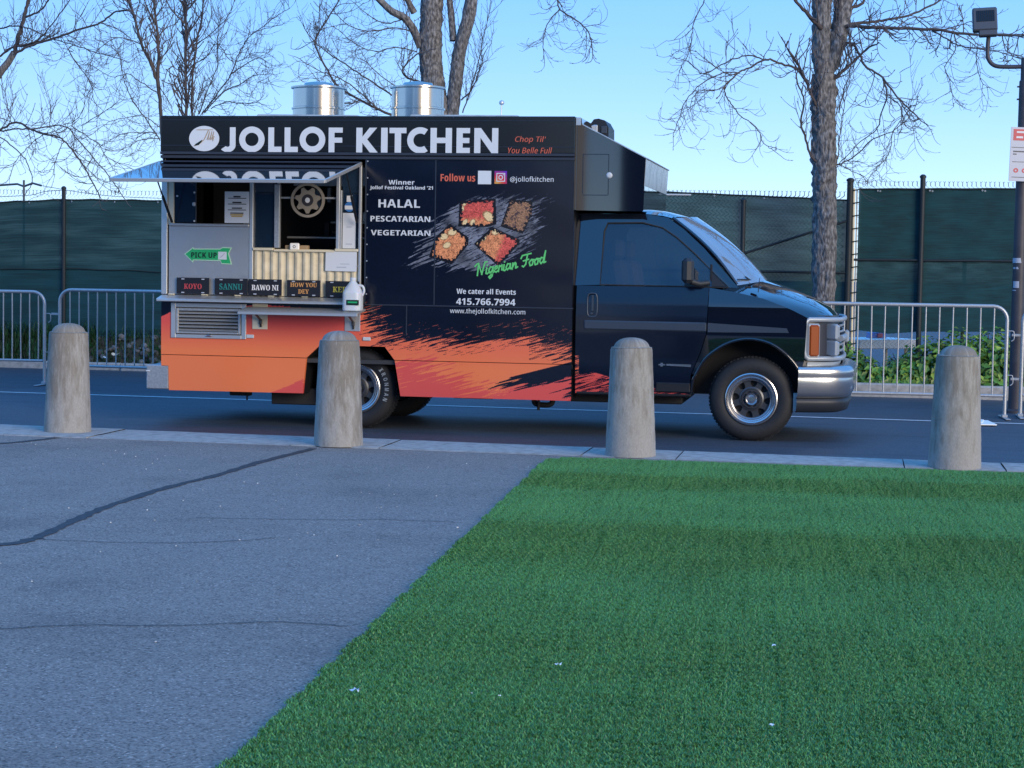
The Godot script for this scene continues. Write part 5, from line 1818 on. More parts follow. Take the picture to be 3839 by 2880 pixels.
func hood_point(t: float, z: float) -> Vector3:
	var d := clampf(absf(z - CAB_MID) / 1.0, 0, 1)
	var xc := 1.47 + 0.24 * (1.0 - d * d)
	var xf := 2.405 - 0.03 * d * d - 0.25 * pow(d, 8.0)
	var yc := lookup([[0.0, 1.475], [0.33, 1.40], [0.72, 1.295], [0.9, 1.225], [1.0, 1.15]], t)
	var ys := lookup([[0.0, 1.355], [0.4, 1.30], [0.75, 1.215], [1.0, 1.135]], t)
	return Vector3(lerpf(xc, xf, t), lerpf(yc, ys, pow(d, 2.4)), z)

func build_cab(t: Node3D) -> void:
	var b := MB.new()
	var door := V2([0.03, 0.40, 1.087, 0.40, 1.10, 0.60, 1.18, 0.80, 1.234, 0.98, 1.246, 1.395, 0.03, 1.395])
	b.wrap = true
	cab_panel(b, door)
	var dr := part("door", b, M.wrap, t, "black cab door with orange brush work at its foot")
	b = MB.new()
	var fender := PackedVector2Array()
	fender.append(Vector2(1.252, 1.395))
	fender.append(Vector2(1.40, 1.372))
	for i in 11:
		var p := hood_point(i / 10.0, -0.068)
		fender.append(Vector2(p.x, p.y + 0.004))
	fender.append_array(V2([2.125, 0.76, 2.09, 0.62, 2.063, 0.684, 1.956, 0.806, 1.885, 0.862, 1.811, 0.901, 1.73, 0.926, 1.64, 0.937, 1.56, 0.932, 1.484, 0.914, 1.354, 0.851, 1.28, 0.80, 1.225, 0.743, 1.148, 0.608, 1.108, 0.60, 1.187, 0.80, 1.241, 0.98]))
	cab_panel(b, fender)
	var fen := part("fender", b, M.black, t, "black front fender with its wheel arch")
	# arch lip
	var arch := []
	for p in [Vector2(1.10, 0.42), Vector2(1.12, 0.55), Vector2(1.148, 0.608), Vector2(1.225, 0.743), Vector2(1.354, 0.851), Vector2(1.484, 0.914), Vector2(1.64, 0.937), Vector2(1.811, 0.901), Vector2(1.956, 0.806), Vector2(2.063, 0.684), Vector2(2.09, 0.60)]:
		arch.append(Vector3(p.x, p.y, cab_z(p.y) + 0.004))
	b = MB.new()
	b.tube(smooth_path(arch, 4), 0.014, 0.014, 8)
	part("arch_lip", b, M.black, fen)
	b = MB.new()
	var sm := smooth_path(arch, 3)
	for i in sm.size() - 1:
		var a: Vector3 = sm[i]
		var c: Vector3 = sm[i + 1]
		var e := Vector3(0, 0, -0.38)
		var d := (c - a).normalized()
		b.quad(a, c, c + e, a + e, Vector3(d.y, -d.x, 0).normalized())
	b.quad(Vector3(1.1, 0.4, -0.44), Vector3(2.1, 0.4, -0.44), Vector3(2.1, 0.94, -0.44), Vector3(1.1, 0.94, -0.44), Vector3.BACK)
	part("arch_liner", b, M.chassis, t)
	# sill below the door
	b = MB.new()
	b.rect(0.03, 0.385, 1.10, 0.43, -0.14, -0.085, 0.012)
	b.rect(0.78, 0.43, 1.095, 0.52, -0.08, -0.052, 0.01)
	part("door_sill", b, M.black_rough, t)
	# far side, closed and plain
	b = MB.new()
	cab_panel(b, door, 0.0, true)
	cab_panel(b, fender, 0.0, true)
	part("far_side", b, M.black, t)
	b = MB.new()
	b.rect(0.0, 0.38, 1.05, 0.42, -2.0, -0.14, 0.005)
	part("cab_floor", b, M.chassis, t)
	# window frame and glass
	var inner := V2([0.243, 1.405, 0.262, 1.90, 0.292, 1.975, 0.616, 1.982, 0.80, 1.938, 0.936, 1.85, 1.11, 1.70, 1.425, 1.40])
	var outer := V2([0.0, 1.395, 0.0, 1.92, 0.02, 2.055, 0.62, 2.066, 0.85, 2.03, 1.0, 1.925, 1.19, 1.755, 1.515, 1.40])
	for far in [false, true]:
		b = MB.new()
		var rows := [[], [], []]
		for i in inner.size():
			var mid := (inner[i] + outer[i]) / 2
			for q in [[0, outer[i]], [1, mid], [2, inner[i]]]:
				var z: float = cab_z(q[1].y) + (0.006 if q[0] == 1 else 0.0)
				rows[q[0]].append(Vector3(q[1].x, q[1].y, 2.0 * CAB_MID - z if far else z))
		b.sheet(rows, not far)
		part("door_frame", b, M.black, t)
		b = MB.new()
		var gl := PackedVector2Array()
		for p in inner:
			gl.append(p)
		cab_panel(b, gl, -0.012, far)
		var pane := part("side_window", b, M.tint_glass, t)
		if not far:
			var gk := []
			for p in inner:
				gk.append(Vector3(p.x, p.y, cab_z(p.y) - 0.004))
			b = MB.new()
			b.tube(gk, 0.008, 0.008, 6, true, true)
			part("gasket", b, M.chassis, pane)
			b = MB.new()
			b.box(Vector3(1.262, 1.5, cab_z(1.5) - 0.008), Vector3(0.02, 0.22, 0.01), 0.003)
			part("window_divider", b, M.black_rough, pane)
			b = MB.new()
			cab_panel(b, V2([1.27, 1.41, 1.405, 1.41, 1.27, 1.54]), -0.006)
			part("mirror_mount", b, M.black_rough, pane)
	# roof
	b = MB.new()
	var rows := []
	for i in 15:
		var z := lerpf(-0.20, -1.92, i / 14.0)
		var d := (z - CAB_MID) / 0.86
		var line := []
		for j in 13:
			var x := lerpf(0.0, 0.88 + 0.16 * (1.0 - d * d), j / 12.0)
			var y := lookup([[0.0, 2.062], [0.6, 2.068], [0.8, 2.048], [0.95, 2.01], [1.05, 1.985]], x) + 0.055 * (1.0 - d * d * d * d)
			line.append(Vector3(x, y, z))
		rows.append(line)
	b.sheet(rows, true)
	part("cab_roof", b, M.black, t)
	# windscreen with a slight bow
	b = MB.new()
	rows = []
	for i in 13:
		var s := i / 12.0
		var d := s * 2.0 - 1.0
		var top := Vector3(0.89 + 0.16 * (1.0 - d * d), 2.025 + 0.035 * (1.0 - d * d), CAB_MID + d * 0.855)
		var bot := Vector3(1.50 + 0.235 * (1.0 - d * d), 1.42 + 0.045 * (1.0 - d * d), CAB_MID + d * 0.945)
		var line := []
		for j in 9:
			var k := j / 8.0
			line.append(top.lerp(bot, k) + Vector3(0.03, 0.03, 0) * sin(k * PI))
		rows.append(line)
	b.sheet(rows, false)
	var ws := part("windscreen", b, M.glass, t)
	b = MB.new()
	var edge := []
	for j in 9:
		edge.append(rows[12][j] + Vector3(0.0, 0.006, 0.004))
	b.tube(edge, 0.016, 0.016, 8)
	part("pillar_trim", b, M.black, ws)
	b = MB.new()
	b.tube([Vector3(1.62, 1.455, -0.55), Vector3(1.585, 1.475, -0.35), Vector3(1.50, 1.475, -0.16)], 0.007, 0.006, 6)
	b.tube([Vector3(1.66, 1.45, -0.6), Vector3(1.60, 1.47, -0.42), Vector3(1.56, 1.50, -0.3)], 0.008, 0.006, 6)
	part("wiper", b, M.chassis, ws)
	# bonnet
	b = MB.new()
	rows = []
	for i in 31:
		var z := lerpf(-0.066, 2.0 * CAB_MID + 0.066, i / 30.0)
		var line := []
		for j in 19:
			line.append(hood_point(j / 18.0, z))
		rows.append(line)
	b.sheet(rows, true)
	var bon := part("bonnet", b, M.black, t, "black bonnet sloping down to the grille")
	b = MB.new()
	rows = []
	for i in 31:
		var z := lerpf(-0.066, 2.0 * CAB_MID + 0.066, i / 30.0)
		var p := hood_point(0.0, z)
		rows.append([Vector3(p.x - 0.12, p.y + 0.004, z), Vector3(p.x - 0.04, p.y - 0.012, z), p + Vector3(0.004, -0.002, 0)])
	b.sheet(rows, true)
	part("cowl", b, M.black_rough, bon)
	for q in [Vector3(1.60, 1.405, -0.13), Vector3(1.66, 1.41, -0.2)]:
		b = MB.new()
		b.box(q, Vector3(0.06, 0.02, 0.03), 0.006)
		part("washer_jet", b, M.chassis, bon)
	b = MB.new()
	b.tube([Vector3(1.69, 1.36, -0.14), Vector3(1.70, 1.49, -0.14)], 0.004, 0.003, 5)
	part("aerial", b, M.chassis, bon)
	# front: dark face, lamps, grille
	b = MB.new()
	rows = []
	for i in 41:
		var z := lerpf(-0.075, 2.0 * CAB_MID + 0.075, i / 40.0)
		var x := nose_x(z) - 0.045
		rows.append([Vector3(x, 0.62, z), Vector3(x, 0.90, z), Vector3(x - 0.01, 1.16, z)])
	b.sheet(rows, true)
	var face := part("front_face", b, M.trim_dark, t)
	var frame := []
	for i in 31:
		var z := lerpf(-0.092, 2.0 * CAB_MID + 0.092, i / 30.0)
		frame.append(Vector3(nose_x(z), 1.122, z))
	frame.append_array([Vector3(2.13, 1.10, 2.0 * CAB_MID + 0.07), Vector3(2.118, 1.06, 2.0 * CAB_MID + 0.065), Vector3(2.118, 0.83, 2.0 * CAB_MID + 0.065), Vector3(2.13, 0.79, 2.0 * CAB_MID + 0.07)])
	for i in 31:
		var z := lerpf(2.0 * CAB_MID + 0.092, -0.092, i / 30.0)
		frame.append(Vector3(nose_x(z), 0.768, z))
	frame.append_array([Vector3(2.13, 0.79, -0.07), Vector3(2.118, 0.83, -0.065), Vector3(2.118, 1.06, -0.065), Vector3(2.13, 1.10, -0.07)])
	b = MB.new()
	b.tube(frame, 0.023, 0.023, 10, true, true)
	part("grille_frame", b, M.front_grey, face)
	b = MB.new()
	b.box(Vector3(2.202, 0.932, -0.094), Vector3(0.10, 0.285, 0.05), 0.02, Basis(Vector3.UP, 0.42))
	part("turn_lamp", b, M.amber, t, "amber turn lamp at the nose corner")
	b = MB.new()
	b.box(Vector3(2.195, 0.932, -0.105), Vector3(0.125, 0.31, 0.05), 0.02, Basis(Vector3.UP, 0.42))
	part("lamp_bezel", b, M.front_grey, face)
	for y in [0.862, 1.012]:
		b = MB.new()
		b.box(Vector3(2.345, y, -0.25), Vector3(0.05, 0.125, 0.2), 0.014, Basis(Vector3.UP, 0.95))
		part("headlamp", b, M.lamp_glass, t, "rectangular headlamp behind the grille frame")
		b = MB.new()
		b.box(Vector3(2.325, y, -0.245), Vector3(0.04, 0.142, 0.222), 0.012, Basis(Vector3.UP, 0.95))
		part("lamp_bezel", b, M.front_grey, face)
	for y in [0.835, 0.89, 1.01, 1.065]:
		b = MB.new()
		var p := []
		for i in 21:
			var z := lerpf(-0.4, 2.0 * CAB_MID + 0.4, i / 20.0)
			p.append(Vector3(nose_x(z) - 0.012, y, z))
		b.tube(p, 0.011, 0.011, 6)
		part("grille_bar", b, M.front_grey, face)
	b = MB.new()
	var gp := []
	for i in 21:
		var z := lerpf(-0.36, 2.0 * CAB_MID + 0.36, i / 20.0)
		gp.append(Vector3(nose_x(z) + 0.004, 0.95, z))
	b.tube(gp, 0.032, 0.032, 8)
	b.box(Vector3(2.49, 0.95, CAB_MID), Vector3(0.05, 0.11, 0.3), 0.015)
	part("grille_bar", b, M.front_grey, face)
	b = MB.new()
	rows = []
	for i in 31:
		var z := lerpf(-0.10, 2.0 * CAB_MID + 0.10, i / 30.0)
		rows.append([Vector3(nose_x(z) - 0.03, 0.695, z), Vector3(nose_x(z) - 0.022, 0.735, z)])
	b.sheet(rows, true)
	part("nose_strip", b, M.front_grey, face)
	# bumper
	for q in [["bumper", [[-0.14, 0.705], [-0.05, 0.705], [-0.012, 0.688], [0.0, 0.655], [-0.003, 0.612], [-0.012, 0.602], [-0.006, 0.59], [-0.004, 0.53], [-0.024, 0.46], [-0.05, 0.412], [-0.10, 0.405]], M.bumper], ["valance", [[-0.10, 0.408], [-0.055, 0.402], [-0.05, 0.36], [-0.075, 0.29], [-0.13, 0.272]], M.valance]]:
		b = MB.new()
		rows = []
		for i in 49:
			var d := lerpf(-1.045, 1.045, i / 48.0)
			var bx := 2.60 - 0.05 * d * d - 0.47 * pow(absf(d) / 1.045, 9.0)
			var line := []
			# outward direction in plan
			var e := 0.004
			var bx2 := 2.60 - 0.05 * (d + e) * (d + e) - 0.47 * pow(absf(d + e) / 1.045, 9.0)
			var tang := Vector2(bx2 - bx, e).normalized()
			var nrm := Vector2(tang.y, -tang.x)
			for pr in q[1]:
				line.append(Vector3(bx + nrm.x * pr[0], pr[1], CAB_MID + d + nrm.y * pr[0]))
			rows.append(line)
		b.sheet(rows, false)
		part(q[0], b, q[2], t)
	b = MB.new()
	b.rect(2.03, 0.28, 2.075, 0.45, -0.16, -0.12, 0.004)
	part("bumper_bracket", b, M.galvanised, t)
	# door trim
	b = MB.new()
	b.rect(0.104, 0.992, 1.234, 1.078, -0.06, -0.022, 0.012)
	part("belt_moulding", b, M.belt, dr)
	b = MB.new()
	b.plate(V2([1.247, 0.99, 1.98, 1.0, 1.96, 1.04, 1.247, 1.075]), -0.06, -0.024)
	part("belt_moulding", b, M.belt, fen)
	b = MB.new()
	var hp := []
	for i in 24:
		var a := TAU * i / 24
		var ca := cos(a)
		var sa := sin(a)
		hp.append(Vector3(0.18 + signf(ca) * pow(absf(ca), 0.5) * 0.046, 1.218 + signf(sa) * pow(absf(sa), 0.5) * 0.108, cab_z(1.22) + 0.006))
	b.tube(hp, 0.008, 0.008, 6, true, true)
	b.box(Vector3(0.18, 1.235, cab_z(1.22) + 0.004), Vector3(0.022, 0.15, 0.018), 0.006)
	b.lathe([Vector2(0.012, 0), Vector2(0.010, 0.006), Vector2(0, 0.007)], 12, Vector3(0.175, 1.14, cab_z(1.14) + 0.001), Basis(Vector3.RIGHT, PI / 2))
	part("door_handle", b, M.belt, dr)
	b = MB.new()
	var ez := cab_z(0.69) + 0.001
	b.plate(V2([0.803, 0.688, 0.82, 0.688, 0.822, 0.700, 0.842, 0.700, 0.845, 0.688, 0.866, 0.688, 0.862, 0.678, 0.845, 0.678, 0.842, 0.667, 0.822, 0.667, 0.818, 0.678, 0.80, 0.678]), ez, ez + 0.006)
	b.plate(V2([0.875, 0.676, 1.10, 0.668, 1.10, 0.69, 0.875, 0.692]), ez, ez + 0.005)
	part("maker_badge", b, M.rim, dr, "small silver badge strip low on the door")
	# mirror
	b = MB.new()
	b.box(Vector3(1.065, 1.548, 0.10), Vector3(0.10, 0.225, 0.15), 0.035, Basis(Vector3.UP, 0.25))
	var mir := part("door_mirror", b, M.mirror_case, t, "dark door mirror on its folding arm")
	b = MB.new()
	b.tube([Vector3(1.09, 1.45, 0.05), Vector3(1.16, 1.43, 0.0), Vector3(1.24, 1.44, -0.07)], 0.03, 0.024, 10)
	part("mirror_arm", b, M.mirror_case, mir)
	# cab inside
	b = MB.new()
	b.rect(1.18, 0.95, 1.62, 1.36, -1.95, -0.16, 0.05)
	part("dashboard", b, M.seat, t)
	for z in [-0.6, -1.5]:
		b = MB.new()
		b.box(Vector3(0.42, 1.28, z), Vector3(0.16, 0.72, 0.5), 0.06, Basis(Vector3.BACK, 0.18))
		b.box(Vector3(0.66, 0.92, z), Vector3(0.55, 0.18, 0.52), 0.06)
		b.box(Vector3(0.35, 1.74, z), Vector3(0.1, 0.18, 0.26), 0.04)
		part("seat", b, M.seat, t)
	b = MB.new()
	var sw := []
	var sb := Basis(Vector3.BACK, 0.55)
	for i in 28:
		var a := TAU * i / 28
		sw.append(Vector3(1.05, 1.40, -1.5) + sb * Vector3(0.0, cos(a) * 0.19, sin(a) * 0.19))
	b.tube(sw, 0.014, 0.014, 6, true, true)
	b.tube([Vector3(1.05, 1.40, -1.5), Vector3(1.3, 1.26, -1.5)], 0.03, 0.03, 8)
	b.tube([Vector3(1.05, 1.40, -1.5) + sb * Vector3(0, 0, -0.19), Vector3(1.05, 1.40, -1.5) + sb * Vector3(0, 0, 0.19)], 0.012, 0.012, 6)
	part("steering_wheel", b, M.chassis, t)

# ---------------------------------------------------------------- things set out on the truck
func build_signs_on_truck() -> void:
	# pick-up arrow
	var t := thing("arrow_sign", "green arrow sign reading PICK UP on the steel panel", "sign", Vector3(-3.51, 1.618, 0.0))
	var arrow := V2([-3.748, 1.629, -3.659, 1.697, -3.651, 1.683, -3.389, 1.686, -3.367, 1.701, -3.273, 1.698, -3.302, 1.638, -3.272, 1.536, -3.376, 1.539, -3.389, 1.568, -3.654, 1.570, -3.661, 1.548])
	for i in arrow.size():
		arrow[i] -= Vector2(-3.51, 1.618)
	var b := MB.new()
	b.plate(arrow, -0.003, 0.001)
	part("board", b, M.sign_pale, t)
	b = MB.new()
	var ins := Geometry2D.offset_polygon(arrow, -0.009)
	b.plate(ins[0], 0.001, 0.003)
	part("face", b, M.sign_green, t)
	lettering("PICK UP", fbold, -0.165, 0.088, -0.022, 0.030, 0.003, M.sign_text, t)
	b = MB.new()
	b.rect(0.102, -0.036, 0.186, 0.038, 0.003, 0.0045, 0.0)
	part("white_label", b, M.paper, t)
	b = MB.new()
	ribbon(b, [Vector2(0.125, -0.015), Vector2(0.145, 0.0), Vector2(0.165, 0.022)], 0.006, 0.0046)
	part("label_print", b, M.paper_grey, t)
	# greeting plates
	var plates := [["KOYO", -3.650, 1.328, lin(0.5, 0.06, 0.07), "black plate reading KOYO in red letters on the sill"], ["SANNU", -3.270, 1.327, lin(0.02, 0.2, 0.19), "black plate reading SANNU in dark green letters"], ["BAWO NI", -2.934, 1.325, lin(0.75, 0.75, 0.77), "black plate reading BAWO NI in white letters"], ["HOW YOU DEY", -2.557, 1.323, lin(0.6, 0.3, 0.1), "black plate reading HOW YOU DEY in orange letters"], ["KEDU", -2.182, 1.320, lin(0.6, 0.5, 0.06), "black plate with yellow letters half hidden by the jug"]]
	for q in plates:
		t = thing("greeting_plate", q[4], "plate", Vector3(q[1], q[2], 0.024), "greeting plates along the sill")
		b = MB.new()
		b.box(Vector3.ZERO, Vector3(0.326, 0.154, 0.006), 0.003)
		b.box(Vector3(0, 0, -0.004), Vector3(0.318, 0.146, 0.006), 0.002)
		part("panel", b, M.plate_black, t)
		var m := mat(q[3], 0.4)
		if q[0] == "HOW YOU DEY":
			lettering("HOW YOU", fserif, -0.13, 0.13, 0.012, 0.052, 0.003, m, t)
			lettering("DEY", fserif, -0.052, 0.052, -0.050, -0.010, 0.003, m, t)
		elif q[0] == "KOYO":
			lettering("KOYO", fserif, -0.088, 0.088, -0.030, 0.020, 0.003, m, t)
		elif q[0] == "SANNU":
			lettering("SANNU", fserif, -0.116, 0.112, -0.030, 0.028, 0.003, m, t)
		else:
			lettering(q[0], fserif, -0.132 if q[0] != "KEDU" else -0.09, 0.132 if q[0] != "KEDU" else 0.10, -0.028, 0.024, 0.003, m, t)
		for s in [Vector2(-0.1, 0.064), Vector2(0.1, 0.064), Vector2(-0.1, -0.064), Vector2(0.1, -0.064)]:
			b = MB.new()
			b.box(Vector3(s.x, s.y, 0.003), Vector3(0.03, 0.010, 0.003), 0.001)
			part("slot", b, M.paper_grey, t)
	# menu sheet
	t = thing("menu_sheet", "white menu poster with dark bars beside the pick-up opening", "poster", Vector3(-3.224, 2.078, 0.0))
	b = MB.new()
	b.box(Vector3(0, 0, 0.006), Vector3(0.242, 0.296, 0.003), 0.0)
	part("sheet", b, M.paper, t)
	var i := 0
	for q in [[0.10, 0.07, 0.014], [0.085, 0.18, 0.007], [0.045, 0.09, 0.014], [0.03, 0.18, 0.007], [-0.008, 0.10, 0.012], [-0.025, 0.18, 0.007], [-0.055, 0.13, 0.010]]:
		b = MB.new()
		b.box(Vector3(0, q[0], 0.0085), Vector3(q[1], q[2], 0.002), 0.0)
		part("print_bar", b, M.ink, t)
	for q in [[-0.07, 0.13], [-0.085, 0.11]]:
		b = MB.new()
		b.box(Vector3(0, q[0], 0.0085), Vector3(q[1], 0.012, 0.002), 0.0)
		part("print_bar", b, M.gold, t)
	# wheel emblem in the open window
	t = thing("wheel_emblem", "round wheel-shaped metal emblem hanging in the open window", "emblem", Vector3(-2.538, 2.152, -0.02))
	b = MB.new()
	b.ring(Vector2.ZERO, Vector2(0.166, 0.162), Vector2(0.140, 0.137), 0, TAU, -0.006, 0.006, 56)
	part("rim", b, M.emblem, t)
	b = MB.new()
	var star := PackedVector2Array()
	for k in 28:
		var a := TAU * k / 28 + 0.1
		var ph := k % 4
		var r: float = [0.125, 0.125, 0.092, 0.092][ph]
		star.append(Vector2(cos(a), sin(a)) * r)
	b.plate(star, -0.005, 0.004)
	part("star", b, M.emblem, t)
	b = MB.new()
	b.ring(Vector2.ZERO, Vector2(0.056, 0.056), Vector2.ZERO, 0, TAU, 0.004, 0.007, 28)
	part("hub", b, M.ink, t)
	b = MB.new()
	b.ring(Vector2.ZERO, Vector2(0.023, 0.025), Vector2.ZERO, 0, TAU, 0.007, 0.010, 20)
	part("logo_disc", b, M.paper, t)
	b = MB.new()
	b.box(Vector3(0, 0.2, 0), Vector3(0.004, 0.09, 0.004), 0.0)
	part("hanger", b, M.ink, t)
	# stickers and papers
	t = thing("window_sticker", "white square sticker above a round blue one on the window", "sticker", Vector3(-2.134, 2.17, -0.03))
	b = MB.new()
	b.box(Vector3.ZERO, Vector3(0.056, 0.058, 0.002), 0.0)
	part("sheet", b, M.paper, t)
	t = thing("window_sticker", "round blue and white sticker on the service window", "sticker", Vector3(-2.136, 2.094, -0.03))
	b = MB.new()
	b.ring(Vector2.ZERO, Vector2(0.046, 0.046), Vector2.ZERO, 0, TAU, -0.001, 0.001, 28)
	part("disc", b, M.blue, t)
	b = MB.new()
	b.box(Vector3(0, -0.006, 0.002), Vector3(0.086, 0.036, 0.002), 0.0)
	part("band", b, M.paper, t)
	t = thing("code_card", "tall white card taped to the right window pane", "card", Vector3(-2.136, 1.871, -0.03))
	b = MB.new()
	b.box(Vector3.ZERO, Vector3(0.124, 0.332, 0.003), 0.0)
	part("sheet", b, M.paper, t)
	for q in [[-0.125, 0.06], [0.035, 0.05]]:
		b = MB.new()
		b.box(Vector3(0, q[0], 0.002), Vector3(q[1], 0.008, 0.002), 0.0)
		part("print_bar", b, M.paper_grey, t)
	t = thing("notice_sheet", "wide white notice taped on the cream corrugated panel", "notice", Vector3(-2.2, 1.583, 0.008))
	b = MB.new()
	b.box(Vector3(0, 0, 0.0), Vector3(0.302, 0.186, 0.003), 0.0, Basis(Vector3.BACK, -0.012))
	part("sheet", b, M.paper, t)
	for q in [[-0.055, -0.035, 0.095, 0.008], [-0.022, -0.005, 0.09, 0.006], [0.108, -0.022, 0.05, 0.006]]:
		b = MB.new()
		b.box(Vector3(q[0] + 0.06, q[1] - 0.02, 0.002), Vector3(q[2], q[3], 0.002), 0.0)
		part("print_bar", b, M.paper_grey, t)
	# jug on the shelf
	t = thing("water_jug", "translucent plastic jug with green label on the folded-out shelf", "jug", Vector3(-2.03, 1.128, 0.2))
	b = MB.new()
	var prof := [[0.0, 0.085], [0.008, 0.09], [0.05, 0.09], [0.15, 0.09], [0.17, 0.088], [0.205, 0.075], [0.25, 0.042], [0.272, 0.026], [0.29, 0.024]]
	var rows := []
	for p in prof:
		var line := []
		for k in 33:
			var a := TAU * k / 32
			var ca := cos(a)
			var sa := sin(a)
			var e := 0.62 if p[0] < 0.2 else 0.9
			line.append(Vector3(signf(ca) * pow(absf(ca), e) * p[1], p[0], signf(sa) * pow(absf(sa), e) * p[1]))
		rows.append(line)
	b.sheet(rows, false)
	part("bottle", b, M.jug, t)
	b = MB.new()
	b.box(Vector3(0.02, 0.075, 0.0895), Vector3(0.12, 0.05, 0.004), 0.001)
	part("label_print", b, M.sign_text, t)
	b = MB.new()
	b.box(Vector3(0.02, 0.078, 0.0925), Vector3(0.09, 0.014, 0.002), 0.0)
	part("label_print", b, M.sign_green, t)
	b = MB.new()
	b.lathe([Vector2(0.028, 0.285), Vector2(0.028, 0.305), Vector2(0, 0.307)], 18, Vector3.ZERO)
	part("cap", b, M.paper, t)
	b = MB.new()
	b.tube(smooth_path([Vector3(0.05, 0.235, 0.0), Vector3(0.092, 0.225, 0.0), Vector3(0.105, 0.18, 0.0), Vector3(0.088, 0.14, 0.0)], 5), 0.012, 0.012, 8)
	part("handle", b, M.jug, t)
	# small things on the window ledge
	t = thing("card_reader", "small white card reader on the open window's ledge", "card reader", Vector3(-2.662, 1.684, -0.02))
	b = MB.new()
	b.box(Vector3(0, 0.032, 0), Vector3(0.09, 0.064, 0.03), 0.008)
	part("case", b, M.white_litter, t)
	b = MB.new()
	b.ring(Vector2(0, 0.03), Vector2(0.014, 0.014), Vector2(0.009, 0.009), 0, TAU, 0.015, 0.0165, 20)
	part("emblem", b, M.ink, t)
	t = thing("napkin_box", "brown paper napkin box behind the white card reader", "box", Vector3(-2.66, 1.684, -0.1))
	b = MB.new()
	b.box(Vector3(0, 0.022, 0), Vector3(0.22, 0.044, 0.08), 0.006)
	part("carton", b, M.kraft, t)
	t = thing("sauce_bottle", "small clear bottle standing behind the narrow window pane", "bottle", Vector3(-3.028, 1.70, -0.12))
	b = MB.new()
	b.lathe([Vector2(0.02, 0), Vector2(0.02, 0.05), Vector2(0.01, 0.065), Vector2(0.012, 0.08), Vector2(0, 0.082)], 14, Vector3.ZERO)
	part("glass", b, M.paper_grey, t)

# ---------------------------------------------------------------- bollards and barriers
func build_bollards() -> void:
	var words := ["stained concrete bollard leftmost of the four, before the steel barriers", "concrete bollard standing in front of the truck's rear wheel", "concrete bollard standing in front of the truck's cab door", "concrete bollard rightmost of the four, right of the truck's bumper"]
	for i in 4:
		var t := thing("bollard", words[i], "bollard", Vector3(BOLLARDS[i][0], 0.104, BOLLARDS[i][1]), "concrete bollards along the kerb")
		t.rotation = Vector3([0.006, -0.01, 0.004, 0.012][i], 0, [-0.012, 0.004, 0.008, -0.006][i])
		var nz := FastNoiseLite.new()
		nz.seed = 300 + i
		nz.frequency = 1.0
		var rows := []
		for j in 41:
			var v := j / 40.0
			var y := v * 0.845
			var r := lerpf(0.197, 0.161, v)
			if j == 40:
				r -= 0.006
			var line := []
			for k in 65:
				var a := TAU * (k % 64) / 64
				var d := Vector3(cos(a), 0, sin(a))
				var q := nz.get_noise_3d(d.x * 1.5, y * 3.0, d.z * 1.5) * 0.004 + nz.get_noise_3d(d.x * 12.0, y * 40.0, d.z * 12.0) * 0.0022
				if j == 0:
					q += nz.get_noise_2d(k * 0.4, 3.0) * 0.006
				line.append(d * (r + q) + Vector3(0, y + (nz.get_noise_2d(k * 0.5, 8.0) * 0.004 if j == 40 else 0.0), 0))
			rows.append(line)
		var b := MB.new()
		b.sheet(rows, false)
		flip_v(b)
		var body := part("shaft", b, M.bollard if i % 2 == 0 else M.bollard2, t)
		body.rotation.y = [0.3, 2.1, 4.0, 5.2][i]
		rows = []
		for j in 13:
			var p: Array = [[0.160, 0.842], [0.148, 0.846], [0.139, 0.848], [0.137, 0.853], [0.131, 0.866], [0.122, 0.879], [0.108, 0.892], [0.090, 0.903], [0.068, 0.911], [0.046, 0.916], [0.025, 0.9185], [0.008, 0.9195], [0.0, 0.9197]][j]
			var line := []
			for k in 65:
				var a := TAU * (k % 64) / 64
				var d := Vector3(cos(a), 0, sin(a))
				line.append(d * (p[0] + nz.get_noise_3d(d.x * 8.0, p[1] * 40.0, d.z * 8.0) * 0.003) + Vector3(0, p[1], 0))
			rows.append(line)
		b = MB.new()
		b.sheet(rows, false)
		flip_v(b, 0.86, 0.14)
		part("cap", b, M.bollard if i % 2 == 0 else M.bollard2, t).rotation.y = [1.3, 3.1, 0.0, 2.2][i]

func flip_v(b: MB, from := 0.0, span := 1.0) -> void:
	for i in b.uv.size():
		b.uv[i] = Vector2(b.uv[i].x, from + b.uv[i].y * span)

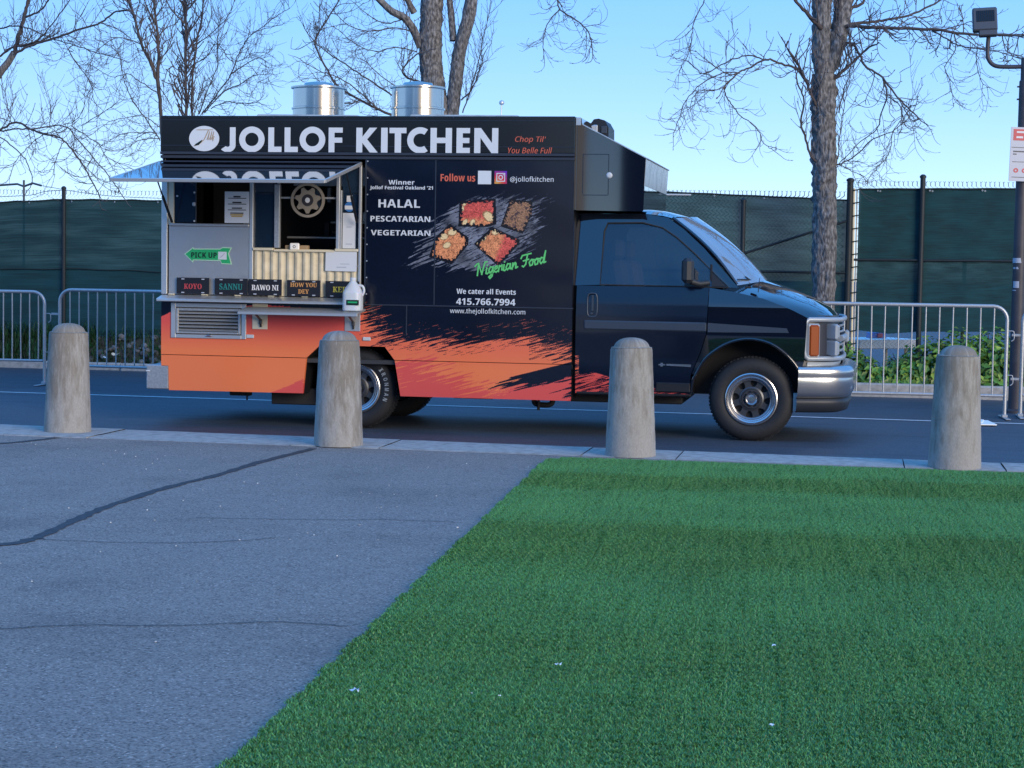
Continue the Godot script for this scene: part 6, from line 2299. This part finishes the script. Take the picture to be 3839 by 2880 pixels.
func barrier(label: String, x0: float, x1: float, z0: float, z1: float, bars: Array, top: float, low: float, hook_at: int) -> void:
	var ang := -atan2(z1 - z0, x1 - x0)
	var t := thing("crowd_barrier", label, "barrier", Vector3(x0, 0, z0), "steel crowd barriers along the road")
	t.rotation.y = ang
	var w := Vector2(x1 - x0, z1 - z0).length()
	var b := MB.new()
	var path := [Vector3(0, 0.02, 0), Vector3(0, top - 0.16, 0)]
	for i in 7:
		var a := PI - i * PI / 12
		path.append(Vector3(0.15 + cos(a) * 0.15, top - 0.15 + sin(a) * 0.15, 0))
	for i in 7:
		var a := PI / 2 - i * PI / 12
		path.append(Vector3(w - 0.15 + cos(a) * 0.15, top - 0.15 + sin(a) * 0.15, 0))
	path.append_array([Vector3(w, top - 0.16, 0), Vector3(w, 0.02, 0)])
	b.tube(path, 0.0205, 0.0205, 12)
	part("frame", b, M.galvanised, t)
	b = MB.new()
	b.tube([Vector3(0.02, low, 0), Vector3(w - 0.02, low, 0)], 0.017, 0.017, 10)
	part("bottom_rail", b, M.galvanised, t)
	for x in bars:
		b = MB.new()
		b.tube([Vector3(x, low + 0.01, 0), Vector3(x + rng.randf_range(-0.004, 0.004), (low + top) / 2, rng.randf_range(-0.004, 0.004)), Vector3(x, top - 0.015, 0)], 0.0085, 0.0085, 8)
		part("bar", b, M.galvanised, t)
	for x in [0.0, w]:
		b = MB.new()
		b.box(Vector3(x, 0.012, 0), Vector3(0.055, 0.012, 0.62), 0.004)
		b.box(Vector3(x, 0.03, 0), Vector3(0.06, 0.03, 0.09), 0.005)
		part("foot", b, M.galvanised, t)
	for y in [top - 0.30, top - 0.78]:
		var hx := 0.0 if hook_at < 0 else w
		var s := -1.0 if hook_at < 0 else 1.0
		b = MB.new()
		b.tube(smooth_path([Vector3(hx + s * 0.015, y + 0.035, 0), Vector3(hx + s * 0.06, y + 0.035, 0), Vector3(hx + s * 0.075, y + 0.02, 0), Vector3(hx + s * 0.078, y - 0.05, 0), Vector3(hx + s * 0.05, y - 0.075, 0)], 4), 0.006, 0.006, 6)
		part("hook", b, M.galvanised, t)
		b = MB.new()
		b.box(Vector3((w if hook_at < 0 else 0.0) - s * 0.065, y, 0), Vector3(0.10, 0.028, 0.012), 0.003)
		part("hook_plate", b, M.galvanised, t)

func build_barriers() -> void:
	var bars := []
	for i in 15:
		bars.append(0.155 + i * 0.1455)
	barrier("steel barrier right of the truck's bumper, behind the rightmost bollard", 1.86, 4.185, -3.72, -3.88, bars, 1.215, 0.245, 1)
	barrier("steel barrier cut off by the right edge behind the lamp sign", 4.37, 6.7, -4.1, -4.1, bars, 1.2, 0.245, 1)
	bars = []
	for i in 18:
		bars.append(0.12 + i * 0.1118)
	var w1: Array = bars.duplicate()
	barrier("steel barrier at the left edge, left of the leftmost bollard", -9.42, -7.325, -4.75, -4.9, w1, 1.155, 0.302, 1)
	bars = []
	for i in 18:
		bars.append(0.135 + i * 0.1222)
	barrier("steel barrier between the leftmost bollard and the truck's rear", -7.06, -4.62, -4.75, -4.62, bars, 1.19, 0.262, 1)

# ---------------------------------------------------------------- lamp post with its sign
func build_lamp() -> void:
	var t := thing("lamp_post", "dark lamp post with a square floodlight on a bent arm", "lamp post", Vector3(4.365, 0, -4.8))
	var b := MB.new()
	b.lathe([Vector2(0.11, 0), Vector2(0.11, 0.03), Vector2(0.075, 0.05), Vector2(0.066, 2.5), Vector2(0.062, 3.72), Vector2(0.05, 3.735), Vector2(0.05, 3.98), Vector2(0, 3.985)], 24, Vector3.ZERO)
	part("pole", b, M.pole, t)
	b = MB.new()
	b.tube(smooth_path([Vector3(0.0, 3.885, 0.0), Vector3(-0.2, 3.882, 0.0), Vector3(-0.33, 3.895, 0.0), Vector3(-0.40, 3.96, 0.0), Vector3(-0.418, 4.06, 0.0), Vector3(-0.41, 4.24, 0.0)], 6), 0.024, 0.024, 12)
	part("arm", b, M.pole, t)
	# floodlight, tipped back
	var hb := Basis(Vector3.BACK, 0.05) * Basis(Vector3.RIGHT, -0.25)
	var c := Vector3(-0.46, 4.40, 0.02)
	b = MB.new()
	b.box(c, Vector3(0.27, 0.27, 0.1), 0.014, hb)
	b.box(c + hb * Vector3(0.03, -0.16, 0), Vector3(0.2, 0.07, 0.08), 0.01, hb)
	var head := part("floodlight", b, M.lamp_case, t)
	b = MB.new()
	b.box(c + hb * Vector3(0.005, 0.03, 0.05), Vector3(0.2, 0.13, 0.008), 0.003, hb)
	part("lens", b, M.tint_lamp, head)
	for i in 9:
		b = MB.new()
		b.box(c + hb * Vector3(-0.085 + i * 0.0225, 0.03, 0.055), Vector3(0.004, 0.125, 0.006), 0.001, hb)
		part("fin", b, M.chassis, head)
	for y in [3.52, 3.66]:
		b = MB.new()
		b.box(Vector3(-0.055, y, 0.01), Vector3(0.06, 0.018, 0.03), 0.004)
		part("bracket", b, M.pole, t)
	for q in [[-0.03, 1.72, 0.085, 0.055], [-0.055, 1.635, 0.02, 0.02], [-0.025, 1.635, 0.02, 0.025], [-0.03, 1.45, 0.062, 0.075], [-0.05, 1.385, 0.035, 0.012]]:
		b = MB.new()
		b.lathe([Vector2(0.0715, q[1] - q[3] / 2), Vector2(0.0715, q[1] + q[3] / 2)], 48, Vector3.ZERO)
		# keep only the part of the band that faces the road
		var keep := MB.new()
		for i in range(0, b.v.size(), 3):
			var m := (b.v[i] + b.v[i + 1] + b.v[i + 2]) / 3.0
			if m.z > 0 and absf(m.x - q[0]) < q[2] / 2:
				for k in 3:
					keep.put(b.v[i + k], b.n[i + k], Vector2.ZERO)
		part("sticker", keep, M.paper_grey, t)
	# sign on the pole
	t = thing("post_sign", "white sign with red heading bolted to the lamp post", "sign", Vector3(4.41, 2.9, -4.70))
	t.rotation = Vector3(0, 0.22, -0.02)
	b = MB.new()
	b.box(Vector3(0, 0, 0), Vector3(0.40, 0.60, 0.006), 0.002)
	part("board", b, M.sign_white, t)
	b = MB.new()
	b.box(Vector3(0.01, 0.215, 0.004), Vector3(0.36, 0.125, 0.003), 0.0)
	part("heading", b, M.sign_red, t)
	for q in [[-0.045, 0.245, 0.18, 0.02], [-0.10, 0.188, 0.075, 0.022]]:
		b = MB.new()
		b.box(Vector3(q[0], q[1], 0.006), Vector3(q[2], q[3], 0.002), 0.0)
		part("heading_print", b, M.white_print, t)
	for q in [[0.0, 0.075, 0.37, 0.006], [-0.08, 0.03, 0.17, 0.014], [-0.145, 0.0, 0.04, 0.012], [-0.005, -0.085, 0.33, 0.006], [-0.005, -0.255, 0.33, 0.006]]:
		b = MB.new()
		b.box(Vector3(q[0], q[1], 0.0045), Vector3(q[2], q[3], 0.002), 0.0)
		part("print_bar", b, M.belt, t)
	for q in [-0.125, -0.03]:
		b = MB.new()
		b.ring(Vector2(q, -0.18), Vector2(0.028, 0.026), Vector2(0.012, 0.011), 0, TAU, 0.003, 0.005, 16)
		part("pictogram", b, M.sign_red, t)

# ---------------------------------------------------------------- bare trees
func trunk_tube(b: MB, pts: Array, r0: float, r1: float, seed_: int, flare := 0.0) -> void:
	var nz := FastNoiseLite.new()
	nz.seed = seed_
	nz.frequency = 1.0
	nz.fractal_octaves = 3
	var total := 0.0
	for i in pts.size() - 1:
		total += pts[i].distance_to(pts[i + 1])
	var sm := smooth_path(pts, maxi(2, int(total / pts.size() / 0.035)))
	var rows := []
	for i in sm.size():
		var a: Vector3 = sm[maxi(i - 1, 0)]
		var c: Vector3 = sm[mini(i + 1, sm.size() - 1)]
		var t := (c - a).normalized()
		var s := t.cross(Vector3.BACK).normalized()
		var u := s.cross(t)
		var f := float(i) / (sm.size() - 1)
		var r := lerpf(r0, r1, f)
		var line := []
		for k in 33:
			var an := TAU * (k % 32) / 32
			var d := s * cos(an) + u * sin(an)
			var p: Vector3 = sm[i]
			var ridge := nz.get_noise_3d(cos(an) * r * 26.0, p.y * 3.4, sin(an) * r * 26.0)
			var knob := nz.get_noise_3d(cos(an) * r * 9.0 + 20.0, p.y * 5.5, sin(an) * r * 9.0)
			var fine := nz.get_noise_3d(cos(an) * r * 60.0, p.y * 30.0, sin(an) * r * 60.0)
			line.append(p + d * r * (1.0 + (0.13 + 0.12 * flare) * ridge + flare * maxf(0.0, knob) + 0.08 * fine))
		rows.append(line)
	b.sheet(rows, false)
	# normals of a sheet depend on its winding: turn them outwards
	for i in range(0, b.v.size(), 3):
		pass

func twig(b: MB, p: Vector3, d: Vector3, length: float, r: float, style: int, depth: int) -> void:
	var n := maxi(4, int(length / 0.045))
	var st := length / n
	var pts := [p]
	var hook := rng.randf_range(0.18, 0.42)
	var turn_at := rng.randf_range(0.35, 0.65)
	var axis := d.cross(Vector3.UP + Vector3(rng.randf_range(-0.4, 0.4), 0, rng.randf_range(-0.4, 0.4))).normalized()
	var sway := Vector3(rng.randf_range(-1, 1), 0, rng.randf_range(-1, 1)) * 0.09
	for i in n:
		var f := float(i) / n
		if style == 1:
			d += Vector3(0, 0.10, 0) + sway * 0.3
		elif style == 2:
			d += Vector3(0, 0.02 + 0.16 * f, 0) + sway
		elif f < turn_at:
			d += Vector3(0, -0.09, 0) + sway
		else:
			d = d.rotated(axis, hook)
		d += Vector3(rng.randf_range(-1, 1), rng.randf_range(-1, 1), rng.randf_range(-1, 1)) * 0.10
		d = d.normalized()
		p += d * st
		pts.append(p)
		if depth > 0 and i > 0 and rng.randf() < 0.42:
			var o := Vector3(rng.randf_range(-1, 1), rng.randf_range(-0.4, 0.8), rng.randf_range(-0.7, 0.7)).normalized()
			twig(b, p, (d * 0.7 + o * 0.8).normalized(), length * rng.randf_range(0.25, 0.5), r * 0.75, style, depth - 1)
	b.tube(pts, r, r * 0.55, 4, false)
	if rng.randf() < 0.4:   # bud
		b.tube([p, p + d * 0.012, p + d * 0.024], r * 1.4, r * 0.4, 4, false)

func tree(label: String, data: Array, seed_: int, ground: bool, dens: float, near: float) -> void:
	rng.seed = seed_
	var first: Array = data[0]
	var base := Vector3(first[3], 0, first[5])
	var t := thing("bare_tree", label, "tree", base, "bare trees along the fence")
	var crown := MB.new()
	var limbs := 0
	for q in data:
		var pts := []
		for i in range(3, q.size(), 3):
			pts.append(Vector3(q[i], q[i + 1], q[i + 2]) - base)
		if q[0] > 0.045:
			if limbs == 0 and ground:
				pts.push_front(Vector3(pts[0].x + 0.01, pts[0].y * 0.5, pts[0].z))
				pts.push_front(Vector3(pts[0].x, -0.05, pts[0].z))
			var b := MB.new()
			trunk_tube(b, pts, q[0], q[1], seed_ + limbs, near)
			part("trunk" if limbs == 0 else "limb", b, M.bark, t)
			limbs += 1
			# sparse shoots straight off the bark
			for k in 10:
				var p: Vector3 = pts[rng.randi_range(1, pts.size() - 1)] + Vector3(0, rng.randf_range(-0.3, 0.3), 0)
				if p.y > 2.6:
					twig(crown, p + Vector3(rng.randf_range(-1, 1) * q[0], 0, 0.02), Vector3(rng.randf_range(-0.5, 0.5), 1, rng.randf_range(-0.2, 0.4)).normalized(), rng.randf_range(0.3, 0.8), 0.004, 1, 1)
		else:
			var sm := smooth_path(pts, 5)
			for i in range(1, sm.size() - 1):
				sm[i] += Vector3(rng.randf_range(-1, 1), rng.randf_range(-1, 1), rng.randf_range(-1, 1)) * 0.008
			var b := MB.new()
			b.tube(sm, q[0] * 0.9, q[1] * 0.8, 7)
			part("limb" if q[0] > 0.012 else "branch", b, M.bark_dark, t)
			if q[2] == 0:
				continue
			var gap := 0.13 / dens
			var acc := 0.0
			for i in sm.size() - 1:
				acc += sm[i].distance_to(sm[i + 1])
				while acc > gap:
					acc -= gap * rng.randf_range(0.6, 1.4)
					var along: Vector3 = (sm[i + 1] - sm[i]).normalized()
					var style: int = q[2]
					if style == 2:
						style = 1 if rng.randf() < 0.35 else 3 if rng.randf() < 0.5 else 2
					var o := Vector3(rng.randf_range(-1, 1), rng.randf_range(0.1, 1) if style == 1 else rng.randf_range(-1, 0.6), rng.randf_range(-1, 1)).normalized()
					twig(crown, sm[i].lerp(sm[i + 1], rng.randf()), (along * 0.55 + o).normalized(), rng.randf_range(0.18, 0.62), maxf(0.0036, q[1] * 0.5), style, 1)
			# tip hook
			var e: Vector3 = sm[sm.size() - 1]
			var d: Vector3 = (e - sm[sm.size() - 2]).normalized()
			twig(crown, e, d, rng.randf_range(0.15, 0.3), q[1] * 0.8, 3, 1)
	if crown.v.size():
		part("crown", crown, M.twig, t)

func build_trees() -> void:
	tree("stout bare tree with rough bark behind the truck's bonnet", RIGHT_TREE, 101, true, 1.7, 0.45)
	tree("bare forked tree rising behind the truck's roof vents", MIDDLE_TREE, 102, true, 2.4, 0.15)
	tree("bare tree forking above the truck's rear corner", LEFT_TREE, 103, true, 2.2, 0.0)
	tree("slim twin-stemmed bare tree above the truck's name", SLIM_TREE, 104, true, 2.4, 0.0)
	tree("bare leaning tree whose limbs reach in from the left edge", EDGE_TREE, 105, true, 1.9, 0.0)

# ---------------------------------------------------------------- beyond the fence, and behind the camera
func build_far() -> void:
	# pale table in the gap under the gate
	var t := thing("white_table", "bright white table seen through the gap under the gate", "table", Vector3(2.8, 0, -9.8))
	var b := MB.new()
	var bs := Basis(Vector3.UP, 0.62)
	b.box(Vector3(0.02, 0.58, 0.0), Vector3(1.0, 0.13, 0.75), 0.008, bs)
	part("tabletop", b, M.white_litter, t)
	for q in [[-0.42, -0.26], [0.42, -0.26], [0.36, 0.26], [-0.42, 0.26], [0.42, 0.20]]:
		b = MB.new()
		var p := bs * Vector3(q[0], 0, q[1])
		b.box(Vector3(p.x + 0.02, 0.28, p.z), Vector3(0.035, 0.56, 0.035), 0.004)
		part("leg", b, M.cream_trim, t)
	t = thing("storage_box", "blue and red parcel lying on the white table", "box", Vector3(2.86, 0.638, -9.85))
	b = MB.new()
	b.box(Vector3(0, 0.045, 0), Vector3(0.24, 0.09, 0.16), 0.01, Basis(Vector3.UP, 0.4))
	part("case", b, M.blue, t)
	b = MB.new()
	b.box(Vector3(0.05, 0.05, 0.083), Vector3(0.08, 0.06, 0.03), 0.01, Basis(Vector3.UP, 0.4))
	part("strap", b, M.sign_red, t)
	# utility pole far off
	t = thing("utility_pole", "thin distant utility pole with crossarm above the left fence", "pole", Vector3(-32.6, 0, -60))
	b = MB.new()
	b.tube([Vector3(0, 0, 0), Vector3(0, 4.95, 0)], 0.06, 0.05, 8)
	part("pole", b, M.belt, t)
	b = MB.new()
	b.tube([Vector3(-1.1, 4.72, 0), Vector3(-0.3, 4.78, 0), Vector3(0, 4.68, 0), Vector3(0.4, 4.82, 0), Vector3(0.8, 4.72, 0)], 0.05, 0.05, 6)
	part("crossarm", b, M.belt, t)
	b = MB.new()
	b.tube(smooth_path([Vector3(0.8, 4.72, 0), Vector3(4, 4.3, 0), Vector3(9, 4.2, 0)], 5), 0.012, 0.012, 4)
	b.tube(smooth_path([Vector3(-1.1, 4.72, 0), Vector3(-4, 4.66, 0), Vector3(-9, 4.8, 0)], 5), 0.012, 0.012, 4)
	part("cable", b, M.belt, t)
	# sunlit building across the plaza, mirrored by the truck's paint and metal
	t = thing("plaza_building", "cream building across the plaza behind the camera", "building", Vector3(-26, 0.1, 44))
	b = MB.new()
	b.box(Vector3(0, 3.6, 6), Vector3(36, 7.2, 12), 0.05)
	part("wall", b, M.facade, t)
	b = MB.new()
	b.box(Vector3(18.1, 3.6, 6), Vector3(0.2, 7.2, 12), 0.02)
	part("side_wall", b, M.plaster, t)
	b = MB.new()
	b.box(Vector3(0, 7.35, 6), Vector3(36.8, 0.3, 12.6), 0.03)
	part("roof", b, M.concrete, t)
	var wing := thing("plaza_building", "long low dark building across the plaza, beside the cream-sided one", "building", Vector3(7, 0.1, 36))
	b = MB.new()
	b.box(Vector3(0, 2.9, 4), Vector3(22, 5.8, 8), 0.05)
	part("wall", b, M.facade, wing)
	b = MB.new()
	b.box(Vector3(0, 5.95, 4), Vector3(22.6, 0.3, 8.6), 0.03)
	part("roof", b, M.concrete, wing)
	for i in 9:
		for y in [1.9, 5.2]:
			b = MB.new()
			b.box(Vector3(-16 + i * 4.0, y, -0.02), Vector3(1.8, 1.7, 0.1), 0.01)
			part("window", b, M.tint_glass, t)

# ---------------------------------------------------------------- artificial turf
func turf_edge(z: float) -> float:
	var e := 0.32 + (z - 3.36) * 0.0575
	if z < 3.36:
		e += pow((3.36 - z) / 0.27, 2.0) * 0.4
	return e

func build_turf() -> void:
	rng.seed = 55
	var b := MB.new()
	for i in 60:
		var z0 := 3.12 + i * 0.2
		var z1 := z0 + 0.2
		b.quad(Vector3(turf_edge(z0), 0.112, z0), Vector3(8, 0.112, z0), Vector3(8, 0.112, z1), Vector3(turf_edge(z1), 0.112, z1), Vector3.UP)
		b.quad(Vector3(turf_edge(z0), 0.101, z0), Vector3(turf_edge(z1), 0.101, z1), Vector3(turf_edge(z1), 0.112, z1), Vector3(turf_edge(z0), 0.112, z0), Vector3.LEFT)
	setting("turf_mat", b, M.turf_base, "green backing of the artificial turf")
	# one tile of blades, leaning one way as the pile is rolled
	var tile := 0.125
	var g := MB.new()
	g.use_col = true
	for i in 720:
		var p := Vector3(rng.randf_range(-0.6, 0.6) * tile, 0, rng.randf_range(-0.6, 0.6) * tile)
		var hgt := rng.randf_range(0.009, 0.017)
		var an := rng.randf() * TAU
		var side := Vector3(cos(an), 0, sin(an)) * rng.randf_range(0.0010, 0.0017)
		var lean := (Vector3(rng.randf_range(-1, 1), 0, rng.randf_range(-1, 1)) * 0.8) * hgt
		var k := rng.randf_range(0.65, 1.3)
		g.tint = Color(0.10 * k, 0.33 * k, 0.095 * k) if rng.randf() < 0.75 else Color(0.16 * k, 0.39 * k, 0.14 * k) if rng.randf() < 0.85 else Color(0.16 * k, 0.19 * k, 0.09 * k)
		var m := p + lean * 0.35 + Vector3.UP * hgt * 0.62
		var tip := p + lean + Vector3.UP * hgt * 0.95
		var nn := Vector3(-side.z, 0.0006, side.x).normalized()
		if nn.y < 0:
			nn = -nn
		nn = (nn + Vector3.UP * 0.35).normalized()
		g.tri(p - side, p + side, m + side, nn, nn, nn)
		g.tri(p - side, m + side, m - side, nn, nn, nn)
		g.tri(m - side, m + side, tip, nn, nn, nn)
	var mm := MultiMesh.new()
	mm.transform_format = MultiMesh.TRANSFORM_3D
	mm.use_colors = true
	mm.mesh = g.mesh()
	var nz := FastNoiseLite.new()
	nz.seed = 12
	nz.frequency = 0.9
	var spots := []
	var z := 3.22
	while z < 13.2:
		var x := turf_edge(z) + tile * 0.5
		while x < 5.6:
			spots.append(Vector2(x, z))
			x += tile
		z += tile
	mm.instance_count = spots.size()
	for i in spots.size():
		var p: Vector2 = spots[i]
		var w := p.y + 0.22 * nz.get_noise_2d(p.x * 0.5, p.y * 0.6) + 0.05 * p.x
		# rolled stripes: the pile lies towards or away from the truck
		var band := lookup([[3.0, 0.0], [4.15, 0.0], [4.35, 1.0], [5.0, 1.0], [5.3, 0.0], [6.7, 0.0], [7.1, 1.0], [8.3, 0.8], [8.8, 0.25], [9.8, 0.3], [10.4, 0.75], [11.0, 0.5], [13.5, 0.6]], w)
		band = clampf(band + 0.35 * nz.get_noise_2d(p.x * 2.2 + 40.0, p.y * 2.2), 0, 1)
		var bs := Basis(Vector3.UP, rng.randi_range(0, 3) * PI / 2)
		bs = Basis(Vector3.RIGHT, Vector3(0.1 * nz.get_noise_2d(p.x * 3.0, p.y * 3.0), 1.0, lerpf(-0.5, 0.75, band)), Vector3.BACK) * bs
		mm.set_instance_transform(i, Transform3D(bs, Vector3(p.x + rng.randf_range(-0.012, 0.012), 0.110, p.y + rng.randf_range(-0.015, 0.015))))
		var k := 1.0 + 0.16 * nz.get_noise_2d(p.x * 1.5, p.y * 1.5)
		mm.set_instance_color(i, Color(k, k, k))
	var o := MultiMeshInstance3D.new()
	o.name = "artificial_turf"
	o.multimesh = mm
	o.material_override = M.turf
	add_child(o)
	o.set_meta("kind", "stuff")
	o.set_meta("label", "green artificial turf with rolled stripes")

func scrap(label: String, p: Vector3, s: float, m: Material, group := "") -> void:
	s *= 0.65
	var b := MB.new()
	var rows := []
	for i in 4:
		var line := []
		for j in 4:
			line.append(Vector3((i - 1.5) * s * 0.33 * rng.randf_range(0.6, 1.3), rng.randf_range(0.0, 0.45) * s, (j - 1.5) * s * 0.3 * rng.randf_range(0.6, 1.3)))
		rows.append(line)
	b.sheet(rows, true)
	var o := solo("litter_scrap", b, m, label, "litter", group)
	o.position = p

func build_litter() -> void:
	rng.seed = 77
	scrap("crumpled pale blue scrap on the turf near the asphalt edge", Vector3(0.97, 0.135, 11.4), 0.05, M.paper)
	scrap("small white scrap lying in the middle of the turf", Vector3(1.56, 0.135, 10.8), 0.03, M.white_litter)
	scrap("tiny white crumb on the turf, centre bottom", Vector3(1.45, 0.135, 11.35), 0.016, M.white_litter, "crumbs on the turf")
	scrap("tiny pale crumb on the turf, left of another", Vector3(1.35, 0.135, 11.33), 0.014, M.cream_trim, "crumbs on the turf")
	scrap("white scrap near the turf's lower right corner", Vector3(2.35, 0.135, 11.55), 0.03, M.white_litter)
	scrap("small pale scrap on the turf right of centre", Vector3(2.3, 0.135, 10.25), 0.024, M.white_litter)
	scrap("yellow and white crumpled litter on the left verge", Vector3(-7.85, 0.2, -8.55), 0.16, M.cream_trim)
	scrap("white crumpled litter beside the yellow scrap on the verge", Vector3(-8.0, 0.16, -8.5), 0.12, M.white_litter)
	# flat white board on the road
	var t := thing("white_board", "flat white cardboard lying on the road behind the rightmost bollard", "cardboard", Vector3(3.82, 0.012, -2.95))
	var b := MB.new()
	b.box(Vector3(0, 0.006, 0), Vector3(0.36, 0.012, 0.55), 0.002, Basis(Vector3.UP, 0.1))
	b.box(Vector3(-0.06, 0.02, -0.1), Vector3(0.3, 0.012, 0.4), 0.002, Basis(Vector3.UP, -0.1) * Basis(Vector3.BACK, -0.05))
	part("sheet", b, M.white_litter, t)
	# grit on the plaza
	var g := MB.new()
	g.use_col = true
	for i in 170:
		var z := rng.randf_range(3.2, 12.6)
		var x := rng.randf_range(-4.5, turf_edge(z) - 0.03)
		var k := rng.randf_range(0.25, 0.8)
		g.tint = Color(k, k * 0.97, k * 0.92)
		var d := rng.randf_range(0.003, 0.008)
		g.box(Vector3(x, 0.101 + d * 0.3, z), Vector3(d * rng.randf_range(0.8, 1.8), d * 0.7, d), d * 0.2, Basis(Vector3.UP, rng.randf() * TAU))
	var o := MeshInstance3D.new()
	o.name = "grit"
	o.mesh = g.mesh()
	o.material_override = M.rubble
	add_child(o)
	o.set_meta("kind", "stuff")
	o.set_meta("label", "pale grit scattered over the plaza asphalt")
